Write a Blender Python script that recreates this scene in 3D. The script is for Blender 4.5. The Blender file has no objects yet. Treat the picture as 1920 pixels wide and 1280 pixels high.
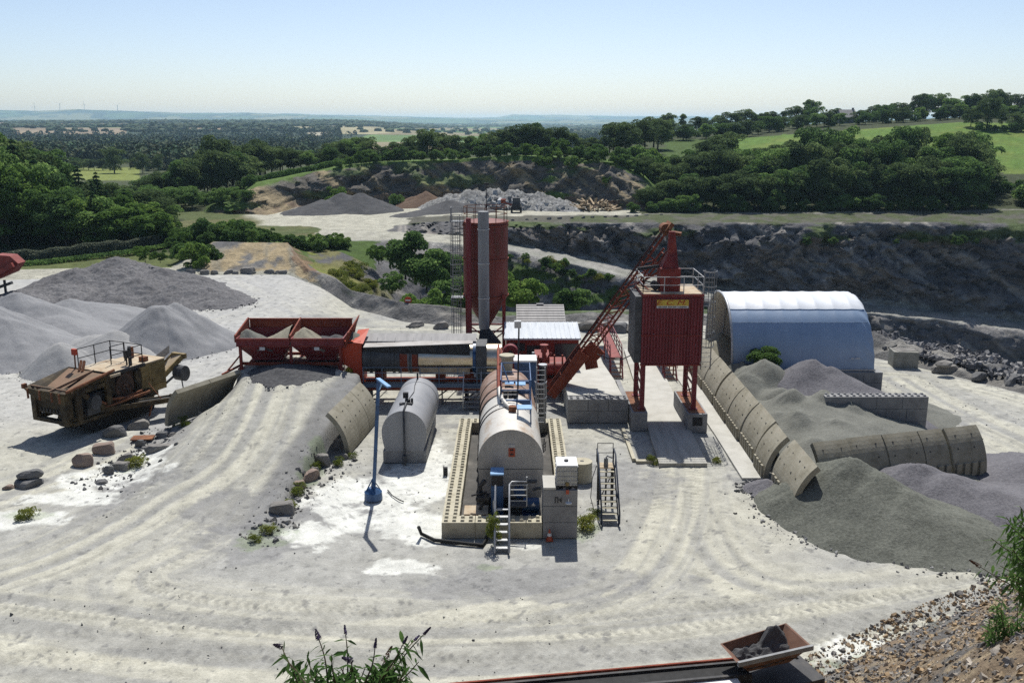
import bpy, math, random
import numpy as np
from mathutils import Vector, Matrix
from mathutils import noise as mnoise
random.seed(7)
R = math.radians
sc = bpy.context.scene
col = sc.collection
# ---------------------------------------------------------------- camera model
HC = 19.0; FP = 1750.0; TH = R(13.3)
CT, ST = math.cos(TH), math.sin(TH)
def ray(px, py):
    a = (px - 960) / FP; b = (py - 640) / FP
    return Vector((a, CT - b * ST, -ST - b * CT))
def G(px, py, z=0.0):
    d = ray(px, py); t = (z - HC) / d.z
    return Vector((d.x * t, d.y * t, z))
def V(px, py, Y):
    d = ray(px, py); t = Y / d.y
    return Vector((d.x * t, Y, HC + d.z * t))
def XY(px, Y, z=0.0):
    return (px - 960) / FP * (Y * CT + (HC - z) * ST)
# ---------------------------------------------------------------- noise (numpy)
def _h(ix, iy, s):
    n = (ix.astype(np.int64) * 374761393 + iy.astype(np.int64) * 668265263 + s * 974634777) & 0x7fffffff
    n = ((n ^ (n >> 13)) * 1274126177) & 0x7fffffff
    return ((n ^ (n >> 16)) & 0xffff) / 65535.0
def vn(x, y, s=0):
    ix = np.floor(x); iy = np.floor(y); fx = x - ix; fy = y - iy
    fx = fx * fx * (3 - 2 * fx); fy = fy * fy * (3 - 2 * fy)
    a = _h(ix, iy, s); b = _h(ix + 1, iy, s); c = _h(ix, iy + 1, s); d = _h(ix + 1, iy + 1, s)
    return (a * (1 - fx) + b * fx) * (1 - fy) + (c * (1 - fx) + d * fx) * fy
def fbm(x, y, s=0, o=4, g=.5):
    r = 0; a = 1; t = 0
    for i in range(o):
        r = r + a * vn(x, y, s + i * 17); t += a; a *= g; x = x * 2.03 + 5.1; y = y * 2.03 + 1.7
    return r / t
def sst(a, b, x):
    t = np.clip((x - a) / (b - a), 0, 1); return t * t * (3 - 2 * t)
def mixc(a, b, t):
    return a * (1 - t[..., None]) + np.asarray(b) * t[..., None]
# ---------------------------------------------------------------- materials
def nmat(name):
    m = bpy.data.materials.new(name); m.use_nodes = True
    nt = m.node_tree; b = nt.nodes['Principled BSDF']; b.inputs['Specular IOR Level'].default_value = .25
    return m, nt, b
def nd(nt, t, **kw):
    n = nt.nodes.new(t)
    for k, v in kw.items():
        setattr(n, k, v)
    return n
def ramp(nt, cols, pos=None):
    r = nd(nt, 'ShaderNodeValToRGB'); e = r.color_ramp.elements
    n = len(cols)
    pos = pos or [(.3 + .4 * i / max(1, n - 1)) for i in range(n)]
    while len(e) < n: e.new(.5)
    for i, c in enumerate(cols):
        e[i].position = pos[i]; e[i].color = (*c, 1)
    return r
def bumpn(nt, b, src, strength, dist=.05):
    bu = nd(nt, 'ShaderNodeBump'); bu.inputs['Strength'].default_value = strength; bu.inputs['Distance'].default_value = dist
    nt.links.new(src, bu.inputs['Height']); nt.links.new(bu.outputs[0], b.inputs['Normal'])
def mat(name, cols, sc_=1.5, rough=.8, metal=0., bump=.15, bsc=14., pos=None, stretch=(1, 1, 1), det=7, dist=.03, spec=None):
    m, nt, b = nmat(name)
    tc = nd(nt, 'ShaderNodeTexCoord'); mp = nd(nt, 'ShaderNodeMapping')
    mp.inputs['Scale'].default_value = stretch
    nt.links.new(tc.outputs['Object'], mp.inputs[0])
    n = nd(nt, 'ShaderNodeTexNoise'); n.inputs['Scale'].default_value = sc_; n.inputs['Detail'].default_value = det
    n.inputs['Roughness'].default_value = .65
    nt.links.new(mp.outputs[0], n.inputs['Vector'])
    r = ramp(nt, cols, pos)
    nt.links.new(n.outputs['Fac'], r.inputs[0]); nt.links.new(r.outputs[0], b.inputs['Base Color'])
    b.inputs['Roughness'].default_value = rough; b.inputs['Metallic'].default_value = metal
    if spec is not None: b.inputs['Specular IOR Level'].default_value = spec
    if bump:
        n2 = nd(nt, 'ShaderNodeTexNoise'); n2.inputs['Scale'].default_value = bsc; n2.inputs['Detail'].default_value = 5
        nt.links.new(tc.outputs['Object'], n2.inputs['Vector']); bumpn(nt, b, n2.outputs['Fac'], bump, dist)
    return m
def vmat(name, s1=2., s2=18., amp=.35, bump=.4, dist=.08, rough=.95, bs=6.):
    """albedo from the zone map stored on the mesh, broken up by two scales of grit"""
    m, nt, b = nmat(name)
    at = nd(nt, 'ShaderNodeAttribute'); at.attribute_name = 'Col'
    tc = nd(nt, 'ShaderNodeTexCoord')
    outs = []
    for s in (s1, s2):
        n = nd(nt, 'ShaderNodeTexNoise'); n.inputs['Scale'].default_value = s; n.inputs['Detail'].default_value = 6
        n.inputs['Roughness'].default_value = .7
        nt.links.new(tc.outputs['Object'], n.inputs['Vector']); outs.append(n.outputs['Fac'])
    ad = nd(nt, 'ShaderNodeMath', operation='ADD'); nt.links.new(outs[0], ad.inputs[0]); nt.links.new(outs[1], ad.inputs[1])
    mr = nd(nt, 'ShaderNodeMapRange'); mr.inputs[1].default_value = .7; mr.inputs[2].default_value = 1.3
    mr.inputs[3].default_value = 1 - amp; mr.inputs[4].default_value = 1 + amp
    nt.links.new(ad.outputs[0], mr.inputs[0])
    mx = nd(nt, 'ShaderNodeVectorMath', operation='SCALE'); nt.links.new(at.outputs['Color'], mx.inputs[0]); nt.links.new(mr.outputs[0], mx.inputs['Scale'])
    nt.links.new(mx.outputs[0], b.inputs['Base Color']); b.inputs['Roughness'].default_value = rough
    b.inputs['Specular IOR Level'].default_value = .1
    n3 = nd(nt, 'ShaderNodeTexNoise'); n3.inputs['Scale'].default_value = bs; n3.inputs['Detail'].default_value = 8; n3.inputs['Roughness'].default_value = .7
    nt.links.new(tc.outputs['Object'], n3.inputs['Vector']); bumpn(nt, b, n3.outputs['Fac'], bump, dist)
    return m
def leafmat(name, c1, c2, c3, trans=.5):
    m = bpy.data.materials.new(name); m.use_nodes = True; nt = m.node_tree; nt.nodes.clear()
    out = nd(nt, 'ShaderNodeOutputMaterial'); g = nd(nt, 'ShaderNodeNewGeometry'); oi = nd(nt, 'ShaderNodeObjectInfo')
    tc = nd(nt, 'ShaderNodeTexCoord'); n = nd(nt, 'ShaderNodeTexNoise'); n.inputs['Scale'].default_value = .35; n.inputs['Detail'].default_value = 2
    nt.links.new(tc.outputs['Object'], n.inputs['Vector'])
    a = nd(nt, 'ShaderNodeMath', operation='MULTIPLY_ADD'); a.inputs[1].default_value = .45
    nt.links.new(g.outputs['Random Per Island'], a.inputs[0]); nt.links.new(n.outputs['Fac'], a.inputs[2])
    b = nd(nt, 'ShaderNodeMath', operation='MULTIPLY_ADD'); b.inputs[1].default_value = .5
    nt.links.new(oi.outputs['Random'], b.inputs[0]); nt.links.new(a.outputs[0], b.inputs[2])
    r = ramp(nt, (c1, c2, c3), (.45, .95, 1.0 if False else .999)); r.color_ramp.elements[0].position = .5
    s = nd(nt, 'ShaderNodeMath', operation='MULTIPLY'); s.inputs[1].default_value = .82
    nt.links.new(b.outputs[0], s.inputs[0]); nt.links.new(s.outputs[0], r.inputs[0])
    d = nd(nt, 'ShaderNodeBsdfDiffuse'); t = nd(nt, 'ShaderNodeBsdfTranslucent'); mx = nd(nt, 'ShaderNodeMixShader'); mx.inputs[0].default_value = trans
    nt.links.new(r.outputs[0], d.inputs[0]); nt.links.new(r.outputs[0], t.inputs[0])
    nt.links.new(d.outputs[0], mx.inputs[1]); nt.links.new(t.outputs[0], mx.inputs[2]); nt.links.new(mx.outputs[0], out.inputs[0])
    return m
M = {}
M['red'] = mat('red_painted_sheet', [(.12, .024, .027), (.175, .03, .036), (.225, .055, .058)], .8, .6, bump=.05, stretch=(2, 2, .25))
M['red_dk'] = mat('red_steel_weathered', [(.07, .02, .016), (.2, .03, .025), (.25, .06, .04)], 2.2, .6, pos=[.25, .5, .75])
M['orange'] = mat('orange_red_paint', [(.36, .045, .02), (.45, .06, .025), (.3, .06, .035)], 1.5, .6)
M['rust'] = mat('rusty_steel', [(.07, .03, .018), (.17, .07, .035), (.3, .14, .07)], 3, .85, pos=[.25, .5, .75])
M['rust_red'] = mat('rust_red_steel', [(.1, .025, .016), (.2, .045, .025), (.27, .09, .05)], 2.5, .8, pos=[.25, .5, .75])
M['blue'] = mat('blue_paint', [(.012, .045, .11), (.02, .075, .19), (.035, .1, .23)], 3, .45, spec=.5)
M['blue_lt'] = mat('pale_blue_sheet', [(.16, .3, .5), (.2, .36, .58), (.26, .42, .62)], 3, .5)
M['dark'] = mat('black_steel', [(.012, .012, .014), (.03, .03, .033), (.06, .055, .05)], 3, .6)
M['grey_dk'] = mat('dark_grey_steel', [(.04, .042, .045), (.07, .073, .078), (.11, .11, .11)], 2, .55)
M['grey'] = mat('grey_steel', [(.13, .135, .14), (.2, .205, .21), (.26, .26, .255)], 2, .5)
M['tank_grey'] = mat('grey_painted_tank', [(.2, .205, .215), (.26, .265, .275), (.3, .3, .305)], .8, .5, bump=.02, stretch=(1, 1, .4))
M['galv'] = mat('galvanised_steel', [(.28, .29, .3), (.38, .39, .4), (.46, .46, .46)], 4, .45, metal=.3)
M['steel'] = mat('stainless_cladding', [(.5, .43, .31), (.62, .54, .41), (.68, .62, .52)], 1.2, .32, metal=1., bump=.08, bsc=3, stretch=(1, 3, 3))
M['alu'] = mat('weathered_cladding_sheet', [(.26, .15, .09), (.42, .34, .26), (.53, .5, .45), (.6, .58, .53)], .8, .5, metal=.15, pos=[.24, .36, .46, .7], stretch=(1, .5, 1))
M['alu_rust'] = mat('rust_stained_cladding', [(.2, .11, .07), (.3, .2, .15), (.36, .29, .25)], 1.1, .6, metal=.1, pos=[.3, .5, .7])
M['alu_end'] = mat('stained_cladding_end', [(.07, .072, .075), (.26, .255, .245), (.38, .372, .355), (.45, .44, .42)], .55, .5, metal=.3, pos=[.3, .4, .55, .75], stretch=(1, 1, .5))
M['conc'] = mat('weathered_concrete', [(.16, .155, .135), (.24, .235, .21), (.31, .3, .27)], 1.3, .92, bump=.3, bsc=9, det=9)
M['conc_lt'] = mat('pale_concrete', [(.32, .31, .275), (.42, .41, .37), (.48, .47, .43)], .7, .92, bump=.2, bsc=9, det=9, pos=[.25, .5, .7])
M['conc_stud'] = mat('cream_concrete_blocks', [(.24, .22, .17), (.4, .37, .28), (.46, .43, .34)], 1.6, .92, bump=.2, pos=[.25, .45, .7])
M['conc_grey'] = mat('grey_concrete_blocks', [(.15, .15, .15), (.24, .24, .24), (.3, .3, .29)], 1.1, .92, bump=.25, pos=[.25, .5, .75])
M['conc_seg'] = mat('mossy_concrete_segment', [(.11, .1, .07), (.25, .23, .175), (.31, .29, .23), (.25, .2, .15)], 1.1, .92, bump=.35, bsc=7, pos=[.22, .42, .6, .75], det=10)
M['white'] = mat('white_plastic', [(.62, .63, .62), (.72, .73, .72)], 3, .5, bump=.02)
M['ibc'] = mat('translucent_container_plastic', [(.34, .34, .3), (.44, .44, .4), (.5, .5, .46)], 2, .4, bump=.02)
M['yellow'] = mat('faded_yellow_paint', [(.07, .045, .02), (.22, .16, .065), (.32, .25, .12)], 2, .65, pos=[.25, .5, .75])
M['yellow_dirty'] = mat('oily_yellow_paint', [(.016, .012, .009), (.055, .04, .021), (.16, .12, .06)], 1.6, .75, pos=[.32, .54, .76])
M['sand_top'] = mat('dusty_top_plate', [(.26, .16, .1), (.4, .32, .22), (.47, .42, .33)], 1.2, .9, pos=[.3, .45, .7])
M['rubber'] = mat('black_rubber', [(.012, .012, .012), (.03, .03, .03)], 4, .8)
M['roof_grey'] = mat('weathered_roof_sheet', [(.13, .125, .125), (.2, .195, .195), (.26, .25, .245)], .9, .6, stretch=(3, .3, 1))
M['roof_pale'] = mat('pale_roof_sheet', [(.36, .39, .42), (.46, .49, .52), (.52, .54, .56)], 1.2, .45, stretch=(3, .3, 1))
M['cover'] = mat('pale_cover_sheet', [(.24, .21, .18), (.36, .34, .32), (.42, .4, .38)], 1, .6)
M['glass'] = mat('dark_window', [(.03, .035, .04), (.05, .055, .06)], 1, .12, bump=0)
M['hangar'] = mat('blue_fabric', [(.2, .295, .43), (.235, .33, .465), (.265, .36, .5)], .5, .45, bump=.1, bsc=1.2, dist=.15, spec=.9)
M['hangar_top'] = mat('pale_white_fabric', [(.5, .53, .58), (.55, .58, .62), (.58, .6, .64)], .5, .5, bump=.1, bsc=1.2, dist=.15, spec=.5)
M['hangar_in'] = mat('fabric_inner', [(.5, .48, .42), (.6, .58, .5)], .5, .7, bump=.05)
M['sign_y'] = mat('yellow_sign', [(.5, .34, .05), (.56, .4, .07)], 3, .6, bump=0)
M['sign_w'] = mat('white_sign', [(.5, .5, .5), (.58, .58, .58)], 3, .6, bump=0)
M['sign_r'] = mat('red_lettering', [(.3, .02, .02), (.36, .03, .025)], 3, .6, bump=0)
M['placard'] = mat('orange_placard', [(.36, .07, .035), (.45, .1, .05)], 3, .6, bump=0)
M['rock'] = mat('grey_rock', [(.085, .08, .075), (.2, .19, .175), (.3, .285, .26)], 1.1, .95, bump=.8, bsc=3.5, dist=.15, pos=[.25, .5, .75], det=10)
M['rock_dk'] = mat('dark_slate_rock', [(.07, .07, .072), (.13, .13, .13), (.21, .205, .2)], 1.1, .95, bump=.8, bsc=3.5, dist=.15, pos=[.25, .5, .75], det=10)
M['rock_brown'] = mat('brown_rock', [(.12, .09, .075), (.26, .2, .165), (.34, .28, .23)], 1.1, .95, bump=.8, bsc=3.5, dist=.15, pos=[.25, .5, .75], det=10)
M['trunk'] = mat('bark', [(.035, .027, .02), (.08, .065, .05)], 3, .95)
M['log'] = mat('cut_timber', [(.2, .14, .085), (.36, .28, .18), (.45, .37, .26)], 2, .9)
M['leaf_a'] = leafmat('broadleaf_green', (.062, .11, .04), (.14, .235, .066), (.22, .32, .1))
M['leaf_b'] = leafmat('dark_broadleaf', (.056, .085, .038), (.125, .18, .068), (.185, .25, .095))
M['leaf_c'] = leafmat('bright_leaf', (.07, .125, .034), (.15, .25, .058), (.22, .31, .08))
M['leaf_k'] = leafmat('conifer_green', (.042, .085, .042), (.095, .17, .07), (.15, .24, .095))
M['leaf_h'] = leafmat('silvery_hedge', (.13, .15, .105), (.2, .22, .16), (.27, .285, .21))
M['leaf_y'] = leafmat('yellow_weed', (.1, .13, .03), (.17, .2, .045), (.26, .26, .06))
M['bud'] = leafmat('buddleia_leaf', (.05, .1, .03), (.1, .175, .05), (.17, .25, .09), .4)
M['bud_stem'] = mat('brown_green_stem', [(.06, .05, .03), (.1, .085, .05)], 6, .9)
M['flower'] = leafmat('lilac_flower', (.04, .03, .05), (.09, .07, .13), (.17, .14, .24), .15)
M['flower_dry'] = leafmat('dried_flower', (.06, .03, .02), (.12, .05, .03), (.2, .09, .05), .1)
# ---------------------------------------------------------------- object helpers
def tag(o, label=None, cat=None, group=None, kind=None):
    if label: o['label'] = label
    if cat: o['category'] = cat
    if group: o['group'] = group
    if kind or label: o['kind'] = kind or 'thing'
    return o
def empty(name, loc, label, cat, group=None):
    o = bpy.data.objects.new(name, None); col.objects.link(o); o.location = loc; o.empty_display_size = .3
    return tag(o, label, cat, group)
def link_mesh(name, me, m, parent=None):
    if m and not me.materials: me.materials.append(m)
    o = bpy.data.objects.new(name, me); col.objects.link(o)
    if parent: o.parent = parent
    return o
class MB:
    def __init__(s, xf=None):
        s.v = []; s.f = []; s.s = []; s.xf = xf; s.el = []
    def add(s, vs, fs, smooth=False):
        n = len(s.v)
        for p in vs:
            p = Vector(p)
            s.v.append(s.xf @ p if s.xf else p)
        for f in fs:
            s.f.append([n + i for i in f]); s.s.append(smooth)
        s.el.append((n, len(s.v), len(s.f) - len(fs), len(s.f)))
        return s
    def box(s, c, d, rz=0., m=None):
        c = Vector(c); hx, hy, hz = d[0] / 2, d[1] / 2, d[2] / 2
        mm = m or Matrix.Rotation(rz, 3, 'Z')
        vs = [c + mm @ Vector((x * hx, y * hy, z * hz)) for z in (-1, 1) for y in (-1, 1) for x in (-1, 1)]
        return s.add(vs, [(0, 2, 3, 1), (4, 5, 7, 6), (0, 1, 5, 4), (1, 3, 7, 5), (3, 2, 6, 7), (2, 0, 4, 6)])
    def bar(s, p, q, w, h=None, up=(0, 0, 1)):
        p = Vector(p); q = Vector(q); h = h or w; d = q - p; L = d.length
        if L < 1e-6: return s
        z = d / L; u = Vector(up)
        if abs(z.dot(u)) > .98: u = Vector((0, 1, 0))
        x = u.cross(z).normalized(); y = z.cross(x)
        mm = Matrix((x, y, z)).transposed()
        return s.box((p + q) / 2, (w, h, L), m=mm)
    def tube(s, pts, r, n=8, cap=True):
        pts = [Vector(p) for p in pts]; k = len(pts)
        rs = r if isinstance(r, (list, tuple)) else [r] * k
        rings = []
        u = None
        for i, p in enumerate(pts):
            d = (pts[min(i + 1, k - 1)] - pts[max(i - 1, 0)]).normalized()
            if u is None:
                u = Vector((0, 0, 1)) if abs(d.z) < .9 else Vector((1, 0, 0))
            x = (u - d * u.dot(d)).normalized(); u = x; y = d.cross(x)
            rings.append([p + (x * math.cos(2 * math.pi * j / n) + y * math.sin(2 * math.pi * j / n)) * rs[i] for j in range(n)])
        vs = [p for rg in rings for p in rg]
        fs = [(i * n + j, i * n + (j + 1) % n, (i + 1) * n + (j + 1) % n, (i + 1) * n + j) for i in range(k - 1) for j in range(n)]
        s.add(vs, fs, n > 5)
        if cap:
            s.add(rings[0], [list(range(n))[::-1]]); s.add(rings[-1], [list(range(n))])
        return s
    def loft(s, rings, closed=True, cap=(True, True), smooth=False):
        n = len(rings[0]); k = len(rings)
        vs = [p for rg in rings for p in rg]
        m = n if closed else n - 1
        s.add(vs, [(i * n + j, i * n + (j + 1) % n, (i + 1) * n + (j + 1) % n, (i + 1) * n + j) for i in range(k - 1) for j in range(m)], smooth)
        if cap[0]: s.add(rings[0], [list(range(n))[::-1]])
        if cap[1]: s.add(rings[-1], [list(range(n))])
        return s
    def prism(s, poly, vec, smooth=False):
        vec = Vector(vec); a = [Vector(p) for p in poly]; b = [p + vec for p in a]
        return s.loft([a, b], True, (True, True), smooth)
    def rail(s, pts, h, posts=True, w=.05, mids=1, closed=False):
        """guard rail along pts: posts, top rail, mid rails"""
        pts = [Vector(p) for p in pts]
        if closed: pts = pts + [pts[0]]
        for p in (pts if posts else []):
            s.bar(p, p + Vector((0, 0, h)), w)
        for a, b in zip(pts, pts[1:]):
            for k in range(1, mids + 2):
                z = Vector((0, 0, h * k / (mids + 1) - (w / 2 if k == mids + 1 else 0)))
                s.bar(a + z, b + z, w * .85)
        return s
    def clusters(s):
        """groups of the added pieces that touch or lie close together"""
        n = len(s.el)
        if n < 2: return [list(range(n))]
        lo = np.array([[min(s.v[i][k] for i in range(a, b)) for k in range(3)] for a, b, c, d in s.el]); hi = np.array([[max(s.v[i][k] for i in range(a, b)) for k in range(3)] for a, b, c, d in s.el])
        size = (hi - lo).max(1); gap = np.sqrt((np.maximum(0, np.maximum(lo[:, None] - hi[None], lo[None] - hi[:, None])) ** 2).sum(2))
        near = gap <= np.maximum(.02, .5 * np.maximum(size[:, None], size[None]))
        lab = np.arange(n); ch = True
        while ch:
            new = np.array([lab[near[i]].min() for i in range(n)]); new = new[new]; ch = (new != lab).any(); lab = np.minimum(lab, new)
        return [np.where(lab == k)[0].tolist() for k in np.unique(lab)]
    def build(s, name, m, parent=None, origin=None):
        off = Vector(origin) if origin is not None else Vector((0, 0, 0))
        p = parent
        while p: off = off + p.location; p = p.parent
        split = parent is not None and not any(w in name for w in ('lettering', 'rib', 'lattice', 'seam'))
        first = None
        for cl in (s.clusters() if split else [None]):
            if cl is None: vs, fs, sm = s.v, s.f, s.s
            else:
                vs = []; fs = []; sm = []
                for e in cl:
                    a, b, c, d = s.el[e]; k = len(vs) - a
                    vs += s.v[a:b]; fs += [[i + k for i in f] for f in s.f[c:d]]; sm += s.s[c:d]
            me = bpy.data.meshes.new(name)
            me.from_pydata([tuple(v - off) for v in vs], [], fs)
            me.polygons.foreach_set('use_smooth', sm)
            me.update()
            o = link_mesh(name, me, m, parent)
            if origin is not None: o.location = origin
            first = first or o
        return first
def grid_mesh(name, P, cols=None, m=None, smooth=True, wrap=False):
    """P: (rows, cols, 3) array -> mesh object, with optional zone colours"""
    r, c = P.shape[:2]
    idx = np.arange(r * c).reshape(r, c)
    if wrap: idx = np.concatenate([idx, idx[:, :1]], 1)
    a = idx[:-1, :-1].ravel(); b = idx[:-1, 1:].ravel(); cc = idx[1:, 1:].ravel(); d = idx[1:, :-1].ravel()
    F = np.stack([a, b, cc, d], 1)
    return raw_mesh(name, P.reshape(-1, 3), F, m, smooth, cols.reshape(-1, 3) if cols is not None else None)
def raw_mesh(name, Vv, F, m, smooth=False, cols=None, link=True):
    me = bpy.data.meshes.new(name)
    nv, nf, k = len(Vv), len(F), F.shape[1]
    me.vertices.add(nv); me.vertices.foreach_set('co', np.ascontiguousarray(Vv, dtype=np.float32).ravel())
    me.loops.add(nf * k); me.loops.foreach_set('vertex_index', np.ascontiguousarray(F, dtype=np.int32).ravel())
    me.polygons.add(nf); me.polygons.foreach_set('loop_start', np.arange(0, nf * k, k, dtype=np.int32))
    me.polygons.foreach_set('use_smooth', np.full(nf, smooth))
    if cols is not None:
        at = me.color_attributes.new('Col', 'FLOAT_COLOR', 'POINT')
        at.data.foreach_set('color', np.concatenate([np.clip(cols, 0, 1), np.ones((nv, 1))], 1).astype(np.float32).ravel())
    me.update(calc_edges=True); me.validate()
    if m: me.materials.append(m)
    if not link: return me
    return link_mesh(name, me, None)
def copy_tree(o, parent=None, **kw):
    c = o.copy(); col.objects.link(c)
    if parent: c.parent = parent
    for ch in list(o.children): copy_tree(ch, c)
    return c
# ================================================================= TERRAIN
CREAM = np.array((.412, .4, .33)); GREYG = np.array((.322, .32, .297)); DARKG = np.array((.15, .15, .15)); LIME = np.array((.62, .625, .58))
GRASS = np.array((.075, .12, .03)); DRYG = np.array((.2, .19, .07)); ROCK = np.array((.13, .128, .13)); ROCKL = np.array((.3, .28, .25)); OCHRE = np.array((.36, .29, .18))
FLOOR = np.array((.05, .06, .03)); BROWN = np.array((.2, .13, .085))
PX = np.arange(-360, 2284, 4.0)
def ln(*p):
    p = np.array(p, float)
    return np.interp(PX, p[:, 0], p[:, 1]), np.interp(PX, p[:, 0], p[:, 2])
A = ln((-500, 110, 0), (0, 113, 0), (360, 117, 0), (540, 117, 0), (600, 108, 0), (660, 95.5, 0), (760, 88.5, 0), (860, 86.5, 0), (1000, 88, 0), (1200, 89, 0), (1320, 87, 0), (1500, 86, 0), (1640, 74.5, 0), (1760, 70, 0), (1920, 64, 0), (2420, 52, 0))
def ramp_h(x, y):
    t = np.clip((y - 42.5) / 18.5, 0, 1); up = 2.5 * (t * t * (3 - 2 * t) * .35 + t * .65)
    xl = np.interp(y, [40, 56.8, 61.5, 63, 68], [-21.2, -21.9, -19.4, -19.2, -19.2]); xr = np.interp(y, [40, 44, 50, 52, 58, 60.8, 62, 63], [-12.2, -11.8, -11.3, -10.9, -10.1, -10.2, -11.9, -12])
    wl = np.interp(y, [44, 55, 58, 61, 62], [3.0, 5.0, 4.5, 1.5, .6])
    w = sst(-.1, 1, (x - xl) / wl) * sst(0, 1, (xr - x) / .5 + .7) * (1 - sst(65.8, 67.5, y))
    return up * w
def gz(x, y):
    x = np.asarray(x, float); y = np.asarray(y, float)
    u = (fbm(x * .12, y * .12, 3) - .5) * .35 + (fbm(x * .6, y * .6, 5) - .5) * .08
    keep = 1 - np.exp(-(((x - 1) / 14) ** 4 + ((y - 56) / 16) ** 4))       # flat around the plant
    return ramp_h(x, y) + u * (.35 + .65 * keep) - .04
def gzs(x, y): return float(gz(np.array([x]), np.array([y]))[0])
def path_xy(pts, n=10):
    w = []; out = []
    for p in pts:
        g = G(*p)
        for _ in range(8): g = G(p[0], p[1], float(ramp_h(np.array([g.x]), np.array([g.y]))[0]) * .8 + g.z * .2)
        w.append(g)
    for i in range(len(w) - 1):
        p0 = w[max(i - 1, 0)]; p1 = w[i]; p2 = w[i + 1]; p3 = w[min(i + 2, len(w) - 1)]
        for k in range(n):
            t = k / n
            out.append(.5 * (2 * p1 + (p2 - p0) * t + (2 * p0 - 5 * p1 + 4 * p2 - p3) * t * t + (3 * p1 - p0 - 3 * p2 + p3) * t ** 3))
    out.append(w[-1])
    return np.array([(p.x, p.y) for p in out])
PATHS = [  # (pixels of the centre line of a traffic lane, half width m)
    ([(560, 690), (505, 790), (430, 900), (330, 1010), (215, 1070), (230, 1130), (420, 1165), (700, 1180), (1050, 1190), (1500, 1150), (1900, 1080), (2300, 1000)], 3.2),
    ([(540, 690), (440, 820), (300, 930), (80, 1050), (-250, 1150)], 3.6),
    ([(1280, 850), (1290, 960), (1340, 1060), (1500, 1120), (1850, 1110), (2300, 1050)], 2.2),
    ([(1275, 850), (1255, 980), (1180, 1090), (950, 1150), (600, 1195), (100, 1210), (-300, 1225)], 2.2),
    ([(-300, 1130), (0, 1170), (500, 1225), (1000, 1230), (1500, 1180), (2000, 1080)], 3.0),
    ([(620, 620), (520, 580), (450, 545), (390, 520), (300, 512), (100, 500), (-100, 500)], 4.0),
    ([(440, 690), (300, 790), (160, 870), (0, 930), (-200, 990)], 3.0),
    ([(-200, 720), (60, 680), (230, 640), (400, 590), (480, 560)], 4.0),
    ([(2200, 820), (1920, 740), (1760, 705), (1640, 690), (1400, 660), (1200, 640)], 4.0),
    ([(2200, 960), (1950, 850), (1800, 780), (1680, 710)], 3.6),
    ([(1100, 625), (900, 618), (700, 620), (560, 600)], 3.0)]
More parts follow.
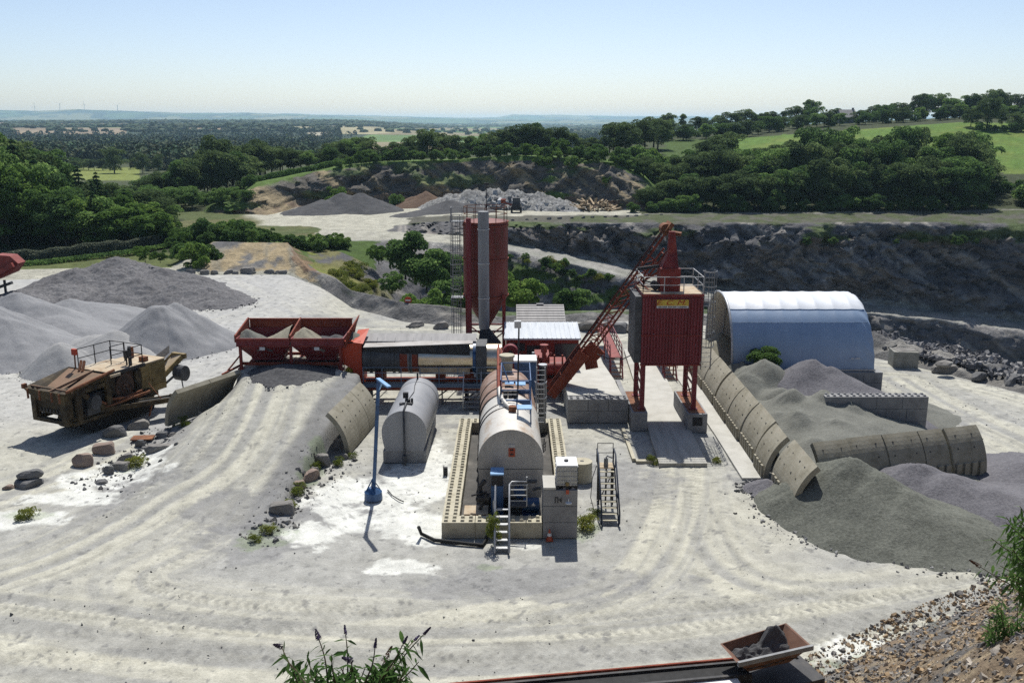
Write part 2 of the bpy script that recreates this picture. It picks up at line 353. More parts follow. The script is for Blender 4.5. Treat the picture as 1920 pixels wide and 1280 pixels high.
def yard():
    rows = 520
    t = np.linspace(0, 1, rows)[:, None]
    Y = 16.0 * (A[0][None, :] / 16.0) ** t
    X = (PX - 960)[None, :] / FP * (Y * CT + HC * ST)
    Z = gz(X, Y)
    edge = sst(.985, 1, t) * np.ones_like(X); Z = Z * (1 - edge)
    c = np.ones(X.shape + (3,)) * GREYG
    f1 = fbm(X * .09, Y * .12, 11, 4); f2 = fbm(X * .5, Y * .7, 12, 4); f3 = fbm(X * 2.2, Y * 2.2, 13, 3)
    c = mixc(c, CREAM, sst(.38, .62, f1) * .7)
    c = mixc(c, DARKG * 1.5, sst(.54, .72, f2) * .22)
    disp = np.zeros_like(X); wsum = np.zeros_like(X)
    P = np.stack([X.ravel(), Y.ravel()], 1)
    for k, (pp, W) in enumerate(PATHS):
        q = path_xy(pp)
        best = np.full(len(P), 1e9); sd = np.zeros(len(P)); al = np.zeros(len(P)); acc = 0
        lo = q.min(0) - W * 2.5; hi = q.max(0) + W * 2.5
        msk = np.where((P[:, 0] > lo[0]) & (P[:, 0] < hi[0]) & (P[:, 1] > lo[1]) & (P[:, 1] < hi[1]))[0]
        if len(msk) == 0: continue
        Pm = P[msk]; bm = np.full(len(Pm), 1e9); sm = np.zeros(len(Pm)); am = np.zeros(len(Pm))
        for i in range(len(q) - 1):
            d = q[i + 1] - q[i]; L = math.hypot(*d)
            if L < 1e-6: continue
            d = d / L; r = Pm - q[i]; s = np.clip(r @ d, 0, L); e = r - s[:, None] * d
            dist = np.hypot(e[:, 0], e[:, 1]); side = np.sign(d[0] * r[:, 1] - d[1] * r[:, 0])
            u = dist < bm
            bm[u] = dist[u]; sm[u] = (dist * side)[u]; am[u] = (acc + s)[u]; acc += L
        w = np.exp(-(bm / W) ** 4)
        st = fbm(sm * 1.6 + k * 31, am * .045 + k * 7, 21 + k, 4)
        lane = np.exp(-((np.abs(sm) - W * .42) / (W * .2)) ** 2)
        v = st * .9 + lane * .22
        st2 = fbm(sm * 5.5 + k * 11, am * .12, 121 + k, 3); cc = mixc(np.ones((len(Pm), 3)) * GREYG * .86, CREAM * 1.08, sst(.36, .7, v + (st2 - .5) * .35))
        cc = mixc(cc, np.array((.25, .245, .215)), sst(.6, .8, fbm(sm * 2.6 + 9, am * .09, 55 + k, 3)) * .6)
        # cleated tyre prints
        tread = (np.sin(am * 14 + np.abs(((sm * 1.4) % 1) - .5) * 6) > .2) * lane * sst(.5, .62, vn(sm * .35 + k * 3, am * .05, 77 + k))
        cc = mixc(cc, np.array((.2, .198, .175)), tread * .55)
        fl = c.reshape(-1, 3); fl[msk] = mixc(fl[msk], np.zeros(3), np.zeros(len(msk)))
        fl[msk] = fl[msk] * (1 - w[:, None] * .8) + cc * (w[:, None] * .8)
        dd = disp.ravel(); dd[msk] += w * ((st - .5) * .10 - tread * .05); disp = dd.reshape(X.shape); c = fl.reshape(c.shape)
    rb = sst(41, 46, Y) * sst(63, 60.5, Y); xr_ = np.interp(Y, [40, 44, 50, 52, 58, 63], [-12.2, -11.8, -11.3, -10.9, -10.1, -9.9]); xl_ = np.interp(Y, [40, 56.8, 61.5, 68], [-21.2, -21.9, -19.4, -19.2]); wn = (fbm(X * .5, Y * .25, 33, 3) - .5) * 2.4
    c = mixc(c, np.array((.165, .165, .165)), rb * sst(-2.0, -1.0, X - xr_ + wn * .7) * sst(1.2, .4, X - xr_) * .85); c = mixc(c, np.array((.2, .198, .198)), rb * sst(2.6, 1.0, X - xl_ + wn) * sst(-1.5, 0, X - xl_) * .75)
    def blob(px, py, rx, ry, ns=.6, z=0):
        g = G(px, py, z); e = ((X - g.x) / rx) ** 2 + ((Y - g.y) / ry) ** 2
        return sst(1.2, .6, e + (fbm(X * ns, Y * ns, 31, 5, .65) - .5) * 3.2 + (fbm(X * 2.2, Y * 3, 35, 3) - .5) * 1.0)
    # dark damp gravel
    for b in [(470, 960, 3, 2.5), (470, 1010, 3.2, 2.2), (640, 960, 3, 3), (760, 900, 3.5, 2), (1010, 1090, 6, 1.5), (1160, 900, 3, 3), (1370, 800, 1, 6), (1500, 900, 4, 3), (1700, 780, 5, 3), (250, 900, 3, 1.2), (660, 640, 8, 3), (740, 790, 4, 3), (1000, 770, 5, 4), (600, 600, 7, 2.5), (300, 780, 3, 3)]:
        c = mixc(c, DARKG * 1.35, blob(*b) * .62)
    # white lime dust
    for b in [(640, 930, 2.3, 3.2, .5), (720, 935, 2.6, 3.4, .5), (790, 890, 1.7, 5.5, .5), (800, 985, 2.2, 1.8, .7), (740, 1060, 1.8, .8, .9), (600, 1000, 1.6, 1.4, .9), (200, 890, 2.8, 2.2, .7), (120, 930, 3.4, .9, .7), (280, 850, 1.2, 1.5, .7), (990, 1022, 1.6, .4), (1600, 1215, 1.6, 1.0), (1270, 660, 3, 6, .3), (30, 970, 3, 1)]:
        c = mixc(c, LIME, blob(*b) * .8)
    # weeds along edges
    for b in [(60, 960, 1.4, .5), (1700, 1250, 3, 1), (1090, 990, .8, 1.2), (915, 1060, .6, .4), (500, 1000, 1.2, 1.5), (590, 880, .6, 2.5), (245, 870, .7, 1.2)]:
        c = mixc(c, GRASS * 1.6, blob(*b, 1.5) * .3 if len(b) == 4 else blob(*b) * .3)
    # left side: pale dust
    lw = sst(-18, -24, X) * sst(52, 60, Y); c = mixc(c, np.array((.37, .37, .365)), lw * .6)
    c *= (.86 + .28 * f3)[..., None]
    c = mixc(c, DARKG * .9, sst(.71, .78, fbm(X * 3.1, Y * 3.1, 91, 3)) * .6)
    Z = Z + disp * (Y < 100) + (f3 - .5) * .04
    o = grid_mesh('yard_ground', np.stack([X, Y, Z], -1), c, vmat('yard_dirt', 1.3, 13., .27, .8, .05, bs=9.)); tag(o, kind='structure')
    return Z[-1]
YEDGE = yard()
B = ln((-500, 120, 0), (320, 123, 0), (400, 131, 2.4), (540, 130, 2.4), (560, 122, 1.4), (580, 114, 1.0), (620, 108.5, 1.3), (660, 98, 1.4), (760, 91, 1.5), (860, 89, 1.3), (1000, 90.5, .5), (1200, 92, .6), (1320, 91, .8), (1500, 90, .5), (1640, 78, 1.3), (1760, 73.2, .8), (1920, 67.5, .6), (2420, 56, .6))
C = ln((-500, 130, 0), (320, 132, 0), (400, 139, 1.2), (540, 138, 1.2), (600, 118, .2), (660, 102, -.3), (760, 95, -1.5), (860, 93, -3), (1000, 94, -4), (1200, 97, -4), (1500, 95, -4), (1640, 82, -3), (1760, 77, -4), (1920, 71, -4), (2420, 62, -4))
D = ln((-500, 140, 0), (320, 142, 0), (400, 148, 0), (560, 143, 0), (620, 126, -.4), (680, 115, -2.5), (740, 110, -7), (860, 105, -14), (1000, 105, -16), (1200, 108, -18), (1500, 110, -22), (1640, 120, -23), (1920, 110, -24), (2420, 100, -24))
E = ln((-500, 150, 0), (320, 150, 0), (400, 154, 0), (560, 150, 0), (640, 138, 0), (700, 134, -2), (760, 133, -7), (860, 143, -13), (950, 154, -14), (1050, 156, -15), (1190, 156, -18), (1330, 159, -21), (1640, 167, -20.5), (1760, 166.5, -22.5), (1920, 164, -25), (2420, 158, -26))
Fl = ln((-500, 160, 0), (320, 160, 0), (400, 160, 0), (560, 158, 0), (640, 152, 0), (700, 152, 0), (780, 151, 0), (860, 150.8, -.5), (950, 160.9, -2.9), (1050, 163.2, -5.1), (1190, 162.4, -8.3), (1330, 164.6, -12.1), (1640, 169.5, -15.8), (1760, 168.9, -16.9), (1920, 167, -18.5), (2420, 161, -20))
Gl = ln((-500, 170, 0), (400, 170, 0), (700, 166, 0), (860, 163, -.5), (950, 172, -2.9), (1050, 175, -5.1), (1190, 176, -8.3), (1330, 177, -12.1), (1640, 178, -15.8), (1760, 178, -16.9), (1920, 175, -18.5), (2420, 168, -20))
Il = ln((-500, 180, 0), (700, 172, 0), (740, 173, 0), (800, 171, 1.0), (860, 170, 1.2), (950, 176, .5), (1080, 178.5, 0), (1330, 180.5, -.2), (1500, 181.5, -.4), (1700, 182, -.3), (1920, 181, -.5), (2420, 176, -1))
Jl = ln((-500, 190, 0), (700, 186, 0), (860, 184, .9), (950, 188, .4), (1080, 193, 0), (1330, 196, .3), (1500, 196, .3), (1920, 200, .6), (2420, 200, .6))
Kl = ln((-500, 230, 0), (380, 200, .1), (440, 198, 0), (500, 194, 0), (560, 210, 0), (640, 217, 0), (700, 221, 0), (860, 222, 0), (1000, 214, 0), (1100, 211, 0), (1180, 203, .2), (1250, 203, .4), (1920, 206, .8), (2420, 206, 1))
Ll = ln((-500, 240, 0), (380, 203, .6), (440, 202, 2.7), (480, 206, 5.5), (560, 219, 6.6), (640, 225, 8.4), (700, 229, 9.2), (860, 230, 9.8), (960, 226, 11), (1080, 222, 10.3), (1150, 217, 9.6), (1200, 214, 7), (1250, 211, 2), (1500, 215, 2), (1920, 215, 2.5), (2420, 215, 3))
Ml = ln((-500, 300, -2), (400, 300, -1), (480, 245, 5), (640, 262, 8), (860, 270, 9), (1080, 270, 10), (1200, 262, 9), (1300, 250, 7), (1500, 247, 5.5), (1700, 247, 5.8), (1920, 250, 6), (2420, 250, 6))
Nl = ln((-500, 420, -4), (400, 420, -3), (640, 360, 2), (860, 360, 4), (1080, 360, 8), (1200, 340, 12), (1400, 330, 13), (1600, 330, 15.8), (1800, 330, 18.4), (1920, 330, 18), (2420, 330, 18))
Ol = ln((-500, 600, -6), (640, 600, -5), (1080, 500, 4), (1200, 430, 13), (1500, 400, 17.5), (1920, 400, 21.5), (2420, 400, 23))
Pl = ln((-500, 900, -8), (2420, 900, -8))
LINES = [A, B, C, D, E, Fl, Gl, Il, Jl, Kl, Ll, Ml, Nl, Ol, Pl]
NROW = [14, 6, 16, 8, 26, 8, 60, 10, 14, 40, 12, 16, 12, 10]
def quarry():
    Ys = []; Zs = []; K = []; T = []
    for i in range(len(LINES) - 1):
        n = NROW[i]
        for r in range(n):
            t = r / n
            Ys.append(LINES[i][0] * (1 - t) + LINES[i + 1][0] * t); Zs.append(LINES[i][1] * (1 - t) + LINES[i + 1][1] * t)
            K.append(i); T.append(t)
    Ys.append(Pl[0]); Zs.append(Pl[1]); K.append(len(LINES) - 2); T.append(1.)
    Y = np.array(Ys); Z = np.array(Zs); K = np.array(K)[:, None] * np.ones_like(Y).astype(int); T = np.array(T)[:, None] * np.ones_like(Y)
    S = K + T
    pxx = np.ones_like(Y) * PX
    X = (pxx - 960) / FP * (Y * CT + (HC - np.minimum(Z, HC - 2)) * ST)
    bell = lambda a, b: np.clip((S - a) / (b - a), 0, 1) * np.clip((b - S) / (b - a), 0, 1) * 4
    rough = fbm(X * .16 + Z * .1, Z * .25 + 3, 41, 5) - .5
    ridge = 1 - np.abs(2 * fbm(X * .07 + Z * .13, Z * .12, 43, 4) - 1)
    fine = fbm(X * .7 + Z * .5, Z * .9 + Y * .3, 44, 4) - .5
    ux = X * .8 + Z * .7 + (fbm(X * .25, Z * .3, 45, 3) - .5) * 6; uz = Z * .9 - X * .28 + (fbm(X * .3 + 7, Z * .3, 46, 3) - .5) * 5
    blk = (_h(np.floor(ux / 4.2), np.floor(uz / 2.0), 3) - .5) * 2.2 + (_h(np.floor(ux / 1.7), np.floor(uz / .9), 4) - .5) * 1.3 + (_h(np.floor(ux / .8), np.floor(uz / .45), 6) - .5) * .5
    rocky = ((K == 6) & (pxx > 760)) * np.minimum(1, bell(6, 7) * 1.5 + .15) + ((K == 4) & (pxx > 700)) * np.minimum(1, bell(4, 5) * 1.6 + .1) * .6 + ((K == 9) & (pxx > 420) & (pxx < 1260)) * np.minimum(1, bell(9, 10) * 1.5 + .1) * .8
    soft = ((K == 0) & (pxx > 360)) * bell(0, 1) + ((K == 2) & (pxx > 600)) * bell(2, 3) * .8
    # broad buttresses and gullies of the faces
    butt = (vn(X * .05 + 4, X * 0 + .5, 47) - .5) * 6 + (vn(X * .017, X * 0 + 2.5, 48) - .5) * 6
    Y = Y + rocky * (-(ridge - .55) * 4.5 + rough * 4. + fine * 1.6 - blk + butt * .6 * bell(6, 7) * (K == 6))
    Z = Z + rocky * (rough * 1.6 + fine * 1.0 + blk * .3) + soft * ((fbm(X * .5, Y * .5, 49, 4) - .5) * 1.1 + fine * .5)
    rubb = ((K <= 1) & (pxx > 1560)) * bell(0, 2); Z = Z + rubb * (fbm(X * 1.1, Y * 1.1, 50, 3) - .45) * .9
    gen = (fbm(X * .05, Y * .05, 51, 3) - .5) * 1.2 * ((K >= 9) & (pxx < 700)) + (fbm(X * .3, Y * .3, 52, 3) - .5) * .3
    Z = Z + gen * sst(0, .5, S) * (1 - sst(13.8, 14, S))
    Z[0] = YEDGE
    # ---- zone colours
    Xp = X; n1 = fbm(X * .1, Y * .1 + Z * .3, 61, 4); n2 = fbm(X * .45, Y * .3 + Z * .6, 62, 4); n3 = fbm(X * 1.5, Z * 1.5 + Y, 63, 3)
    strata = fbm((X + Z * 1.3) * .55, (Z - X * .2) * .08 + Y * .02, 64, 4)
    c = np.ones(Y.shape + (3,)) * GRASS * .8
    def put(mask, colr, w=1.):
        nonlocal c
        c = mixc(c, colr, np.clip(mask * w, 0, 1))
    pxx0 = pxx; ppy = 640 + FP * np.tan(np.arctan2(HC - Z, Y) - TH)
    pxx = pxx + (fbm(X * .12, Y * .12, 67, 4) - .5) * 70; S0 = S; S = np.clip(S + (fbm(X * .2, Y * .2 + Z * .4, 68, 3) - .5) * .22 * ((S > .3) & (S < 13.5)), 0, 14)
    lft = pxx < 380
    put(lft & (S < .9), CREAM * .9); put(lft & (S >= .9) & (S < 2.5), np.array((.1, .12, .045))); put(lft & (S > 2.5), FLOOR)
    mid = (pxx >= 380) & (pxx < 590)
    put(mid & (S < 1.2), np.array((.24, .22, .17))); put(mid & (S < 1.2), OCHRE * .9, sst(.45, .6, strata)); put(mid & (S < 1.2), DARKG * .9, sst(.55, .72, n2)); put(mid & (S < .12), CREAM * .8)
    put((pxx > 540) & (pxx < 650) & (S > .6) & (S < 2.4), BROWN, sst(.4, .55, n1))
    brm = (pxx >= 590)
    put(brm & (S < 1.6), np.array((.14, .138, .135))); put(brm & (S < 1.6), np.array((.24, .23, .21)), sst(.5, .7, n2)); put(brm & (pxx < 1560) & (S > .7) & (S < 1.5), GRASS, sst(.5, .62, n1) * .7)
    put(brm & (S >= 1.6) & (S < 4), ROCK * .8); put(brm & (S >= 1.6) & (S < 3.3) & (pxx < 900), np.array((.14, .16, .04)), sst(.35, .5, n1)); put(brm & (S >= 1.5) & (S < 4) & (pxx < 760), DRYG * .8, sst(.45, .6, n2) * .8)
    put((S >= 3) & (S < 4.05) & (pxx > 1550), np.array((.27, .265, .255)))
    put((S >= 4) & (S < 5) & (pxx > 700), ROCK); put((S >= 4) & (S < 5) & (pxx > 700), ROCKL * .8, sst(.58, .72, strata)); put((S >= 4.45) & (S < 5) & (pxx > 700) & (pxx < 1330), GRASS * .9, sst(.35, .5, n2)); put((S >= 4.85) & (S < 5) & (pxx > 700), np.array((.22, .21, .2)), sst(.3, .5, n2))
    put((S >= 4.97) & (S < 6.05) & (pxx > 600), np.array((.31, .30, .28)), .6 + .5 * n2); put((S >= 5.1) & (S < 6.05) & (pxx > 600) & (pxx < 900), CREAM * .9, .8)
    put((S > 3.5) & (S < 6) & (pxx >= 380) & (pxx <= 600), GRASS)
    put((S > 5) & (S < 9) & (pxx > 330) & (pxx < 600), np.array((.085, .105, .042))); put((S > 5) & (S < 9) & (pxx > 330) & (pxx < 600), np.array((.13, .125, .06)), sst(.5, .62, n1) * .8); put((S > 7) & (S < 9.1) & (pxx > 455) & (pxx < 760), CREAM * .95, sst(455, 500, pxx)); put((S > 6) & (S < 9.1) & (pxx >= 600) & (pxx < 760), CREAM * .95)
    clf = (S >= 6.03) & (S < 7.02) & (pxx > 740)
    put(clf, ROCK * .95); put(clf, ROCKL, sst(.54, .66, strata) * .85); put(clf, np.array((.19, .17, .15)), sst(.5, .65, n1)); put(clf & (S < 6.3), np.array((.2, .195, .185)), sst(.4, .6, n2) * sst(6.32, 6.1, S)); put(clf & (S > 6.78), GRASS * .9, sst(.5, .6, n1) * .8)
    put((S > 7) & (S < 8.03) & (pxx > 760), np.array((.1, .098, .08))); put((S > 7) & (S < 8.03) & (pxx > 1060), np.array((.07, .088, .038)), sst(.4, .56, n2) * .85); put((S > 7.93) & (S < 8.03) & (pxx > 900), np.array((.2, .195, .17)))
    put((S > 8.03) & (S < 9.05) & (pxx >= 700) & (pxx < 1195), CREAM * .92); put((S > 8.03) & (pxx >= 1195) & (S < 11), FLOOR)
    bc = (S >= 9) & (S < 10) & (pxx > 400) & (pxx < 1240)
    put(bc, np.array((.125, .115, .1))); put(bc, OCHRE * .85, sst(.57, .66, strata) * .85); put(bc & (pxx < 640), OCHRE * .75, sst(.42, .55, strata) * .7); put(bc, GRASS * 1.3, sst(.54, .64, n1) * (pxx > 960) * .9 + sst(.6, .66, n1) * .6 + (pxx < 470) * .9); put(bc & (S < 9.25), np.array((.2, .15, .11)), sst(.4, .55, n2))
    put((S >= 9.93) & (S < 10.4) & (pxx > 400) & (pxx < 1240), GRASS * 1.2)
    put((S >= 10.4) & (pxx < 1240), FLOOR * 1.2); put((S > 9.4) & (S < 12.3) & (pxx0 > 120) & (pxx0 < 262) & (ppy > 312) & (ppy < 338), np.array((.17, .2, .055))); put((S > 9.4) & (S < 13) & (pxx0 > 155) & (pxx0 < 215) & (ppy > 286) & (ppy < 295), np.array((.12, .2, .05)))
    put((pxx > 1340) & (S > 10.95) & (S < 12.05), np.array((.1, .17, .035))); put((pxx > 1340) & (S > 10.95) & (S < 12.05), np.array((.15, .185, .045)), sst(.4, .7, n1) * .7); put((pxx > 1190) & (S > 12.05), FLOOR)
    c *= (.78 + .44 * n3)[..., None]
    o = grid_mesh('quarry_terrain', np.stack([X, Y, Z], -1), c, vmat('quarry_ground', .35, 2.6, .35, .9, .5, bs=1.1)); tag(o, kind='structure')
quarry()
# ---- far plain, hills
def plain():
    pc = np.arange(-420, 2350, 5.0); rows = 420
    t = np.linspace(0, 1, rows)[:, None]; Y = 880 * (14000 / 880.) ** t * np.ones((1, len(pc)))
    X = (pc - 960)[None, :] / FP * (Y * CT + (HC + 8) * ST)
    Z = -8.2 + (fbm(X * .0012, Y * .0008, 71, 3) - .5) * 10 * sst(900, 1600, Y)
    lm = sst(900, 600, pc)[None, :]; Z = Z + lm * (14 * sst(1480, 1880, Y) + 9 * sst(2500, 3000, Y))
    # woods, hedged fields
    wx = X + (fbm(X * .004, Y * .004, 72, 3) - .5) * 200; wy = Y + (fbm(X * .004 + 9, Y * .004, 73, 3) - .5) * 260
    cell = _h(np.floor(wx / 260), np.floor(wy / 420), 5); wood = fbm(X * .0016, Y * .0011, 74, 3)
    c = np.ones(X.shape + (3,)) * np.array((.03, .045, .026))
    fld = (wood < .5)
    for lo, hi, k in ((.0, .35, (.2, .17, .1)), (.35, .6, (.07, .12, .04)), (.6, .75, (.28, .25, .15)), (.75, .9, (.1, .16, .045))):
        c = mixc(c, np.array(k), (fld & (cell >= lo) & (cell < hi)) * 1.)
    ppx = (pc * np.ones_like(X)); dep = np.arctan2(HC - Z, Y); ppy = 640 + FP * np.tan(dep - TH)
    jit = (fbm(X * .006, Y * .006, 75, 3) - .5) * 5
    near = (ppy > 243) & (ppx < 640)
    c = mixc(c, np.array((.03, .045, .026)), near * 1.)
    def fieldp(x0, x1, y0, y1, k):
        nonlocal c
        m = (ppx > x0 + jit * 3) & (ppx < x1 + jit * 3) & (ppy > y0 + jit * .15) & (ppy < y1 + jit * .3); c = mixc(c, np.array(k), m * 1.)
    fieldp(20, 236, 239.5, 252.5, (.22, .175, .12)); fieldp(112, 200, 231.5, 237, (.22, .165, .115)); fieldp(208, 310, 232, 237.5, (.2, .155, .105)); fieldp(575, 622, 248, 254, (.3, .27, .2)); fieldp(350, 420, 240, 247, (.24, .18, .12)); fieldp(0, 16, 228, 233, (.28, .2, .14)); fieldp(330, 520, 232, 234.5, (.12, .16, .07))
    c *= (.8 + .4 * fbm(X * .03, Y * .012, 76, 2))[..., None]
    o = grid_mesh('far_plain', np.stack([X, Y, Z], -1), c, vmat('far_plain_ground', .01, .05, .25, 0.0, .1)); tag(o, kind='structure')
    return X, Y, Z, c
PLX, PLY, PLZ, PLC = plain()
def hills():
    pc = np.arange(-420, 2350, 6.0)
    def ridge(name, yc, prof, half):
        p = np.array(prof, float); py = np.interp(pc, p[:, 0], p[:, 1]) + (fbm(pc * .02, pc * 0, 81, 4) - .5) * 3.
        d = TH + np.arctan((py - 640) / FP); top = HC - yc * np.tan(d)
        ys = np.linspace(-half, half * .6, 24)
        Y = yc + ys[:, None] * np.ones((1, len(pc))); w = np.cos(np.clip(ys / half, -1, 1) * math.pi / 2)[:, None]
        X = (pc - 960)[None, :] / FP * (Y * CT + HC * ST); Z = -12 + (top + 12)[None, :] * w + (fbm(X * .002, Y * .002, 82, 3) - .5) * 14 * w * (1 - w) * 4
        n = fbm(X * .0035, Y * .0018, 83, 4)
        c = np.ones(X.shape + (3,)) * np.array((.032, .05, .03)); c = mixc(c, np.array((.15, .15, .07)), sst(.52, .56, n)); c = mixc(c, np.array((.07, .11, .04)), sst(.4, .36, n))
        o = grid_mesh(name, np.stack([X, Y, Z], -1), c, M['hillm']); tag(o, kind='structure')
    M['hillm'] = vmat('far_hill_ground', .004, .02, .25, 0., .1)
    ridge('hills', 9800, [(-420, 206), (0, 206.5), (90, 207.5), (150, 206), (230, 208), (300, 211), (400, 213), (520, 213.5), (620, 216), (700, 218.5), (800, 221), (900, 223), (1000, 224), (1300, 225), (2400, 225)], 2600)
    ridge('far_hills', 12800, [(-420, 213), (300, 212), (420, 211.5), (560, 213.5), (640, 215), (740, 218), (820, 220), (900, 221), (935, 219.5), (962, 214.5), (1000, 215.2), (1140, 217.5), (1300, 219), (1900, 221), (2400, 222)], 1800)
hills()
# ================================================================= THE PLANT
def E(name, x, y, z, label, cat, group=None): return empty(name, (x, y, z), label, cat, group)
def rect(x0, x1, y0, y1, z): return [Vector((x0, y0, z)), Vector((x1, y0, z)), Vector((x1, y1, z)), Vector((x0, y1, z))]
def bx(mb, x0, x1, y0, y1, z0, z1): return mb.box(((x0 + x1) / 2, (y0 + y1) / 2, (z0 + z1) / 2), (x1 - x0, y1 - y0, z1 - z0))
def disc_ring(c, r, axis, n=28):
    c = Vector(c)
    if axis == 'x': return [c + Vector((0, r * math.cos(2 * math.pi * i / n), r * math.sin(2 * math.pi * i / n))) for i in range(n)]
    if axis == 'y': return [c + Vector((r * math.cos(2 * math.pi * i / n), 0, r * math.sin(2 * math.pi * i / n))) for i in range(n)]
    return [c + Vector((r * math.cos(2 * math.pi * i / n), r * math.sin(2 * math.pi * i / n), 0)) for i in range(n)]
def cyl(mb, c0, c1, r0, axis, r1=None, n=28, smooth=True, cap=True):
    r1 = r0 if r1 is None else r1
    a = disc_ring(c0, r0, axis, n); b = disc_ring(c1, r1, axis, n)
    mb.loft([a, b], True, (False, False), smooth)
    if cap: mb.add(a, [list(range(n))[::-1]]); mb.add(b, [list(range(n))])
    return mb
def cage_ladder(x, y, z0, z1, w=.55, rc=.4, face=(0, -1)):
    """ladder with safety hoops; hoops bulge towards `face`"""
    mb = MB(); fx, fy = face; tx, ty = -fy, fx
    for s in (-1, 1): mb.bar((x + tx * w / 2 * s, y + ty * w / 2 * s, z0), (x + tx * w / 2 * s, y + ty * w / 2 * s, z1), .06)
    z = z0 + .2
    while z < z1:
        mb.bar((x - tx * w / 2, y - ty * w / 2, z), (x + tx * w / 2, y + ty * w / 2, z), .03); z += .3
    hz = []
    z = z0 + min(2.0, (z1 - z0) * .25)
    while z < z1 + .05: hz.append(z); z += .95
    pts = lambda zz: [(x + tx * rc * math.cos(a) + fx * (rc * math.sin(a) + rc * .6 * math.sin(a)), y + ty * rc * math.cos(a) + fy * (rc * 1.6 * math.sin(a)), zz) for a in np.linspace(0, math.pi, 9)]
    for zz in hz: mb.tube(pts(zz), .028, 4)
    if hz:
        a = pts(hz[0]); b = pts(hz[-1])
        for i in (1, 3, 4, 5, 7): mb.bar(a[i], b[i], .035)
    return mb
# ---- aggregate feed bins ------------------------------------------------------
ZR = 2.42
t = E('feed_bins', -15.2, 63.8, ZR, 'pair of red aggregate feed bins on legs at the top of the earth ramp', 'feed hopper')
Yf, Yb = 62.0, 65.6
for (x0, x1) in ((-18.85, -15.2), (-15.1, -11.5)):
    mb = MB()
    rim = rect(x0, x1, Yf, Yb, 4.55); lo = rect(x0, x1, Yf, Yb, 4.05); bot = rect(x0 + .75, x1 - .75, 63.1, 64.4, 2.95); bot2 = rect(x0 + .75, x1 - .75, 63.1, 64.4, 2.75)
    mb.loft([bot2, bot, lo, rim], True, (True, False))
    ri = rect(x0 + .08, x1 - .08, Yf + .08, Yb - .08, 4.55); li = rect(x0 + .08, x1 - .08, Yf + .08, Yb - .08, 4.0); bi = rect(x0 + .8, x1 - .8, 63.15, 64.35, 3.0)
    mb.loft([rim, ri, li, bi], True, (False, True))
    h = mb.build('hopper', M['red'], t)
    rb = MB(); bx(rb, x0 - .02, x1 + .02, Yf - .07, Yf - .003, 4.38, 4.56); bx(rb, x0, x1, Yf - .05, Yf - .003, 3.98, 4.06); rb.build('rim_beam', M['red_dk'], h)
    pl = MB(); bx(pl, (x0 + x1) / 2 - .22, (x0 + x1) / 2 + .14, Yf - .09, Yf - .055, 3.74, 3.96); pl.build('plate', M['sign_w'], h)
    dr = MB(); bx(dr, x0 + .9, x1 - .9, 63.2, 64.3, 2.5, 2.749); dr.build('feeder_belt', M['rubber'], h)
mb = MB(); bx(mb, -18.85, -11.5, Yb + .01, Yb + .09, 4.3, 5.12); bx(mb, -18.9, -11.45, Yb - .03, Yb + .12, 5.121, 5.2); mb.build('back_panel', M['rust_red'], t)
for x in (-18.9, -15.15):
    mb = MB(); mb.prism([(x - .05, Yf, 4.3), (x - .05, Yf, 4.75), (x - .05, Yb - .1, 5.3), (x - .05, Yb - .04, 4.3)], (.1, 0, 0))
    for k in range(4): mb.bar((x - .09, Yf + .3 + k, 4.2), (x - .09, Yf + .3 + k, 4.75 + .14 * k), .07)
    mb.build('divider_panel', M['rust_red'], t)
mb = MB(); mb.prism([(-11.45, Yf - .2, 3.9), (-11.2, Yf - .2, 5.0), (-11.0, Yb, 5.45), (-11.45, Yb, 4.2)], (.08, 0, 0))
for k in range(7): mb.bar((-11.34, Yf - .1 + .55 * k, 4.0), (-11.02, Yf - .1 + .55 * k, 5.02 + .06 * k), .06)
mb.build('side_panel', M['rust_red'], t)
for x in (-18.6, -15.15, -11.75):
    for y in (Yf + .06, Yb - .1):
        mb = MB(); mb.box((x, y, (ZR + 4.0) / 2 - .05), (.18, .18, 4.0 - ZR)); bx(mb, x - .2, x + .2, y - .2, y + .2, ZR - .1, ZR + .05); mb.build('leg', M['red_dk'], t)
mb = MB()
for y in (Yf + .35, Yb - .4): bx(mb, -18.7, -11.6, y - .08, y + .08, 2.6, 2.8)
mb.bar((-18.7, 62.4, 2.6), (-19.6, 60.9, 2.3), .12); mb.bar((-18.6, Yf + .1, 3.4), (-19.4, Yf - .6, 2.4), .08); bx(mb, -18.4, -10.9, 63.4, 64.1, 2.45, 2.62)
mb.build('base_frame', M['rust_red'], t)
# ---- drum dryer ---------------------------------------------------------------
t = E('drum_dryer', -6, 63.2, 0, 'long horizontal drum dryer with a shiny metal jacket beside the red bins', 'drum dryer')
DX = lambda px: XY(px, 63.2, 3)
zc, yd = 2.9, 63.2
mb = MB(); cyl(mb, (-10.3, yd, zc), (-6.45, yd, zc), 1.0, 'x')
for x in (-9.9, -8.3, -7.9, -7.1): cyl(mb, (x, yd, zc), (x + .16, yd, zc), 1.06, 'x')
mb.build('drum_shell', M['grey_dk'], t)
mb = MB(); cyl(mb, (-7.75, yd, zc), (-6.5, yd, zc), 1.025, 'x'); mb.build('brown_band', M['rust_red'], t)['label'] = 'rust brown section of the drum'
mb = MB(); cyl(mb, (-7.2, yd, zc), (-6.9, yd, zc), 1.04, 'x'); mb.build('pale_band', M['grey'], t)
mb = MB(); cyl(mb, (-6.44, yd, zc), (-2.72, yd, zc), 1.05, 'x', n=48); mb.build('jacket', M['steel'], t)['label'] = 'shiny metal jacket'
mb = MB(); cyl(mb, (-2.7, yd, zc), (-2.5, yd, zc), 1.12, 'x'); mb.build('flange', M['blue'], t)
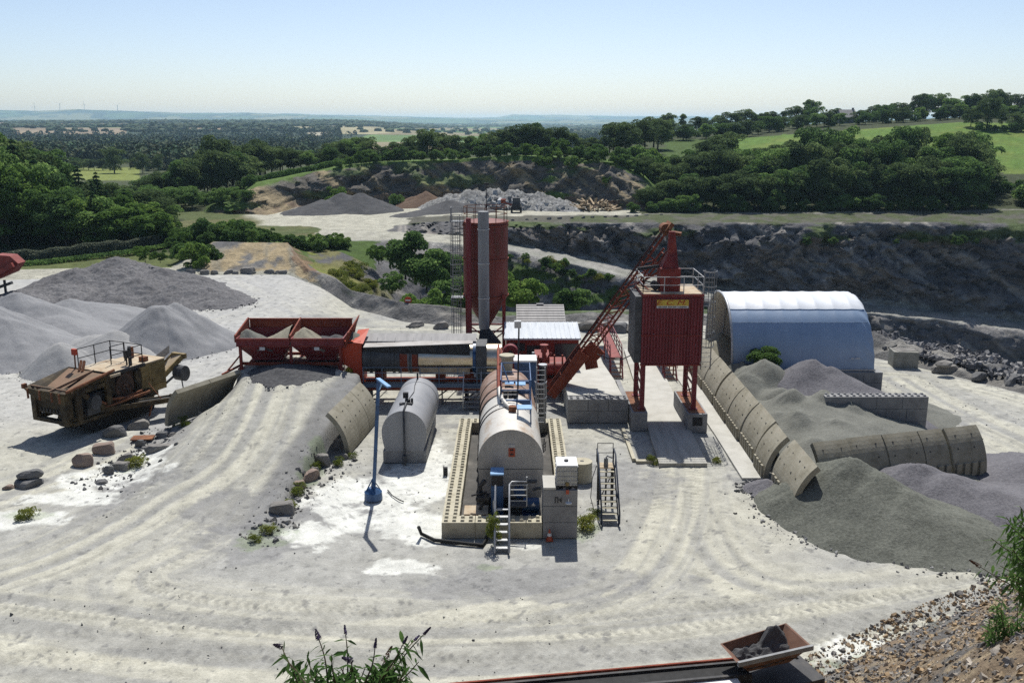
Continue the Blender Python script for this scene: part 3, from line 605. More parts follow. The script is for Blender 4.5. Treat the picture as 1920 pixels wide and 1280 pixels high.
mb = MB(); bx(mb, -2.48, -1.75, yd - 1.1, yd + 1, 1.6, 4.0); mb.build('duct_box', M['grey_dk'], t)
mb = MB(); cyl(mb, (-1.74, yd, zc), (-.75, yd, zc), .98, 'x', n=40); mb.build('jacket', M['steel'], t)
mb = MB()
for x in (-9.2, -5, -3): bx(mb, x - .3, x + .3, yd - .8, yd + .8, 1.3, 2.1)
bx(mb, -10.4, -.8, yd - .75, yd - .5, .95, 1.3); bx(mb, -10.4, -.8, yd + .5, yd + .75, .95, 1.3)
mb.build('chassis', M['rust_red'], t)
mb = MB(); bx(mb, -6.4, -2.9, yd - 1.14, yd - 1.08, 2.02, 2.42); bx(mb, -6.5, -2.8, yd - 1.2, yd - 1.06, 2.43, 2.5); mb.build('guard_plate', M['sand_top'], t)
for x in (-10.0, -7.6, -5.4, -3.2, -1.2):
    mb = MB(); bx(mb, x - .1, x + .1, yd - .72, yd - .52, 0, .95); bx(mb, x - .1, x + .1, yd + .52, yd + .72, 0, .95); mb.bar((x, yd - .6, .1), (x + 1.2, yd - .6, .95), .08); mb.build('leg', M['dark'], t)
# walkway in front of the drum
mb = MB(); bx(mb, -10.2, -1.1, 61.4, 62.15, 1.38, 1.44); mb.build('walkway_deck', M['grey_dk'], t)
mb = MB(); mb.rail([(x, 61.42, 1.44) for x in np.linspace(-10.15, -1.1, 8)], 1.25, w=.05, mids=2); bx(mb, -10.2, -1.1, 61.37, 61.42, 1.25, 1.52); mb.build('walkway_rail', mat('blue_grey_rail', [(.06, .1, .16), (.12, .17, .24)], 3, .5), t)
mb = MB(); bx(mb, -10.2, -1.1, 61.55, 61.75, 1.0, 1.25); bx(mb, -10.2, -1.1, 61.95, 62.1, 1.05, 1.375)
mb.build('walkway_beam', M['rust_red'], t)
mb = MB()
for x in (-9.6, -7.2, -4.8, -3.0, -1.3): mb.bar((x, 61.6, 0), (x, 61.6, 1.0), .09); mb.bar((x, 61.6, .0), (x + 1.0, 61.6, 1.0), .05)
mb.build('walkway_post', M['grey_dk'], t)
# walkway steps down to the ground
mb = MB()
for k in range(5): bx(mb, -3.3, -2.1, 60.2 + .24 * k, 60.46 + .24 * k, .2 + .26 * k, .24 + .26 * k)
mb.build('steps', M['grey'], t)
mb = MB(); mb.rail([(-3.3, 60.2, .1), (-3.3, 61.4, 1.4)], 1.0, mids=2); mb.rail([(-2.1, 60.2, .1), (-2.1, 61.4, 1.4)], 1.0, mids=2); mb.build('steps_rail', M['galv'], t)
# hood / duct along the top of the drum
mb = MB()
a = [Vector(p) for p in ((-10.1, 62.35, 3.62), (-10.1, 62.3, 3.84), (-10.1, 64.6, 4.05), (-10.1, 64.6, 3.6))]
b = [Vector(p) for p in ((-2.9, 62.2, 2.98), (-2.9, 62.3, 4.1), (-2.9, 64.6, 4.05), (-2.9, 64.6, 2.8))]
mb.loft([a, b]); mb.build('hood', M['dark'], t)
mb = MB(); mb.add([(-10.2, 62.15, 3.9), (-2.7, 62.2, 4.16), (-2.7, 62.85, 4.2), (-10.2, 63.3, 4.05)], [(0, 1, 2, 3)]); mb.add([(-10.2, 62.15, 3.86), (-2.7, 62.2, 4.12), (-2.7, 62.2, 4.16), (-10.2, 62.15, 3.9)], [(0, 1, 2, 3)])
mb.build('cover_sheet', M['cover'], t)
mb = MB(); mb.add([(-10.3, 63.3, 4.02), (-2.5, 63.1, 4.1), (-2.5, 64.7, 4.3), (-10.3, 64.7, 4.3)], [(0, 1, 2, 3)]); bx(mb, -10.3, -2.5, 63.02, 63.14, 4.0, 4.12)
for k in range(6): mb.bar((-9.4 + 1.25 * k, 63.0, 4.1), (-9.4 + 1.25 * k, 63.5, 4.26), .06)
mb.build('conveyor_cover', M['roof_grey'], t)
# ---- orange transfer box
t = E('transfer_box', -10.95, 63.3, 0, 'bright orange steel transfer box with a yellow wheel between red bins and drum', 'machine housing')
mb = MB(); mb.prism([(-11.75, 62.3, 2.75), (-11.75, 62.3, 4.05), (-10.35, 62.3, 4.2), (-10.35, 62.3, .5), (-10.95, 62.3, .5), (-11.0, 62.3, 2.3)], (0, 2.1, 0)); mb.build('housing', M['orange'], t)
mb = MB(); bx(mb, -11.7, -10.4, 62.4, 64.3, 4.201, 4.26); mb.add([(-10.9, 62.2, 4.23), (-10.2, 62.15, 4.15), (-10.1, 64.5, 4.7), (-10.9, 64.5, 4.6)], [(0, 1, 2, 3)]); mb.build('flap', M['orange'], t)
mb = MB(); cyl(mb, (-11.15, 62.45, 2.05), (-11.15, 62.7, 2.05), .42, 'y'); mb.build('wheel', mat('yellow_guard', [(.3, .24, .02), (.42, .34, .04)], 3, .6), t)
# ---- silo ----------------------------------------------------------------------
t = E('filler_silo', -2.1, 74, 0, 'tall red cylindrical filler silo with a cone bottom on steel legs', 'silo')
sx, sy = -2.1, 74.0; Rs = 1.78
mb = MB(); n = 40
prof = [(.3, 2.7), (.35, 2.9), (Rs, 5.35), (Rs, 11.2), (Rs - .05, 11.3), (.1, 11.55)]
mb.loft([disc_ring((sx, sy, z), r, 'z', n) for r, z in prof[:4]], True, (True, False), True); mb.loft([disc_ring((sx, sy, z), r, 'z', n) for r, z in prof[3:]], True, (False, True)); mb.build('body', mat('silo_red_paint', [(.075, .04, .02), (.14, .032, .028), (.19, .05, .04), (.1, .065, .032)], .5, .6, bump=.05, stretch=(2, 2, .35), pos=[.3, .45, .6, .75]), t)
mb = MB()
for z in (5.35, 8.3, 10.95, 11.2): cyl(mb, (sx, sy, z), (sx, sy, z + .1), Rs + .06, 'z', n=40)
mb.build('hoop', M['rust_red'], t)
mb = MB(); ring = [(sx + 1.7 * math.cos(a), sy + 1.7 * math.sin(a), 11.3) for a in np.linspace(0, 2 * math.pi, 13)[:-1]]
mb.rail(ring, 1.15, w=.05, mids=1, closed=True); mb.build('top_rail', M['rust'], t)
for dx in (-1.45, 1.45):
    for dy in (-1.3, 1.3):
        mb = MB(); bx(mb, sx + dx - .13, sx + dx + .13, sy + dy - .13, sy + dy + .13, 0, 5.6); mb.build('leg', M['red_dk'], t)
mb = MB()
for dy in (-1.3, 1.3):
    for z0, z1 in ((.3, 2.6),): mb.bar((sx - 1.45, sy + dy, z0), (sx + 1.45, sy + dy, z1), .09); mb.bar((sx + 1.45, sy + dy, z0), (sx - 1.45, sy + dy, z1), .09); mb.bar((sx - 1.45, sy + dy, 2.65), (sx + 1.45, sy + dy, 2.65), .12)
for dx in (-1.45, 1.45): mb.bar((sx + dx, sy - 1.3, 2.65), (sx + dx, sy + 1.3, 2.65), .12); mb.bar((sx + dx, sy - 1.3, .3), (sx + dx, sy + 1.3, 2.6), .08)
mb.build('brace', M['red_dk'], t)
mb = MB(); bx(mb, XY(875, 72.2, 7), XY(884, 72.2, 7), 71.9, 72.25, 1.5, 11.7); mb.build('fill_pipe', M['red'], t)
mb = MB(); mb.bar((sx + .1, sy - .3, 11.4), (sx + .1, sy - .3, 14.2), .05); mb.bar((sx - .1, sy - .3, 14.2), (sx + .3, sy - .3, 14.2), .14); mb.build('mast', M['dark'], t)
cage_ladder(sx - 2.35, sy - .2, 0.2, 11.8, .6, .45, (0, -1)).build('caged_ladder', M['grey'], t)
mb = MB(); bx(mb, sx - 2.75, sx - 1.7, sy - .8, sy + .3, 11.25, 11.32); bx(mb, sx - 2.75, sx - 1.8, sy - .8, sy + .3, 5.2, 5.26); mb.rail([(sx - 2.7, sy + .3, 11.3), (sx - 2.7, sy - .75, 11.3), (sx - 1.8, sy - .75, 11.3)], 1.1); mb.build('landing', M['grey'], t)
# ---- grey stack
t = E('exhaust_stack', -2.15, 71.2, 2, 'slim pale grey exhaust stack standing in front of the red silo', 'chimney')
kx = XY(907, 71.2, 7)
mb = MB(); mb.loft([disc_ring((kx, 71.2, z), r, 'z', 24) for r, z in ((.38, 3.2), (.42, 3.6), (.42, 12.3))], True, (True, True), True); mb.build('pipe', mat('stack_sheet', [(.16, .165, .17), (.22, .225, .23), (.26, .262, .262)], 1, .55, stretch=(1, 1, .3), bump=.05), t)
mb = MB()
for z in (5.6, 8.3, 10.9): cyl(mb, (kx, 71.2, z), (kx, 71.2, z + .07), .46, 'z', n=24)
mb.build('collar', M['galv'], t)
mb = MB(); mb.loft([rect(kx - .5, kx + 1.3, 70.2, 72.2, 0), rect(kx - .5, kx + 1.3, 70.2, 72.2, 1.9), rect(kx - .3, kx + .4, 70.9, 71.5, 3.2)], True, (False, True)); mb.build('fan_base', M['dark'], t)
# ---- control cabin
t = E('control_cabin', 2.3, 69.7, 0, 'low red control cabin with a pale ribbed metal roof behind the big tank', 'cabin')
x0, x1 = -.45, 5.0
mb = MB(); bx(mb, x0, x1, 68, 71.5, 0, 3.1); mb.build('wall', M['red_dk'], t)
mb = MB(); mb.prism([(x0 - .15, 67.6, 3.13), (x0 - .15, 67.6, 3.25), (x0 - .15, 72.0, 3.55), (x0 - .15, 72.0, 3.4)], (x1 - x0 + .3, 0, 0))
for k in range(17):
    x = x0 - .1 + k * (x1 - x0 + .2) / 16; mb.bar((x, 67.6, 3.27), (x, 72.0, 3.57), .05)
mb.build('roof', M['roof_pale'], t)
mb = MB(); bx(mb, XY(1040, 68, 2), XY(1083, 68, 2), 67.94, 67.997, 1.55, 2.75); w_ = mb.build('window', M['glass'], t)
mb = MB(); bx(mb, XY(988, 68, 2), XY(1012, 68, 2), 67.94, 67.997, .3, 2.6); mb.build('door', M['dark'], t)
mb = MB(); bx(mb, XY(952, 68, 2), XY(984, 68, 2), 67.95, 67.997, 2.2, 2.8); mb.build('vent_panel', M['dark'], t)
# ---- shed behind the cabin
t = E('grey_shed', 2.2, 76, 0, 'small shed with a dark grey sloping sheet roof behind the red cabin', 'shed')
x0, x1 = XY(968, 76, 3), XY(1058, 76, 3)
mb = MB(); bx(mb, x0 + .1, x1 - .1, 73.4, 77.6, 0, 2.9); mb.build('wall', M['grey_dk'], t)
mb = MB(); mb.prism([(x0, 72.8, 2.85), (x0, 72.8, 2.95), (x0, 77.2, 3.95), (x0, 78.3, 3.2), (x0, 78.3, 3.1), (x0, 77.2, 3.83)], (x1 - x0, 0, 0))
for k in range(9): mb.bar((x0 + .02, 72.9 + .5 * k, 2.99 + .114 * k), (x1 - .02, 72.9 + .5 * k, 2.99 + .114 * k), .035)
bx(mb, (x0 + x1) / 2 - .3, (x0 + x1) / 2 + .3, 77.0, 77.35, 3.93, 4.03)
mb.build('roof', M['roof_grey'], t)
# ---- mixer and fans
t = E('mixer_unit', 3.6, 65, 0, 'dark red mixing machine with round fan housings at the foot of the hoist', 'mixer')
mb = MB(); bx(mb, XY(1003, 64.5, 2), XY(1030, 64.5, 2), 64, 66.4, 1.3, 2.7); bx(mb, XY(1031, 64.5, 2), XY(1062, 64.5, 2), 64.3, 66.2, 1.3, 2.2); cyl(mb, (XY(1008, 64, 2), 64.0, 1.9), (XY(1060, 64, 2), 64.0, 1.9), .5, 'x'); mb.build('housing', M['red_dk'], t)
mb = MB()
for px in (1010, 1024, 1040, 1055): x = XY(px, 63.5, 2); cyl(mb, (x, 64.0, 1.9), (x + .08, 64.0, 1.9), .56, 'x'); bx(mb, x - .05, x + .05, 63.9, 64.1, 2.4, 2.9)
mb.build('mixer_rib', M['rust_red'], t)
mb = MB(); bx(mb, XY(1020, 63.5, 1.2), XY(1072, 63.5, 1.2), 63.1, 63.4, .95, 1.35); bx(mb, XY(1005, 64, 1.2), XY(1072, 64, 1.2), 63.42, 66.3, 1.0, 1.28); mb.build('base_beam', M['rust_red'], t)
for px in (1012, 1040, 1062):
    mb = MB(); x = XY(px, 63.6, 0); bx(mb, x - .1, x + .1, 63.5, 63.7, 0, 1.0); bx(mb, x - .1, x + .1, 65.8, 66, 0, 1.0); mb.build('leg', M['dark'], t)
for px, py, y, r in ((957, 661, 65.6, .55), (971, 680, 64.4, .52)):
    c = V(px, py, y); mb = MB(); cyl(mb, c, c + Vector((0, .6, 0)), r, 'y'); mb.box(c + Vector((-r * .6, .3, -r * .6)), (r * 1.1, .58, r * 1.3)); f = mb.build('fan_housing', M['red'], t)
    mb = MB(); cyl(mb, c - Vector((0, .02, 0)), c + Vector((0, .01, 0)), r * .3, 'y'); mb.build('fan_inlet', M['dark'], f)
mb = MB(); c = V(1020, 660, 63.8); cyl(mb, c, c + Vector((0, 0, .5)), .22, 'z'); cyl(mb, c + Vector((0, 0, .5)), c + Vector((0, 0, .55)), .3, 'z'); mb.tube([c + Vector((0, 0, .1)), c + Vector((0, 0, -.8))], .14); mb.tube([c + Vector((.5, -.1, 0)), c + Vector((.2, -.1, -.5))], .07); mb.build('valve_stack', M['red_dk'], t)
mb = MB(); c = V(1022, 715, 62.6); mb.tube([V(1006, 668, 62), V(1006, 716, 62)], .05); mb.tube([V(1000, 660, 62.2), V(1000, 735, 62.2)], .1); mb.tube([V(1045, 740, 63), V(1045, 775, 63)], .12); mb.build('pipework', M['galv'], t)
# ---- blue cabinet behind the tank
t = E('blue_cabinet', .85, 57, 0, 'blue equipment cabinet with a pale top behind the rusty end of the big tank', 'cabinet')
mb = MB(); bx(mb, .15, 1.5, 56.4, 57.8, 2.0, 4.35); mb.build('body', M['blue'], t)
mb = MB(); bx(mb, .1, 1.55, 56.35, 57.85, 4.352, 4.45); mb.build('top', M['white'], t)
mb = MB()
for x in (.22, 1.43):
    for y in (56.5, 57.7): bx(mb, x - .06, x + .06, y - .06, y + .06, 0, 2.0)
mb.build('stand', M['dark'], t)
t = E('gas_column', 1.85, 57.2, 0, 'grey upright cylinder with white cap standing beside the blue cabinet', 'pipe')
mb = MB(); cyl(mb, (1.95, 57.2, 0), (1.95, 57.2, 3.9), .24, 'z'); mb.build('column', M['grey_dk'], t)
mb = MB(); cyl(mb, (1.95, 57.2, 3.9), (1.95, 57.2, 4.0), .28, 'z'); mb.build('cap', M['galv'], t)
# ---- skip hoist -----------------------------------------------------------------
t = E('skip_hoist', 3.4, 62, 0, 'rust red inclined lattice hoist rising to the head of the red storage tower', 'hoist')
P0 = Vector((XY(1036, 61.6, 1.4), 61.6, 1.35)); P1 = Vector((XY(1247, 59.3, 12.3), 59.3, 12.2))
ax = (P1 - P0).normalized(); up = Vector((0, -1, 0)).cross(ax).normalized(); up = up if up.z > 0 else -up
Lh = (P1 - P0).length; wd = Vector((0, .65, 0)); dp = .75
for s in (-1, 1):
    mb = MB()
    a0 = P0 + wd * s; a1 = P1 + wd * s
    mb.bar(a0, a1, .14); mb.bar(a0 + ax * 3.6 - up * dp, a1 - ax * 1.0 - up * dp, .12)
    k = 0; d = 3.6
    while d < Lh - 1.9:
        q = a0 + ax * d; mb.bar(q, q + ax * .9 - up * dp, .06); mb.bar(q + ax * .9 - up * dp, q + ax * .9, .055); d += .95
    mb.build('lattice_girder', M['rust_red'], t)
mb = MB(); d = 1.0
while d < Lh - .3:
    q = P0 + ax * d; mb.bar(q - wd, q + wd, .05); 
    if d > 3.6: mb.bar(q - wd - up * dp, q + wd - up * dp, .05)
    d += 1.2
mb.build('cross_tie', M['rust_red'], t)
mb = MB()
for s in (-1, 1):
    q = P0 + wd * s * 1.12; mb.prism([q - ax * .6 - up * .55, q + ax * 3.3 - up * .75, q + ax * 3.3 + up * .1, q - ax * .6 + up * .1], (0, .07, 0))
mb.bar(P0 - up * .5, P0 + ax * 3.3 - up * .7, 1.4, .06); mb.bar(P0 + ax * 2.6 - up * .9, P0 + ax * 3.2 - up * 1.5, .9, .1, (0, 1, 0)); mb.bar(P0 + ax * 3.0 - up * .8, P0 + ax * 4.1 - up * .95, 1.2, .25, (0, 1, 0))
mb.build('lower_chute', M['rust_red'], t)
mb = MB(); mb.bar(P0 - wd * .4 + up * .12, P1 - wd * .4 + up * .12, .04); mb.bar(P0 + wd * .4 + up * .12, P1 + wd * .4 + up * .12, .04)
for s in (-.7, .2): mb.bar(P0 + Vector((0, s, .2)) + ax * .5, P1 + Vector((-.1, s, .35)), .025)
mb.build('hoist_rope', M['dark'], t)
mb = MB(); mb.box(P1 + ax * .2, (.9, 1.6, .25), m=Matrix((ax, Vector((0, 1, 0)), up)).transposed()); cyl(mb, P1 + Vector((0, -.5, .15)), P1 + Vector((0, .5, .15)), .33, 'y')
mb.bar(P1 + Vector((.3, 0, -.1)), P1 + Vector((1.0, -.2, -.2)), .7, .2); mb.build('head_frame', M['rust'], t)
for d, zt in ((Lh * .55, None),):
    q = P0 + ax * (Lh * .72); mb = MB()
    for s in (-1, 1): mb.bar(q + wd * s - up * dp, Vector((8.6, 58.6 + s * .7, 8.6)), .1)
    mb.bar(q + ax * .1 - up * dp, Vector((9.6, 58.4, 9.9)), .12); mb.build('strut', M['rust_red'], t)
# ---- storage tower ----------------------------------------------------------------
t = E('storage_tower', 9.9, 58.2, 0, 'tall red ribbed storage bin on legs straddling the weighbridge with a yellow sign', 'storage bin')
x0, x1, y0, y1, zb, zt = 8.05, 11.75, 56.5, 59.9, 4.2, 8.5
mb = MB(); bx(mb, x0, x1, y0, y1, zb, zt); mb.build('bin_body', M['red'], t)
mb = MB(); nR = 19
for k in range(nR + 1):
    x = x0 + .06 + k * (x1 - x0 - .12) / nR; bx(mb, x - .05, x + .05, y0 - .06, y0 - .002, zb + .12, zt - .1)
for k in range(16):
    y = y0 + .1 + k * (y1 - y0 - .2) / 15; bx(mb, x1 + .002, x1 + .06, y - .05, y + .05, zb + .1, zt - .1)
mb.build('rib_sheet', M['red'], t)
mb = MB(); bx(mb, x0 - .05, x1 + .05, y0 - .09, y0 - .062, zb + 1.82, zb + 1.88); bx(mb, x0 - .06, x1 + .06, y0 - .1, y1 + .1, zt + .002, zt + .12); bx(mb, x0 - .05, x1 + .05, y0 - .08, y0 + .06, zb - .1, zb - .002); bx(mb, x0 - .05, x1 + .05, y1 - .06, y1 + .08, zb - .1, zb - .002); mb.build('edge_beam', M['red_dk'], t)
mb = MB(); bx(mb, x0 - .42, x0 - .004, y0 + .15, y1 - .1, zb + .05, zt - .05); mb.build('side_cladding', M['grey_dk'], t)
for x in (x0 + .18, x1 - .25):
    for y in (y0 + .2, y1 - .2):
        mb = MB(); bx(mb, x - .14, x + .14, y - .14, y + .14, 1.22, zb - .1); bx(mb, x - .25, x + .25, y - .25, y + .25, 1.2, 1.26); mb.build('leg', M['red'], t)
mb = MB()
for x in (x0 + .18, x1 - .25):
    for z in (1.5, 2.8): mb.bar((x, y0 + .2, z), (x, y1 - .2, z + 1.1), .07); mb.bar((x, y1 - .2, z), (x, y0 + .2, z + 1.1), .07)
    mb.bar((x, y0 + .2, 2.7), (x, y1 - .2, 2.7), .09)
mb.build('brace', M['red_dk'], t)
mb = MB(); bx(mb, x0 - .02, x1 + .02, y0 - .02, y1 + .02, zt + .122, zt + .16); mb.build('deck', M['sand_top'], t)
mb = MB(); ztd = zt + .16
mb.rail([(x0, y0, ztd), (x0 + 1.3, y0, ztd), (x1 - 1.2, y0, ztd), (x1, y0, ztd), (x1, (y0 + y1) / 2, ztd), (x1, y1, ztd), (x0 + 2, y1, ztd), (x0, y1, ztd)], 1.05, w=.05, mids=1, closed=True); mb.build('deck_rail', M['galv'], t)
hx = XY(1255, 57.6, 9.3)
mb = MB(); bx(mb, hx - .62, hx + .62, 57.2, 58.6, ztd, 10.1); mb.loft([rect(hx - .55, hx + .5, 57.3, 58.5, 10.1), rect(hx - .1, hx + .45, 57.8, 58.3, 11.0), rect(hx - .05, hx + .3, 57.9, 58.3, 12.3)], True, (False, True)); mb.build('receiving_box', M['orange'] if False else M['red_dk'], t)
mb = MB(); mb.bar((hx - .6, 57.9, 10.15), (hx - 1.9, 58.4, 9.9), .18); mb.bar((hx - 1.6, 57.5, 9.3), (hx - .7, 57.4, 9.1), .08); cyl(mb, (hx - .9, 57.3, 9.0), (hx - .9, 57.9, 9.0), .25, 'y'); mb.build('drive', M['dark'], t)
cage_ladder(x1 + .55, y0 + .9, 3.6, 10.0, .6, .42, (0, -1)).build('caged_ladder', M['grey'], t)
# the sign
s0 = V(1232, 562, y0 - .07); s1 = V(1291, 577.5, y0 - .07); zm = s1.z + (s0.z - s1.z) * .27
mb = MB(); bx(mb, s0.x, s1.x, y0 - .095, y0 - .065, zm, s0.z); sg = mb.build('sign', M['sign_y'], t); sg['label'] = 'yellow sign with red letters'
mb = MB(); bx(mb, s0.x - .01, s1.x - .01, y0 - .097, y0 - .065, s1.z, zm - .002); sw = mb.build('sign_strip', M['sign_w'], sg)
def text_mesh(name, body, size, loc, m, parent, shear=0., ext=.004, rot=(R(90), 0, 0), xs=1.):
    cu = bpy.data.curves.new(name, 'FONT'); cu.body = body; cu.size = size; cu.shear = shear; cu.extrude = ext; cu.align_x = 'CENTER'; cu.align_y = 'CENTER'
    o = bpy.data.objects.new(name, cu); col.objects.link(o)
    dg = bpy.context.evaluated_depsgraph_get(); me = bpy.data.meshes.new_from_object(o.evaluated_get(dg)); bpy.data.objects.remove(o); bpy.data.curves.remove(cu)
    off = Vector((0, 0, 0)); p = parent
    while p: off += p.location; p = p.parent
    o = link_mesh(name, me, m, parent); me.materials.clear(); me.materials.append(m); o.location = Vector(loc) - off; o.rotation_euler = rot; o.scale = (xs, 1, 1); return o
text_mesh('lettering', 'E. C. M.', (s0.z - zm) * 1.12, ((s0.x + s1.x) / 2 - .12, y0 - .101, (s0.z + zm) / 2), M['sign_r'], sg, .35, xs=1.35)
mb = MB(); random.seed(3); x = s0.x + .06                      # the strip's words are too small to read in the photo: strokes only
for wl in (8, 1, 7, 1, 8):
    if wl == 1: x += .07; continue
    for k in range(wl): bx(mb, x, x + .05, y0 - .1, y0 - .0975, s1.z + .03, s1.z + .03 + random.choice((.055, .07, .085))); x += .072
mb.build('small_lettering', M['dark'], sg)
# plinths under the tower
for nm, lab, (a, b, c, d), hole in (('tower_plinth', 'hollow concrete plinth under the right legs of the red tower', (10.98, 12.2, 55.6, 60.8), True), ('tower_plinth', 'concrete plinth under the left legs of the red tower', (7.55, 8.5, 55.9, 60.8), False)):
    q = E(nm, (a + b) / 2, (c + d) / 2, 0, lab, 'plinth')
    mb = MB(); bx(mb, a, b, c, d, 0, 1.2); mb.build('block', M['conc_grey'], q)
    if hole: mb = MB(); bx(mb, a + .3, b - .3, c - .01, c + .02, .45, 1.0); mb.build('opening', M['dark'], q)
    mb = MB(); bx(mb, a + .1, b - .1, c + .2, d - .2, 1.201, 1.215); mb.build('top_plate', M['rust'], q)
# ---- weighbridge
t = E('weighbridge', 10, 59, 0, 'long pale concrete weighbridge running beneath the red storage tower', 'weighbridge')
def strip(mb, pl, pr, z0, z1):
    n = len(pl); vs = [Vector((*p, z1)) for p in pl] + [Vector((*p, z1)) for p in pr] + [Vector((*p, z0)) for p in pl] + [Vector((*p, z0)) for p in pr]
    fs = []
    for i in range(n - 1): fs += [(i, n + i, n + i + 1, i + 1), (2 * n + i, i, i + 1, 2 * n + i + 1), (n + i, 3 * n + i, 3 * n + i + 1, n + i + 1)]
    fs += [(0, 2 * n, 3 * n, n), (n - 1, 2 * n - 1, 4 * n - 1, 3 * n - 1)]
    return mb.add(vs, fs)
mb = MB(); strip(mb, [(8.32, 49.8), (8.62, 57.4)], [(11.05, 49.8), (11.25, 57.4)], -.5, .16); mb.build('front_slab', M['conc'] if False else mat('worn_concrete_deck', [(.26, .25, .22), (.36, .35, .31), (.42, .41, .375)], .8, .9, bump=.15, stretch=(2.5, .3, 1)), t)
mb = MB(); strip(mb, [(8.62, 57.42), (9.1, 67.2)], [(11.25, 57.42), (11.6, 67.2)], -.5, .17); mb.build('deck_slab', M['conc_lt'], t)
mb = MB(); strip(mb, [(9.1, 67.22), (9.5, 77)], [(11.6, 67.22), (12.0, 77)], -.5, .15); mb.build('rear_slab', M['conc_lt'], t)
mb = MB(); strip(mb, [(6.9, 50.6), (6.9, 56)], [(7.1, 50.6), (7.1, 56)], -.9, .14); bx(mb, 7.1, 8.3, 50.3, 50.6, -.9, .1); mb.build('pit_kerb', M['conc_stud'], t)
q = E('side_strip', 13, 57, 0, 'pale concrete strip along the foot of the curved retaining wall', 'concrete strip')
mb = MB(); strip(mb, [(12.55, 47.8), (12.6, 55), (12.5, 70)], [(13.75, 47.8), (13.72, 55), (13.72, 70)], -.3, .07); mb.build('slab', M['conc_lt'], q)
# ---- red gangways
def gangway(x, y0, y1, z, lab):
    q = E('red_gangway', x, y0, 0, lab, 'gangway', 'red steel gangways beside the weighbridge')
    mb = MB(); bx(mb, x - .45, x + .45, y0 + 1.2, y1, z - .08, z); mb.build('deck', M['red_dk'], q)
    mb = MB()
    for k in range(5): bx(mb, x - .43, x + .43, y0 + .22 * k, y0 + .2 + .22 * k, z * (k + .6) / 5 - .03, z * (k + .6) / 5)
    mb.build('tread', M['rust'], q)
    mb = MB()
    for s in (-.45, .45):
        mb.rail([(x + s, y0 + 1.2 + k * (y1 - y0 - 1.2) / 6, z) for k in range(7)], 1.0, w=.06, mids=2); mb.bar((x + s, y0, 0), (x + s, y0 + 1.2, z), .12, .05); mb.bar((x + s, y0 + .05, .95), (x + s, y0 + 1.2, z + 1), .05)
    mb.build('rail', M['red'], q)
    mb = MB()
    for y in (y0 + 1.4, (y0 + y1) / 2, y1 - .2):
        for s in (-.4, .4): bx(mb, x + s - .05, x + s + .05, y - .05, y + .05, 0, z - .08)
    mb.build('post', M['red_dk'], q)
gangway(7.95, 68.2, 80, 1.35, 'red steel gangway with steps left of the weighbridge'); gangway(11.95, 67.6, 74, 1.3, 'red steps glimpsed beneath the storage tower right of the weighbridge')
# ---- interlocking concrete blocks
def block(mb, c, d, studs=True, rz=0.):
    mb.box(c, d, rz)
    if studs:
        nx = max(1, round(d[0] / .4)); ny = max(1, round(d[1] / .4)); rm = Matrix.Rotation(rz, 3, 'Z')
        for i in range(nx):
            for j in range(ny):
                o = rm @ Vector(((i + .5) / nx * d[0] - d[0] / 2, (j + .5) / ny * d[1] - d[1] / 2, d[2] / 2))
                p = Vector(c) + o
                lo = [p + rm @ Vector((a * .1, b * .1, 0)) for a, b in ((-1, -1), (1, -1), (1, 1), (-1, 1))]; hi = [p + rm @ Vector((a * .06, b * .06, .09)) for a, b in ((-1, -1), (1, -1), (1, 1), (-1, 1))]
                mb.loft([lo, hi], True, (False, True))
    return mb
def wall_of_blocks(name, label, cat, m, runs, origin, group=None):
    """runs: (x0,x1,y0,y1,z0, axis, length, studs)"""
    q = E(name, *origin, label, cat, group)
    for (x0, x1, y0, y1, z0, axis, ln_, st) in runs:
        a, b = (x0, x1) if axis == 'x' else (y0, y1); n = max(1, round((b - a) / ln_)); s = (b - a) / n
        for k in range(n):
            u0 = a + k * s + .014; u1 = a + (k + 1) * s - .014; j = random.uniform(-.008, .008)
            mb = MB()
            if axis == 'x': block(mb, ((u0 + u1) / 2, (y0 + y1) / 2 + j, z0 + .392), (u1 - u0, y1 - y0, .778), st)
            else: block(mb, ((x0 + x1) / 2 + j, (u0 + u1) / 2, z0 + .392), (x1 - x0, u1 - u0, .778), st)
            mb.build('block', m, q)
    return q
wall_of_blocks('bund_wall', 'low bund wall of studded cream concrete blocks around the big tank', 'wall', M['conc_stud'],
    [(-3.3, -2.5, 41.2, 56, 0, 'y', 1.6, True), (2.25, 3.05, 42.05, 56, 0, 'y', 1.6, True), (-3.3, 1.42, 40.4, 41.19, 0, 'x', 1.6, True), (-2.49, 2.24, 55.2, 56, 0, 'x', 1.6, True)], (-.1, 48, 0))
mb = MB(); bx(mb, -2.49, 2.24, 41.2, 55.19, -.05, .12); o = mb.build('bund_floor', mat('oily_concrete', [(.02, .019, .017), (.06, .056, .05), (.16, .15, .135)], .9, .7, pos=[.35, .55, .75], det=9), None, origin=(0, 48, 0)); tag(o, kind='structure')
q = wall_of_blocks('block_pillar', 'stack of three grey concrete blocks carrying the white liquid container', 'block stack', M['conc_grey'], [(1.43, 3.05, 40.4, 42.0, 0, 'x', 1.62, False), (1.43, 3.05, 40.4, 42.0, .8, 'x', 1.62, False), (1.43, 3.05, 40.4, 42.0, 1.6, 'x', 1.62, True)], (2.2, 41.2, 0))
mb = MB(); bx(mb, 1.45, 2.03, 40.42, 41.98, 2.397, 2.51); mb.build('cement_cap', M['conc_lt'], q)
c = V(1046, 937, 40.38); mb = MB()
for dx in (-.12, .0): bx(mb, c.x + dx - .02, c.x + dx + .02, 40.375, 40.39, c.z - .16, c.z + .14)
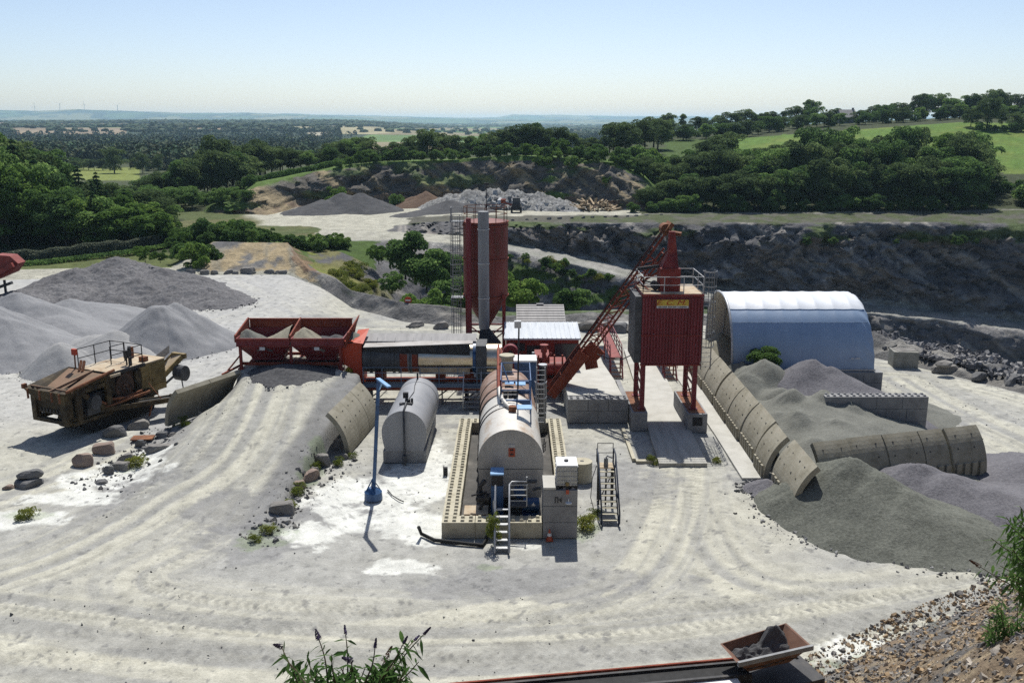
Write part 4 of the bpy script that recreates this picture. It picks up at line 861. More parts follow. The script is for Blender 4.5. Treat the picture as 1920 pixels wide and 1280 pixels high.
bx(mb, c.x - .1, c.x - .02, 40.375, 40.39, c.z + .1, c.z + .14); mb.prism([(c.x + .05, 40.375, c.z), (c.x + .17, 40.375, c.z + .14), (c.x + .17, 40.375, c.z - .14)], (0, .012, 0)); mb.build('painted_mark', M['dark'], q)
wall_of_blocks('slab_front_wall', 'two course wall of grey concrete blocks holding up the sloping slab', 'wall', M['conc_grey'],
    [(3.6, 7.5, 57.5, 58.3, 0, 'x', 1.6, False), (3.6, 7.5, 57.5, 58.3, .8, 'x', 1.3, True)], (5.5, 57.9, 0))
q = E('sloping_slab', 5.6, 65, 0, 'bright sloping concrete slab behind the grey block wall', 'slab')
mb = MB(); mb.prism([(3.62, 58.31, -.2), (3.62, 58.31, 1.62), (3.62, 63, 1.35), (3.62, 74, .1), (3.62, 74, -.2)], (3.55, 0, 0)); mb.build('slab', M['conc_lt'], q)
mb = MB(); bx(mb, 7.2, 7.5, 58.31, 62.5, -.2, 1.5); cyl(mb, (7.0, 62.2, .9), (7.0, 63.6, .9), .38, 'y'); mb.build('edge_kerb', M['conc_grey'], q)
mb = MB(); cyl(mb, (7.0, 62.17, .9), (7.0, 62.2, .9), .3, 'y'); mb.build('pipe_mouth', M['dark'], q)
# ---- horizontal tanks --------------------------------------------------------------
def arch(cx, y, zc, r, zb, n=26):
    nar = .16 if r < 1.4 else .07
    p = [Vector((cx + r * math.cos(a), y, zc + r * math.sin(a))) for a in np.linspace(0, math.pi, n)]
    lo = [(r * (1 - nar * (t_ ** 2)), zc + (zb - zc) * t_) for t_ in (1, .85, .7, .5, .25)]
    return [Vector((cx + a_, y, b_)) for a_, b_ in lo] + p + [Vector((cx - a_, y, b_)) for a_, b_ in lo[::-1]]
def arch_skin(mb, c0, c1, r, zb, steps=2, closed_end=False):
    rings = [arch(c0[0] + (c1[0] - c0[0]) * t_, c0[1] + (c1[1] - c0[1]) * t_, c0[2], r, zb) for t_ in np.linspace(0, 1, steps)]
    mb.loft(rings[::-1], True, (False, False), True); return rings
t = E('bitumen_tank', -.2, 48.8, 0, 'large horizontal bitumen tank with stained pale metal cladding inside the block bund', 'storage tank')
c0 = (-.06, 43.0, 2.85); cm = (-.16, 49.2, 2.85); c1 = (-.36, 54.6, 2.85)
mb = MB(); arch_skin(mb, c0, cm, 1.6, .95, 4); mb.build('cladding', M['alu'], t)
mb = MB(); arch_skin(mb, (cm[0], cm[1] + .01, 2.85), c1, 1.597, .95, 4); mb.build('rear_cladding', M['alu_rust'], t)['label'] = 'rust stained rear half of the cladding'
mb = MB(); a = arch(c0[0], 42.99, 2.85, 1.6, .95); mb.add(a, [list(range(len(a)))[::-1]]); e_ = mb.build('end_plate', M['alu_end'], t)
mb = MB(); a = arch(c1[0], 54.61, 2.85, 1.597, .95); mb.add(a, [list(range(len(a)))]); mb.build('rear_plate', M['alu_rust'], t)
mb = MB()
bx(mb, -1.62, 1.52, 42.975, 42.985, 2.42, 2.45); mb.build('seam', M['grey_dk'], e_)
def hoop(y, r, w=.05, nm='hoop', m='dark'):
    cx = np.interp(y, [43, 54.6], [-.06, -.36]); mb = MB(); ra = arch(cx, y, 2.85, r, 1.0); rb = arch(cx, y + w, 2.85, r, 1.0); mb.loft([rb, ra], True, (True, True), True); mb.build(nm, M[m], t)
for y, r in ((46.6, 1.615), (47.4, 1.61), (49.2, 1.615), (50.6, 1.615), (52.4, 1.61)): hoop(y, r, .07)
for z, m in ((3.42, 'placard'), (3.19, 'placard')):
    mb = MB(); bx(mb, -.17, .15, 42.96, 42.985, z - .11, z + .1); p_ = mb.build('placard', M[m], t)
    mb = MB(); bx(mb, -.1, .08, 42.953, 42.959, z - .03, z + .05); mb.build('pictogram', M['dark'], p_)
mb = MB(); bx(mb, -.17, .15, 42.962, 42.985, 3.54, 3.72); mb.build('plate', M['galv'], t)
mb = MB()
for y in (44, 47, 50, 53.5): bx(mb, -1.4, 1.1, y - .2, y + .2, .1, .95)
mb.build('saddle', M['grey_dk'], t)
mb = MB(); mb.tube([(-.72, 49.0, 4.8), (-.8, 53, 4.85), (-.86, 57, 4.9), (-.86, 58.5, 4.9)], .09); mb.tube([(-.6, 49.2, 4.8), (-.68, 57.5, 5.0)], .06); mb.build('feed_pipe', M['rust_red'], t)['label'] = 'red brown rear pipe run'
mb = MB(); mb.tube([(-.7, 49.1, 4.8), (-.66, 47.9, 4.72), (-.3, 46.7, 4.6), (-.02, 46.0, 4.55)], .1); mb.build('feed_pipe', M['alu'], t)
mb = MB(); cyl(mb, (.02, 45.95, 4.35), (.02, 45.95, 4.72), .2, 'z'); mb.tube([(.02, 45.95, 4.62), (.35, 45.8, 4.62)], .05); mb.build('inlet_valve', M['rust'], t)
mb = MB(); cyl(mb, (-.3, 54.0, 4.2), (-.3, 54.0, 5.3), .3, 'z', .36); cyl(mb, (-.3, 54.0, 5.3), (-.3, 54.0, 5.42), .46, 'z'); mb.build('vent_duct', M['conc_stud'], t)
# blue service platform over the manholes
mb = MB(); bx(mb, -.6, 1.0, 47.75, 47.9, 4.2, 4.5); bx(mb, -.6, 1.0, 51.4, 51.5, 4.35, 4.5)
for x in (-.6, 1.0): mb.bar((x, 47.8, 4.4), (x, 51.5, 4.4), .09, .14)
mb.bar((-.6, 49.6, 4.4), (1.0, 49.6, 4.4), .1, .2)
pf = mb.build('service_platform', M['blue'], t)
mb = MB(); mb.rail([(-.6, 47.8, 4.5), (1.0, 47.8, 4.5), (1.0, 49.6, 4.5), (1.0, 51.5, 4.5), (-.6, 51.5, 4.5), (-.6, 49.6, 4.5)], 1.1, w=.055, mids=1, closed=True); mb.bar((-.6, 51.5, 5.6), (-.15, 50.6, 4.6), .06); mb.bar((.55, 47.8, 3.9), (1.0, 47.8, 4.3), .05); mb.build('guard_rail', M['blue'], pf)
mb = MB(); bx(mb, .2, .75, 49.65, 50.3, 4.75, 4.8); bx(mb, -.4, .1, 50.4, 50.9, 4.6, 4.64); mb.build('cover_plate', M['blue_lt'], pf)
mb = MB()
for x in (-.35, -.08, .18):
    for y in (48.4, 49.1): cyl(mb, (x, y, 4.45), (x, y, 4.62), .13, 'z', n=14)
mb.build('manhole', M['dark'], pf)
mb = MB(); bx(mb, .26, 1.0, 45.0, 45.7, 4.82, 4.88); f_ = mb.build('step_plate', M['blue_lt'], t)
mb = MB(); mb.bar((.95, 45.05, 4.0), (.95, 45.05, 4.82), .06); mb.bar((.3, 45.6, 4.4), (.3, 45.6, 4.82), .06); mb.bar((1.0, 45.7, 4.85), (1.0, 47.8, 4.5), .06); mb.build('bracket', M['blue'], f_)
cage_ladder(1.75, 54.6, .8, 4.5, .5, .36, (0, -1)).build('caged_ladder', M['galv'], t)
t = E('floodlight_pole', .3, 49.5, 4.4, 'thin dark pole with a floodlight rising above the big tank', 'floodlight')
pz = V(973, 612, 49.5)
mb = MB(); mb.tube([(.32, 49.55, 4.4), (pz.x, 49.5, pz.z)], .045, 6); mb.build('pole', M['dark'], t)
mb = MB(); bx(mb, pz.x - .25, pz.x + .12, 49.3, 49.6, pz.z - .05, pz.z + .32); mb.build('lamp_head', M['galv'], t)
# ---- pump set at the front of the tank
t = E('pump_cabinet', -.7, 42.2, .1, 'blue and black pump cabinet with a pale lid in front of the big tank', 'pump')
mb = MB(); bx(mb, -1.0, -.42, 41.85, 42.5, .3, 2.0); mb.build('body', M['blue'], t)
mb = MB(); bx(mb, -.98, -.44, 41.87, 42.48, 2.001, 2.6); mb.build('panel', M['dark'], t)
mb = MB(); bx(mb, -1.03, -.39, 41.7, 42.6, 2.601, 2.68); mb.build('lid', M['blue_lt'], t)
mb = MB(); mb.tube([(-1.05, 42.2, 1.0), (-1.5, 42.1, 1.3), (-1.55, 42.1, 1.9), (-1.3, 42.1, 2.2)], .12); cyl(mb, (-1.7, 42.0, 1.35), (-1.1, 42.0, 1.35), .22, 'x'); mb.tube([(-1.95, 41.9, 1.5), (-1.2, 41.9, 1.7)], .05); mb.tube([(-1.55, 41.9, .8), (-1.2, 41.9, 1.6)], .09); mb.build('pipework', M['dark'], t)
mb = MB(); cyl(mb, (-.82, 41.6, .7), (-.82, 41.6, 1.4), .1, 'z'); cyl(mb, (-.82, 41.6, 1.4), (-.82, 41.6, 1.5), .05, 'z'); mb.build('extinguisher', M['galv'], t)
t = E('pump_motor', .95, 42.2, .1, 'blue electric pump motor beside the concrete block pillar', 'motor')
mb = MB(); cyl(mb, (.55, 42.0, 1.0), (1.3, 42.0, 1.0), .33, 'x'); cyl(mb, (.35, 42.2, 1.5), (.35, 42.6, 1.5), .26, 'y'); bx(mb, .5, 1.3, 41.75, 42.3, .3, .65)
for k in range(9): cyl(mb, (.62 + .07 * k, 42.0, 1.0), (.64 + .07 * k, 42.0, 1.0), .36, 'x', n=20)
mb.build('motor_body', M['blue'], t)
mb = MB(); mb.tube([(.3, 42.4, 1.5), (.3, 42.4, 2.0), (1.2, 42.5, 2.0)], .09); mb.tube([(1.0, 42.4, 1.6), (1.4, 42.4, 1.7)], .08); mb.build('pipework', M['grey_dk'], t)
mb = MB(); c = V(1000, 946, 41.62)
mb.prism([(c.x, 41.64, c.z + .12), (c.x - .1, 41.64, c.z - .06), (c.x + .1, 41.64, c.z - .06)], (0, .012, 0)); mb.build('emblem', M['white'], t)
t = E('drip_box', -1.6, 42, .1, 'rusty open drip box in the front left corner of the bund', 'box')
mb = MB(); bx(mb, -2.3, -1.15, 41.35, 42.4, .1, .75); mb.build('body', M['rust'], t)
mb = MB(); bx(mb, -2.24, -1.5, 41.33, 41.349, .2, .7); mb.build('opening', M['dark'], t)
mb = MB(); bx(mb, -2.3, -1.15, 41.35, 42.4, .752, .79); mb.build('lid', M['sand_top'], t)
# ---- steel steps over the bund
t = E('bund_steps', -.4, 40, 0, 'grey steel steps with handrails climbing over the front of the bund wall', 'steps')
for k in range(6):
    mb = MB(); bx(mb, -.72, -.18, 38.95 + .36 * k, 39.15 + .36 * k, .14 + .22 * k, .18 + .22 * k); mb.build('tread', M['galv'], t)
mb = MB()
for x in (-.75, -.15): mb.bar((x, 38.8, 0), (x, 41.1, 1.42), .05, .16)
mb.build('stringer', M['grey_dk'], t)
mb = MB(); mb.tube([(-.78, 38.75, .05), (-.78, 38.85, .5), (-.78, 41.1, 2.35)], .045, 6); mb.tube([(-.12, 38.75, .05), (-.12, 38.85, .5), (-.12, 41.1, 2.4), (-.0, 41.3, 2.45), (.7, 41.3, 2.45), (.7, 41.3, 2.7)], .045, 6); mb.build('handrail', M['galv'], t)
mb = MB(); bx(mb, -.15, .7, 41.2, 42.0, 1.2, 1.25); mb.build('landing', M['grey_dk'], t)
mb = MB(); mb.rail([(-.12, 41.22, 1.25), (.7, 41.22, 1.25)], 1.1, mids=3, w=.045); mb.build('landing_rail', M['galv'], t)
# ---- liquid container
t = E('liquid_container', 2.55, 41.15, 2.4, 'white caged liquid container standing on the concrete block pillar', 'container')
x0, x1, y0, y1 = 2.06, 3.04, 40.5, 41.7
mb = MB(); 
for x in (x0 + .06, 2.55, x1 - .06): bx(mb, x - .06, x + .06, y0, y1, 2.4, 2.52)
bx(mb, x0, x1, y0, y1, 2.521, 2.56); mb.build('pallet', M['dark'], t)
mb = MB(); bx(mb, x0 + .03, x1 - .03, y0 + .03, y1 - .03, 2.561, 3.5); mb.build('bottle', M['ibc'], t)
mb = MB(); bx(mb, x0 + .01, x1 - .01, y0 + .01, y1 - .01, 3.501, 3.56); mb.build('lid', M['white'], t)
mb = MB(); cyl(mb, (2.53, 41.1, 3.56), (2.53, 41.1, 3.63), .1, 'z'); mb.build('cap', M['dark'], t)
mb = MB()
for z in (2.62, 2.8, 3.0, 3.25, 3.48):
    mb.bar((x0, y0, z), (x1, y0, z), .025); mb.bar((x1, y0, z), (x1, y1, z), .025); mb.bar((x0, y0, z), (x0, y1, z), .025)
for k in range(7):
    x = x0 + (x1 - x0) * k / 6; mb.bar((x, y0, 2.56), (x, y0, 3.5), .022)
    y = y0 + (y1 - y0) * k / 6; mb.bar((x1, y, 2.56), (x1, y, 3.5), .022)
mb.build('cage', M['galv'], t)
mb = MB(); cyl(mb, (2.55, y0 - .06, 2.66), (2.55, y0 + .02, 2.66), .09, 'y'); mb.build('tap', M['yellow'], t)
t = E('extinguisher_point', 2.55, 40.36, 1.7, 'small red box with a white dish below it on the concrete pillar', 'safety point')
c = V(1064, 922, 40.33); mb = MB(); mb.box(c, (.14, .06, .2)); mb.build('box', M['placard'], t)
c2 = V(1066, 943, 40.2); mb = MB(); cyl(mb, c2, c2 + Vector((0, 0, .03)), .15, 'z'); mb.tube([c2, c2 + Vector((0, 0, .2))], .02, 6); mb.build('dish', M['white'], t)
t = E('concrete_ring', 3.8, 47.6, 0, 'round pale concrete drum with a hole in its top behind the white container', 'concrete drum')
mb = MB(); cyl(mb, (3.78, 47.6, 0), (3.78, 47.6, 1.12), .56, 'z', n=36); mb.build('drum', M['conc_stud'], t)
mb = MB(); cyl(mb, (3.78, 47.6, 1.121), (3.78, 47.6, 1.126), .11, 'z', n=18); mb.build('hole', M['dark'], t)
# ---- free standing stair
t = E('steel_stair', 4.75, 43, 0, 'dark free standing steel stair with a small pump on its landing', 'stair')
for k in range(9):
    mb = MB(); bx(mb, 4.4, 5.12, 41.95 + .25 * k, 42.17 + .25 * k, .16 + .215 * k, .19 + .215 * k); mb.build('tread', M['conc_stud'], t)
mb = MB()
for x in (4.36, 5.15): mb.bar((x, 41.75, 0), (x, 44.2, 2.05), .05, .16); mb.bar((x, 44.2, 2.05), (x, 45, 2.05), .05, .14)
mb.build('stringer', mat('dark_blue_steel', [(.015, .02, .035), (.04, .055, .085)], 3, .6), t)
mb = MB(); bx(mb, 4.36, 5.15, 44.2, 45.0, 1.98, 2.02); mb.build('landing', M['sand_top'], t)
mb = MB()
for x in (4.32, 5.19): mb.tube([(x, 41.85, .05), (x, 41.85, .6), (x, 44.2, 2.75), (x, 45, 2.75)], .04, 6); mb.bar((x, 42.9, .95), (x, 42.9, 1.6), .04); mb.bar((x, 44.2, 2.05), (x, 44.2, 2.75), .05); mb.bar((x, 45, 2.05), (x, 45, 2.75), .04)
mb.build('handrail', bpy.data.materials['dark_blue_steel'], t)
mb = MB()
for x in (4.4, 5.1):
    for y in (44.3, 44.95): bx(mb, x - .04, x + .04, y - .04, y + .04, 0, 1.98)
mb.bar((4.4, 44.3, .2), (5.1, 44.3, 1.8), .04); mb.bar((4.75, 44.3, 0), (4.75, 44.3, 1.95), .08); mb.rail([(4.36, 45, 2.02), (5.15, 45, 2.02)], 1.05, w=.035); mb.build('post', M['dark'], t)
mb = MB(); cyl(mb, (4.75, 44.5, 2.02), (4.75, 44.5, 2.45), .12, 'z', .1); mb.tube([(4.75, 44.5, 2.45), (4.8, 44.4, 2.6), (5.05, 44.35, 2.5)], .04, 6); mb.build('pump', M['grey'], t)
mb = MB(); mb.tube([(4.3, 44.6, 2.0), (4.05, 44.2, 1.5), (3.95, 43.8, .6), (4.1, 43.6, .05)], .02, 5); mb.build('hose', M['dark'], t)
# ---- grey fuel tank
t = E('fuel_tank', -6.05, 53.8, 0, 'plain grey horizontal fuel tank with a dark end and top fittings', 'storage tank')
c0 = (-6.12, 50.3, 1.82); c1 = (-5.95, 57.3, 1.82); r = 1.27
mb = MB(); arch_skin(mb, c0, c1, r, .7, 6)
for (c, y, s) in ((c1, 57.31, 1),): a = arch(c[0], y, 1.82, r, .7); mb.add(a, [list(range(len(a)))])
mb.build('shell', M['tank_grey'], t)
mb = MB(); a = arch(c0[0], 50.29, 1.82, r, .7); mb.add(a, [list(range(len(a)))[::-1]]); mb.build('end_plate', M['tank_grey'], t)
mb = MB(); bx(mb, -7.35, -4.9, 50.32, 57.3, 0, .699); mb.build('cradle', M['conc_grey'], t)
mb = MB(); cx = -6.05; ra = arch(-5.97, 56.3, 1.82, r + .012, .8); rb = arch(-5.97, 56.36, 1.82, r + .012, .8); mb.loft([rb, ra], True, (True, True), True); mb.build('seam', M['grey'], t)
mb = MB(); mb.tube([(-6.1, 51.6, 3.2), (-6.1, 50.15, 3.1), (-6.1, 50.15, .5)], .06, 8); cyl(mb, (-6.1, 50.0, .05), (-6.1, 50.0, .55), .14, 'z'); mb.build('fill_pipe', M['grey_dk'], t)
mb = MB(); bx(mb, -6.5, -5.75, 51.5, 51.75, 3.08, 3.16); cyl(mb, (-6.05, 51.9, 3.0), (-6.05, 51.9, 3.3), .16, 'z'); cyl(mb, (-5.8, 51.9, 3.0), (-5.8, 51.9, 3.35), .07, 'z'); mb.build('manhole', M['dark'], t)
mb = MB(); bx(mb, -6.32, -6.02, 51.9, 52.1, 3.35, 3.68); mb.bar((-6.15, 51.95, 3.1), (-6.15, 51.95, 3.4), .08); mb.build('gauge', M['dark'], t)
mb = MB(); mb.tube([(-6.1, 52.2, 3.12), (-5.9, 54, 3.13), (-6.0, 55.5, 3.12), (-5.98, 57, 3.14)], .02, 5); mb.tube([(-5.98, 57, 3.0), (-5.98, 57, 3.5)], .06, 6); mb.build('cable', M['dark'], t)
# ---- blue lamp pole
t = E('blue_pole', -7.1, 45.1, 0, 'leaning blue pole with a short pale arm on a heavy blue drum base', 'pole')
bs = Vector((XY(700, 45.1, .2), 45.1, 0)); tp = Vector((XY(710, 45.1, 6.4), 45.1, 6.42))
mb = MB(); cyl(mb, bs, bs + Vector((0, 0, .38)), .47, 'z', .44); cyl(mb, bs + Vector((0, 0, .38)), bs + Vector((0, 0, .62)), .46, 'z', .2); mb.build('base', M['blue'], t)
mb = MB()
for a in range(4):
    d_ = Vector((math.cos(a * 1.57 + .4), math.sin(a * 1.57 + .4), 0)); mb.bar(bs + d_ * .4 + Vector((0, 0, .4)), bs + Vector((0, 0, 1.1)), .05)
mb.bar(bs, tp, .17); mb.build('post', M['blue'], t)
mb = MB(); mb.bar(tp + Vector((-.05, .1, -.02)), tp + Vector((.72, -1.5, 0)), .2, .08); mb.bar(tp - Vector((0, 0, .6)), tp + Vector((.25, -.6, -.05)), .06); mb.build('arm', M['blue_lt'], t)
# ---- hoses and cones
def hose(name, lab, pts, r, m, cat='hose'):
    mb = MB(); pts = [Vector(p) for p in pts]; o = mb.tube(pts, r, 7).build(name, m, None, origin=(pts[0].x, pts[0].y, 0)); tag(o, lab, cat); return o
hose('rubber_hose', 'thick dark hose lying along the front of the bund wall', [G(785, 988, .6), G(790, 1000, .1), G(815, 1012, .07), G(860, 1017, .07), G(905, 1022, .07), G(912, 1010, .07), G(915, 1000, .3)], .09, M['rubber'])
hose('thin_cable', 'thin dark cable lying on white dust beside the blue pole', [G(727, 918, .03), G(735, 928, .03), G(748, 936, .03), G(757, 940, .03)], .03, M['dark'], 'cable')
hose('hanging_cable', 'sagging cable from the hoist to the red storage tower', [V(1120, 664, 60.5), V(1140, 672, 60), V(1165, 674, 59), V(1192, 662, 58.5)], .035, M['dark'], 'cable')
c = G(1030, 1010)
t = E('traffic_cone', c.x, c.y, 0, 'faded orange traffic cone standing against the concrete pillar', 'traffic cone')
mb = MB(); mb.loft([disc_ring((c.x, 40.2, z), r, 'z', 14) for z, r in ((.03, .13), (.55, .03))], True, (False, True), True); mb.build('cone', M['placard'], t)
mb = MB(); bx(mb, c.x - .17, c.x + .17, 40.03, 40.37, 0, .03); mb.build('base', M['placard'], t)
mb = MB(); mb.loft([disc_ring((c.x, 40.2, z), r, 'z', 14) for z, r in ((.22, .105), (.36, .075))], True, (False, False), True); mb.build('band', M['white'], t)
# electric bollard left of the bund
c = G(836, 890); o = MB(); bx(o, c.x - .1, c.x + .1, c.y - .1, c.y + .1, 0, .45); bx(o, c.x - .14, c.x - .11, c.y - .1, c.y + .1, 0, .5); o = o.build('socket_post', M['dark'], None, origin=(c.x, c.y, 0)); tag(o, 'small black socket post beside the left bund wall', 'post')
# ---- no entry sign
c = V(765, 563, 91.2)
t = E('no_entry_sign', c.x, c.y, 0, 'round red no entry sign on the dark earth bank behind the drum', 'road sign')
mb = MB(); cyl(mb, c, c + Vector((0, .03, 0)), .36, 'y', n=28); mb.build('disc', M['orange'], t)
mb = MB(); mb.box(c - Vector((0, .012, 0)), (.5, .015, .12)); mb.build('bar', M['white'], t)
mb = MB(); mb.bar(c + Vector((0, .06, .3)), (c.x, c.y + .06, .2), .06); mb.build('post', M['galv'], t)
# ---- curved wall segments -----------------------------------------------------------
g1 = 'curved panels along the left side of the gravel bay'; g2 = 'curved panels across the front of the gravel bay'
def segment(a, b, side, label, group, Rr=3.2, ang=50, th=.28, z=0., jit=0.):
    """a,b feet (xy) of one precast curved panel; it leans towards `side` (+1 = left of a->b)"""
    a = Vector((*a, z)); b = Vector((*b, z)); d = (b - a).normalized(); nin = Vector((-d.y, d.x, 0)) * side
    q = empty('wall_segment', (a + b) / 2, label, 'wall panel', group)
    n = 12; outer = []; inner = []
    for i in range(n + 1):
        f = R(ang) * i / n; outer.append((Rr * (1 - math.cos(f)), Rr * math.sin(f))); inner.append((Rr - (Rr - th) * math.cos(f), (Rr - th) * math.sin(f)))
    prof = outer + inner[::-1]
    rings = []
    for k in range(5):
        p = a + (b - a) * k / 4; wob = random.uniform(-.01, .01)
        rings.append([p + nin * (o + jit + wob) + Vector((0, 0, zz)) for o, zz in prof])
    mb = MB()
    if side > 0: rings = rings[::-1]
    mb.loft(rings, True, (True, True))
    body = mb.build('panel', M['conc_seg'], q)
    L_ = (b - a).length; mb = MB(); k = .25
    while k < L_ - .2:
        p = a + d * k - nin * .05; mm = Matrix((d, nin, Vector((0, 0, 1)))).transposed(); mb.box(p + Vector((0, 0, .38)) + nin * (jit), (.3, .1, .76), m=mm); k += .52
    if group in (g1, g2): mb.build('foot_rib', M['conc_seg'], q)
    mb = MB(); k = L_ * .2
    while k < L_ - .2:
        for f in (R(ang) * .55, R(ang) * .82):
            p = a + d * (k + random.uniform(-.1, .1)) + nin * (Rr * (1 - math.cos(f)) - .006 + jit) + Vector((0, 0, Rr * math.sin(f))); out = (-nin * math.cos(f) + Vector((0, 0, math.sin(f))))
            mm = Matrix((d, out.cross(d), out)).transposed(); mb.box(p, (random.uniform(.05, .1), random.uniform(.05, .08), .03), m=mm)
        k += random.uniform(.8, 1.3)
    mb.build('bolt_holes_pattern' if False else 'bolt_pocket', M['dark'], q)
    return q
random.seed(11)
for i, (ya, yb) in enumerate(((43.3, 47.3), (47.75, 50.1), (50.45, 54), (54.02, 57.4), (57.42, 61.0), (61.4, 65.2), (65.22, 69), (69.02, 73))):
    lab = {0: 'nearest curved concrete panel at the open end of the gravel bay side wall', 1: 'short tilted curved panel second from the near end of the bay side wall'}.get(i, 'curved concrete panel in the long row along the gravel bay beside the weighbridge')
    segment((13.78, ya), (13.82, yb), -1, lab, g1, jit=(.12 if i in (0,) else (-.1 if i == 1 else random.uniform(-.03, .03))))
g2 = 'curved panels across the front of the gravel bay'
wa = Vector((16.2, 45.7)); wb = Vector((26.3, 48.75))
cuts = [0, .2, .205, .41, .413, .625, .63, .775, .79, 1.0]; wls = ['smallest curved panel at the left end of the front bay wall', 'curved panel with a dark gap at its left in the front bay wall', 'curved panel in the middle of the front bay wall', 'curved panel left of the dark end panel in the front bay wall', 'darkest curved panel at the right end of the front bay wall']
for k in range(5):
    p = wa.lerp(wb, cuts[2 * k]); q = wa.lerp(wb, cuts[2 * k + 1]); segment(p, q, 1, wls[k], g2, jit=(0, .1, .03, .0, -.06)[k])
g3 = 'curved panels holding the right side of the ramp'
ra_ = Vector((-9.5, 51.6)); rb_ = Vector((-8.7, 58.2))
for k, lab in enumerate(('nearest sunlit curved panel holding the right side of the earth ramp', 'middle sunlit curved panel on the right side of the earth ramp', 'farthest sunlit curved panel on the right of the ramp beside the drum')):
    segment(ra_.lerp(rb_, k / 3 + .003), ra_.lerp(rb_, (k + 1) / 3 - .003), 1, lab, g3, Rr=3.3)
g4 = 'curved panels holding the left side of the ramp'
la = Vector((-22.1, 56.6)); lb = Vector((-19.5, 61.6))
for k, lab in enumerate(('shaded curved panel end on at the lower left edge of the ramp', 'shaded curved panel at the upper left edge of the ramp by the red bins')):
    segment(la.lerp(lb, k / 2 + .003), la.lerp(lb, (k + 1) / 2 - .003), -1, lab, g4, Rr=3.3, z=.1)
# ---- block walls of the gravel bay
wall_of_blocks('bay_wall', 'three course block wall half buried by gravel in the middle of the bay', 'wall', M['conc_grey'],
    [(19.4, 25.8, 55.4, 56.2, 0, 'x', 1.6, False), (19.4, 25.8, 55.4, 56.2, .8, 'x', 1.3, False), (19.4, 25.8, 55.4, 56.2, 1.6, 'x', 1.6, True)], (22.6, 55.8, 0))
wall_of_blocks('hangar_wall', 'two course block wall carrying the fabric hangar', 'wall', M['conc_grey'],
    [(15.6, 26.4, 64.1, 64.9, 0, 'x', 1.6, False), (15.6, 26.4, 64.1, 64.9, .8, 'x', 1.3, False)], (21, 64.5, 0))
wall_of_blocks('hangar_wall', 'rear block wall behind the fabric hangar', 'wall', M['conc_grey'],
    [(15.6, 26.4, 73.1, 73.9, 0, 'x', 1.6, False), (15.6, 26.4, 73.1, 73.9, .8, 'x', 1.3, False)], (21, 73.5, 0))
# ---- fabric hangar
t = E('fabric_hangar', 20.7, 69, 1.6, 'pale blue half barrel fabric hangar standing on concrete blocks', 'hangar')
xa, xb, yc, zb_, hh, hw = 15.7, 25.9, 69.0, 1.6, 4.85, 4.55
nx, na = 97, 49; P = np.zeros((nx, na, 3))
for i in range(nx):
    u = i / (nx - 1); x = xa + (xb - xa) * u
    bay = (u * 8) % 1; sag = -.035 * (1 - (2 * bay - 1) ** 2) if .0 < u < 1 else 0
    for j in range(na):
        a = math.pi * j / (na - 1); cc, ss = math.cos(a), math.sin(a)
        ex = .88
        yy = -math.copysign(abs(cc) ** ex, cc); zz = abs(ss) ** ex
        r = 1 + sag / 4.7 * (.6 + .4 * ss)
        if u > .9: r += .012 * math.sin(a * 26 + u * 60) * (u - .9) / .1
        zz *= 1 - (.03 * ((u - .93) / .07) ** 2 if u > .93 else 0)
        P[i, j] = (x - .35 * max(0, (u - .96) / .04) * ss, yc + hw * yy * r, zb_ + hh * zz * r)
F_ = []
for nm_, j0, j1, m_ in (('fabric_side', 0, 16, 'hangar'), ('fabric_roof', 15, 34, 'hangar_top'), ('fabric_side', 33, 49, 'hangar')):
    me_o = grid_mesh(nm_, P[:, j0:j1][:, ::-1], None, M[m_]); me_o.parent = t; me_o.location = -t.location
inn = P.copy(); inn[..., 1] = yc + (inn[..., 1] - yc) * .985; inn[..., 2] = zb_ + (inn[..., 2] - zb_) * .985; inn[:, :, 0] = np.clip(inn[:, :, 0], xa + .02, xb - .1)
o = grid_mesh('fabric_lining', inn, None, M['hangar_in']); o.parent = t; o.location = -t.location
mb = MB(); e0 = [Vector(p) for p in P[-1]]; cen = Vector((xb + .05, yc, zb_ + 1)); mb.add(e0 + [cen], [(i, i + 1, len(e0)) for i in range(len(e0) - 1)] + [(len(e0) - 1, 0, len(e0))]); mb.build('end_panel', M['hangar'], t)
mb = MB(); e1 = P[0]; mb.tube([Vector(p) for p in e1], .09, 6); mb.build('edge_tube', M['galv'], t)
for k in range(1, 8):
    mb = MB(); i = int(k * 12); mb.tube([Vector((p[0], yc + (p[1] - yc) * .97, zb_ + (p[2] - zb_) * .97)) for p in P[i][::3]], .05, 5); mb.build('arch_frame', M['galv'], t)
mb = MB()
for j in (11, 15): mb.tube([Vector((P[i, j, 0], yc + (P[i, j, 1] - yc) * 1.004, zb_ + (P[i, j, 2] - zb_) * 1.004)) for i in range(0, 93, 4)], .02, 4)
mb.build('seam', M['hangar'], t)
mb = MB(); bx(mb, xa, xb + .05, yc - hw - .08, yc - hw - .02, 1.62, 1.75); mb.build('base_rail', M['galv'], t)
c = V(1604, 672, 64.35); mb = MB(); random.seed(5)
for k in range(9):
    if k == 3: continue
    bx(mb, c.x - .3 + k * .072, c.x - .3 + k * .072 + .05, 64.36, 64.38, c.z - .05, c.z + .05)
mb.build('small_lettering', M['sign_w'], t)
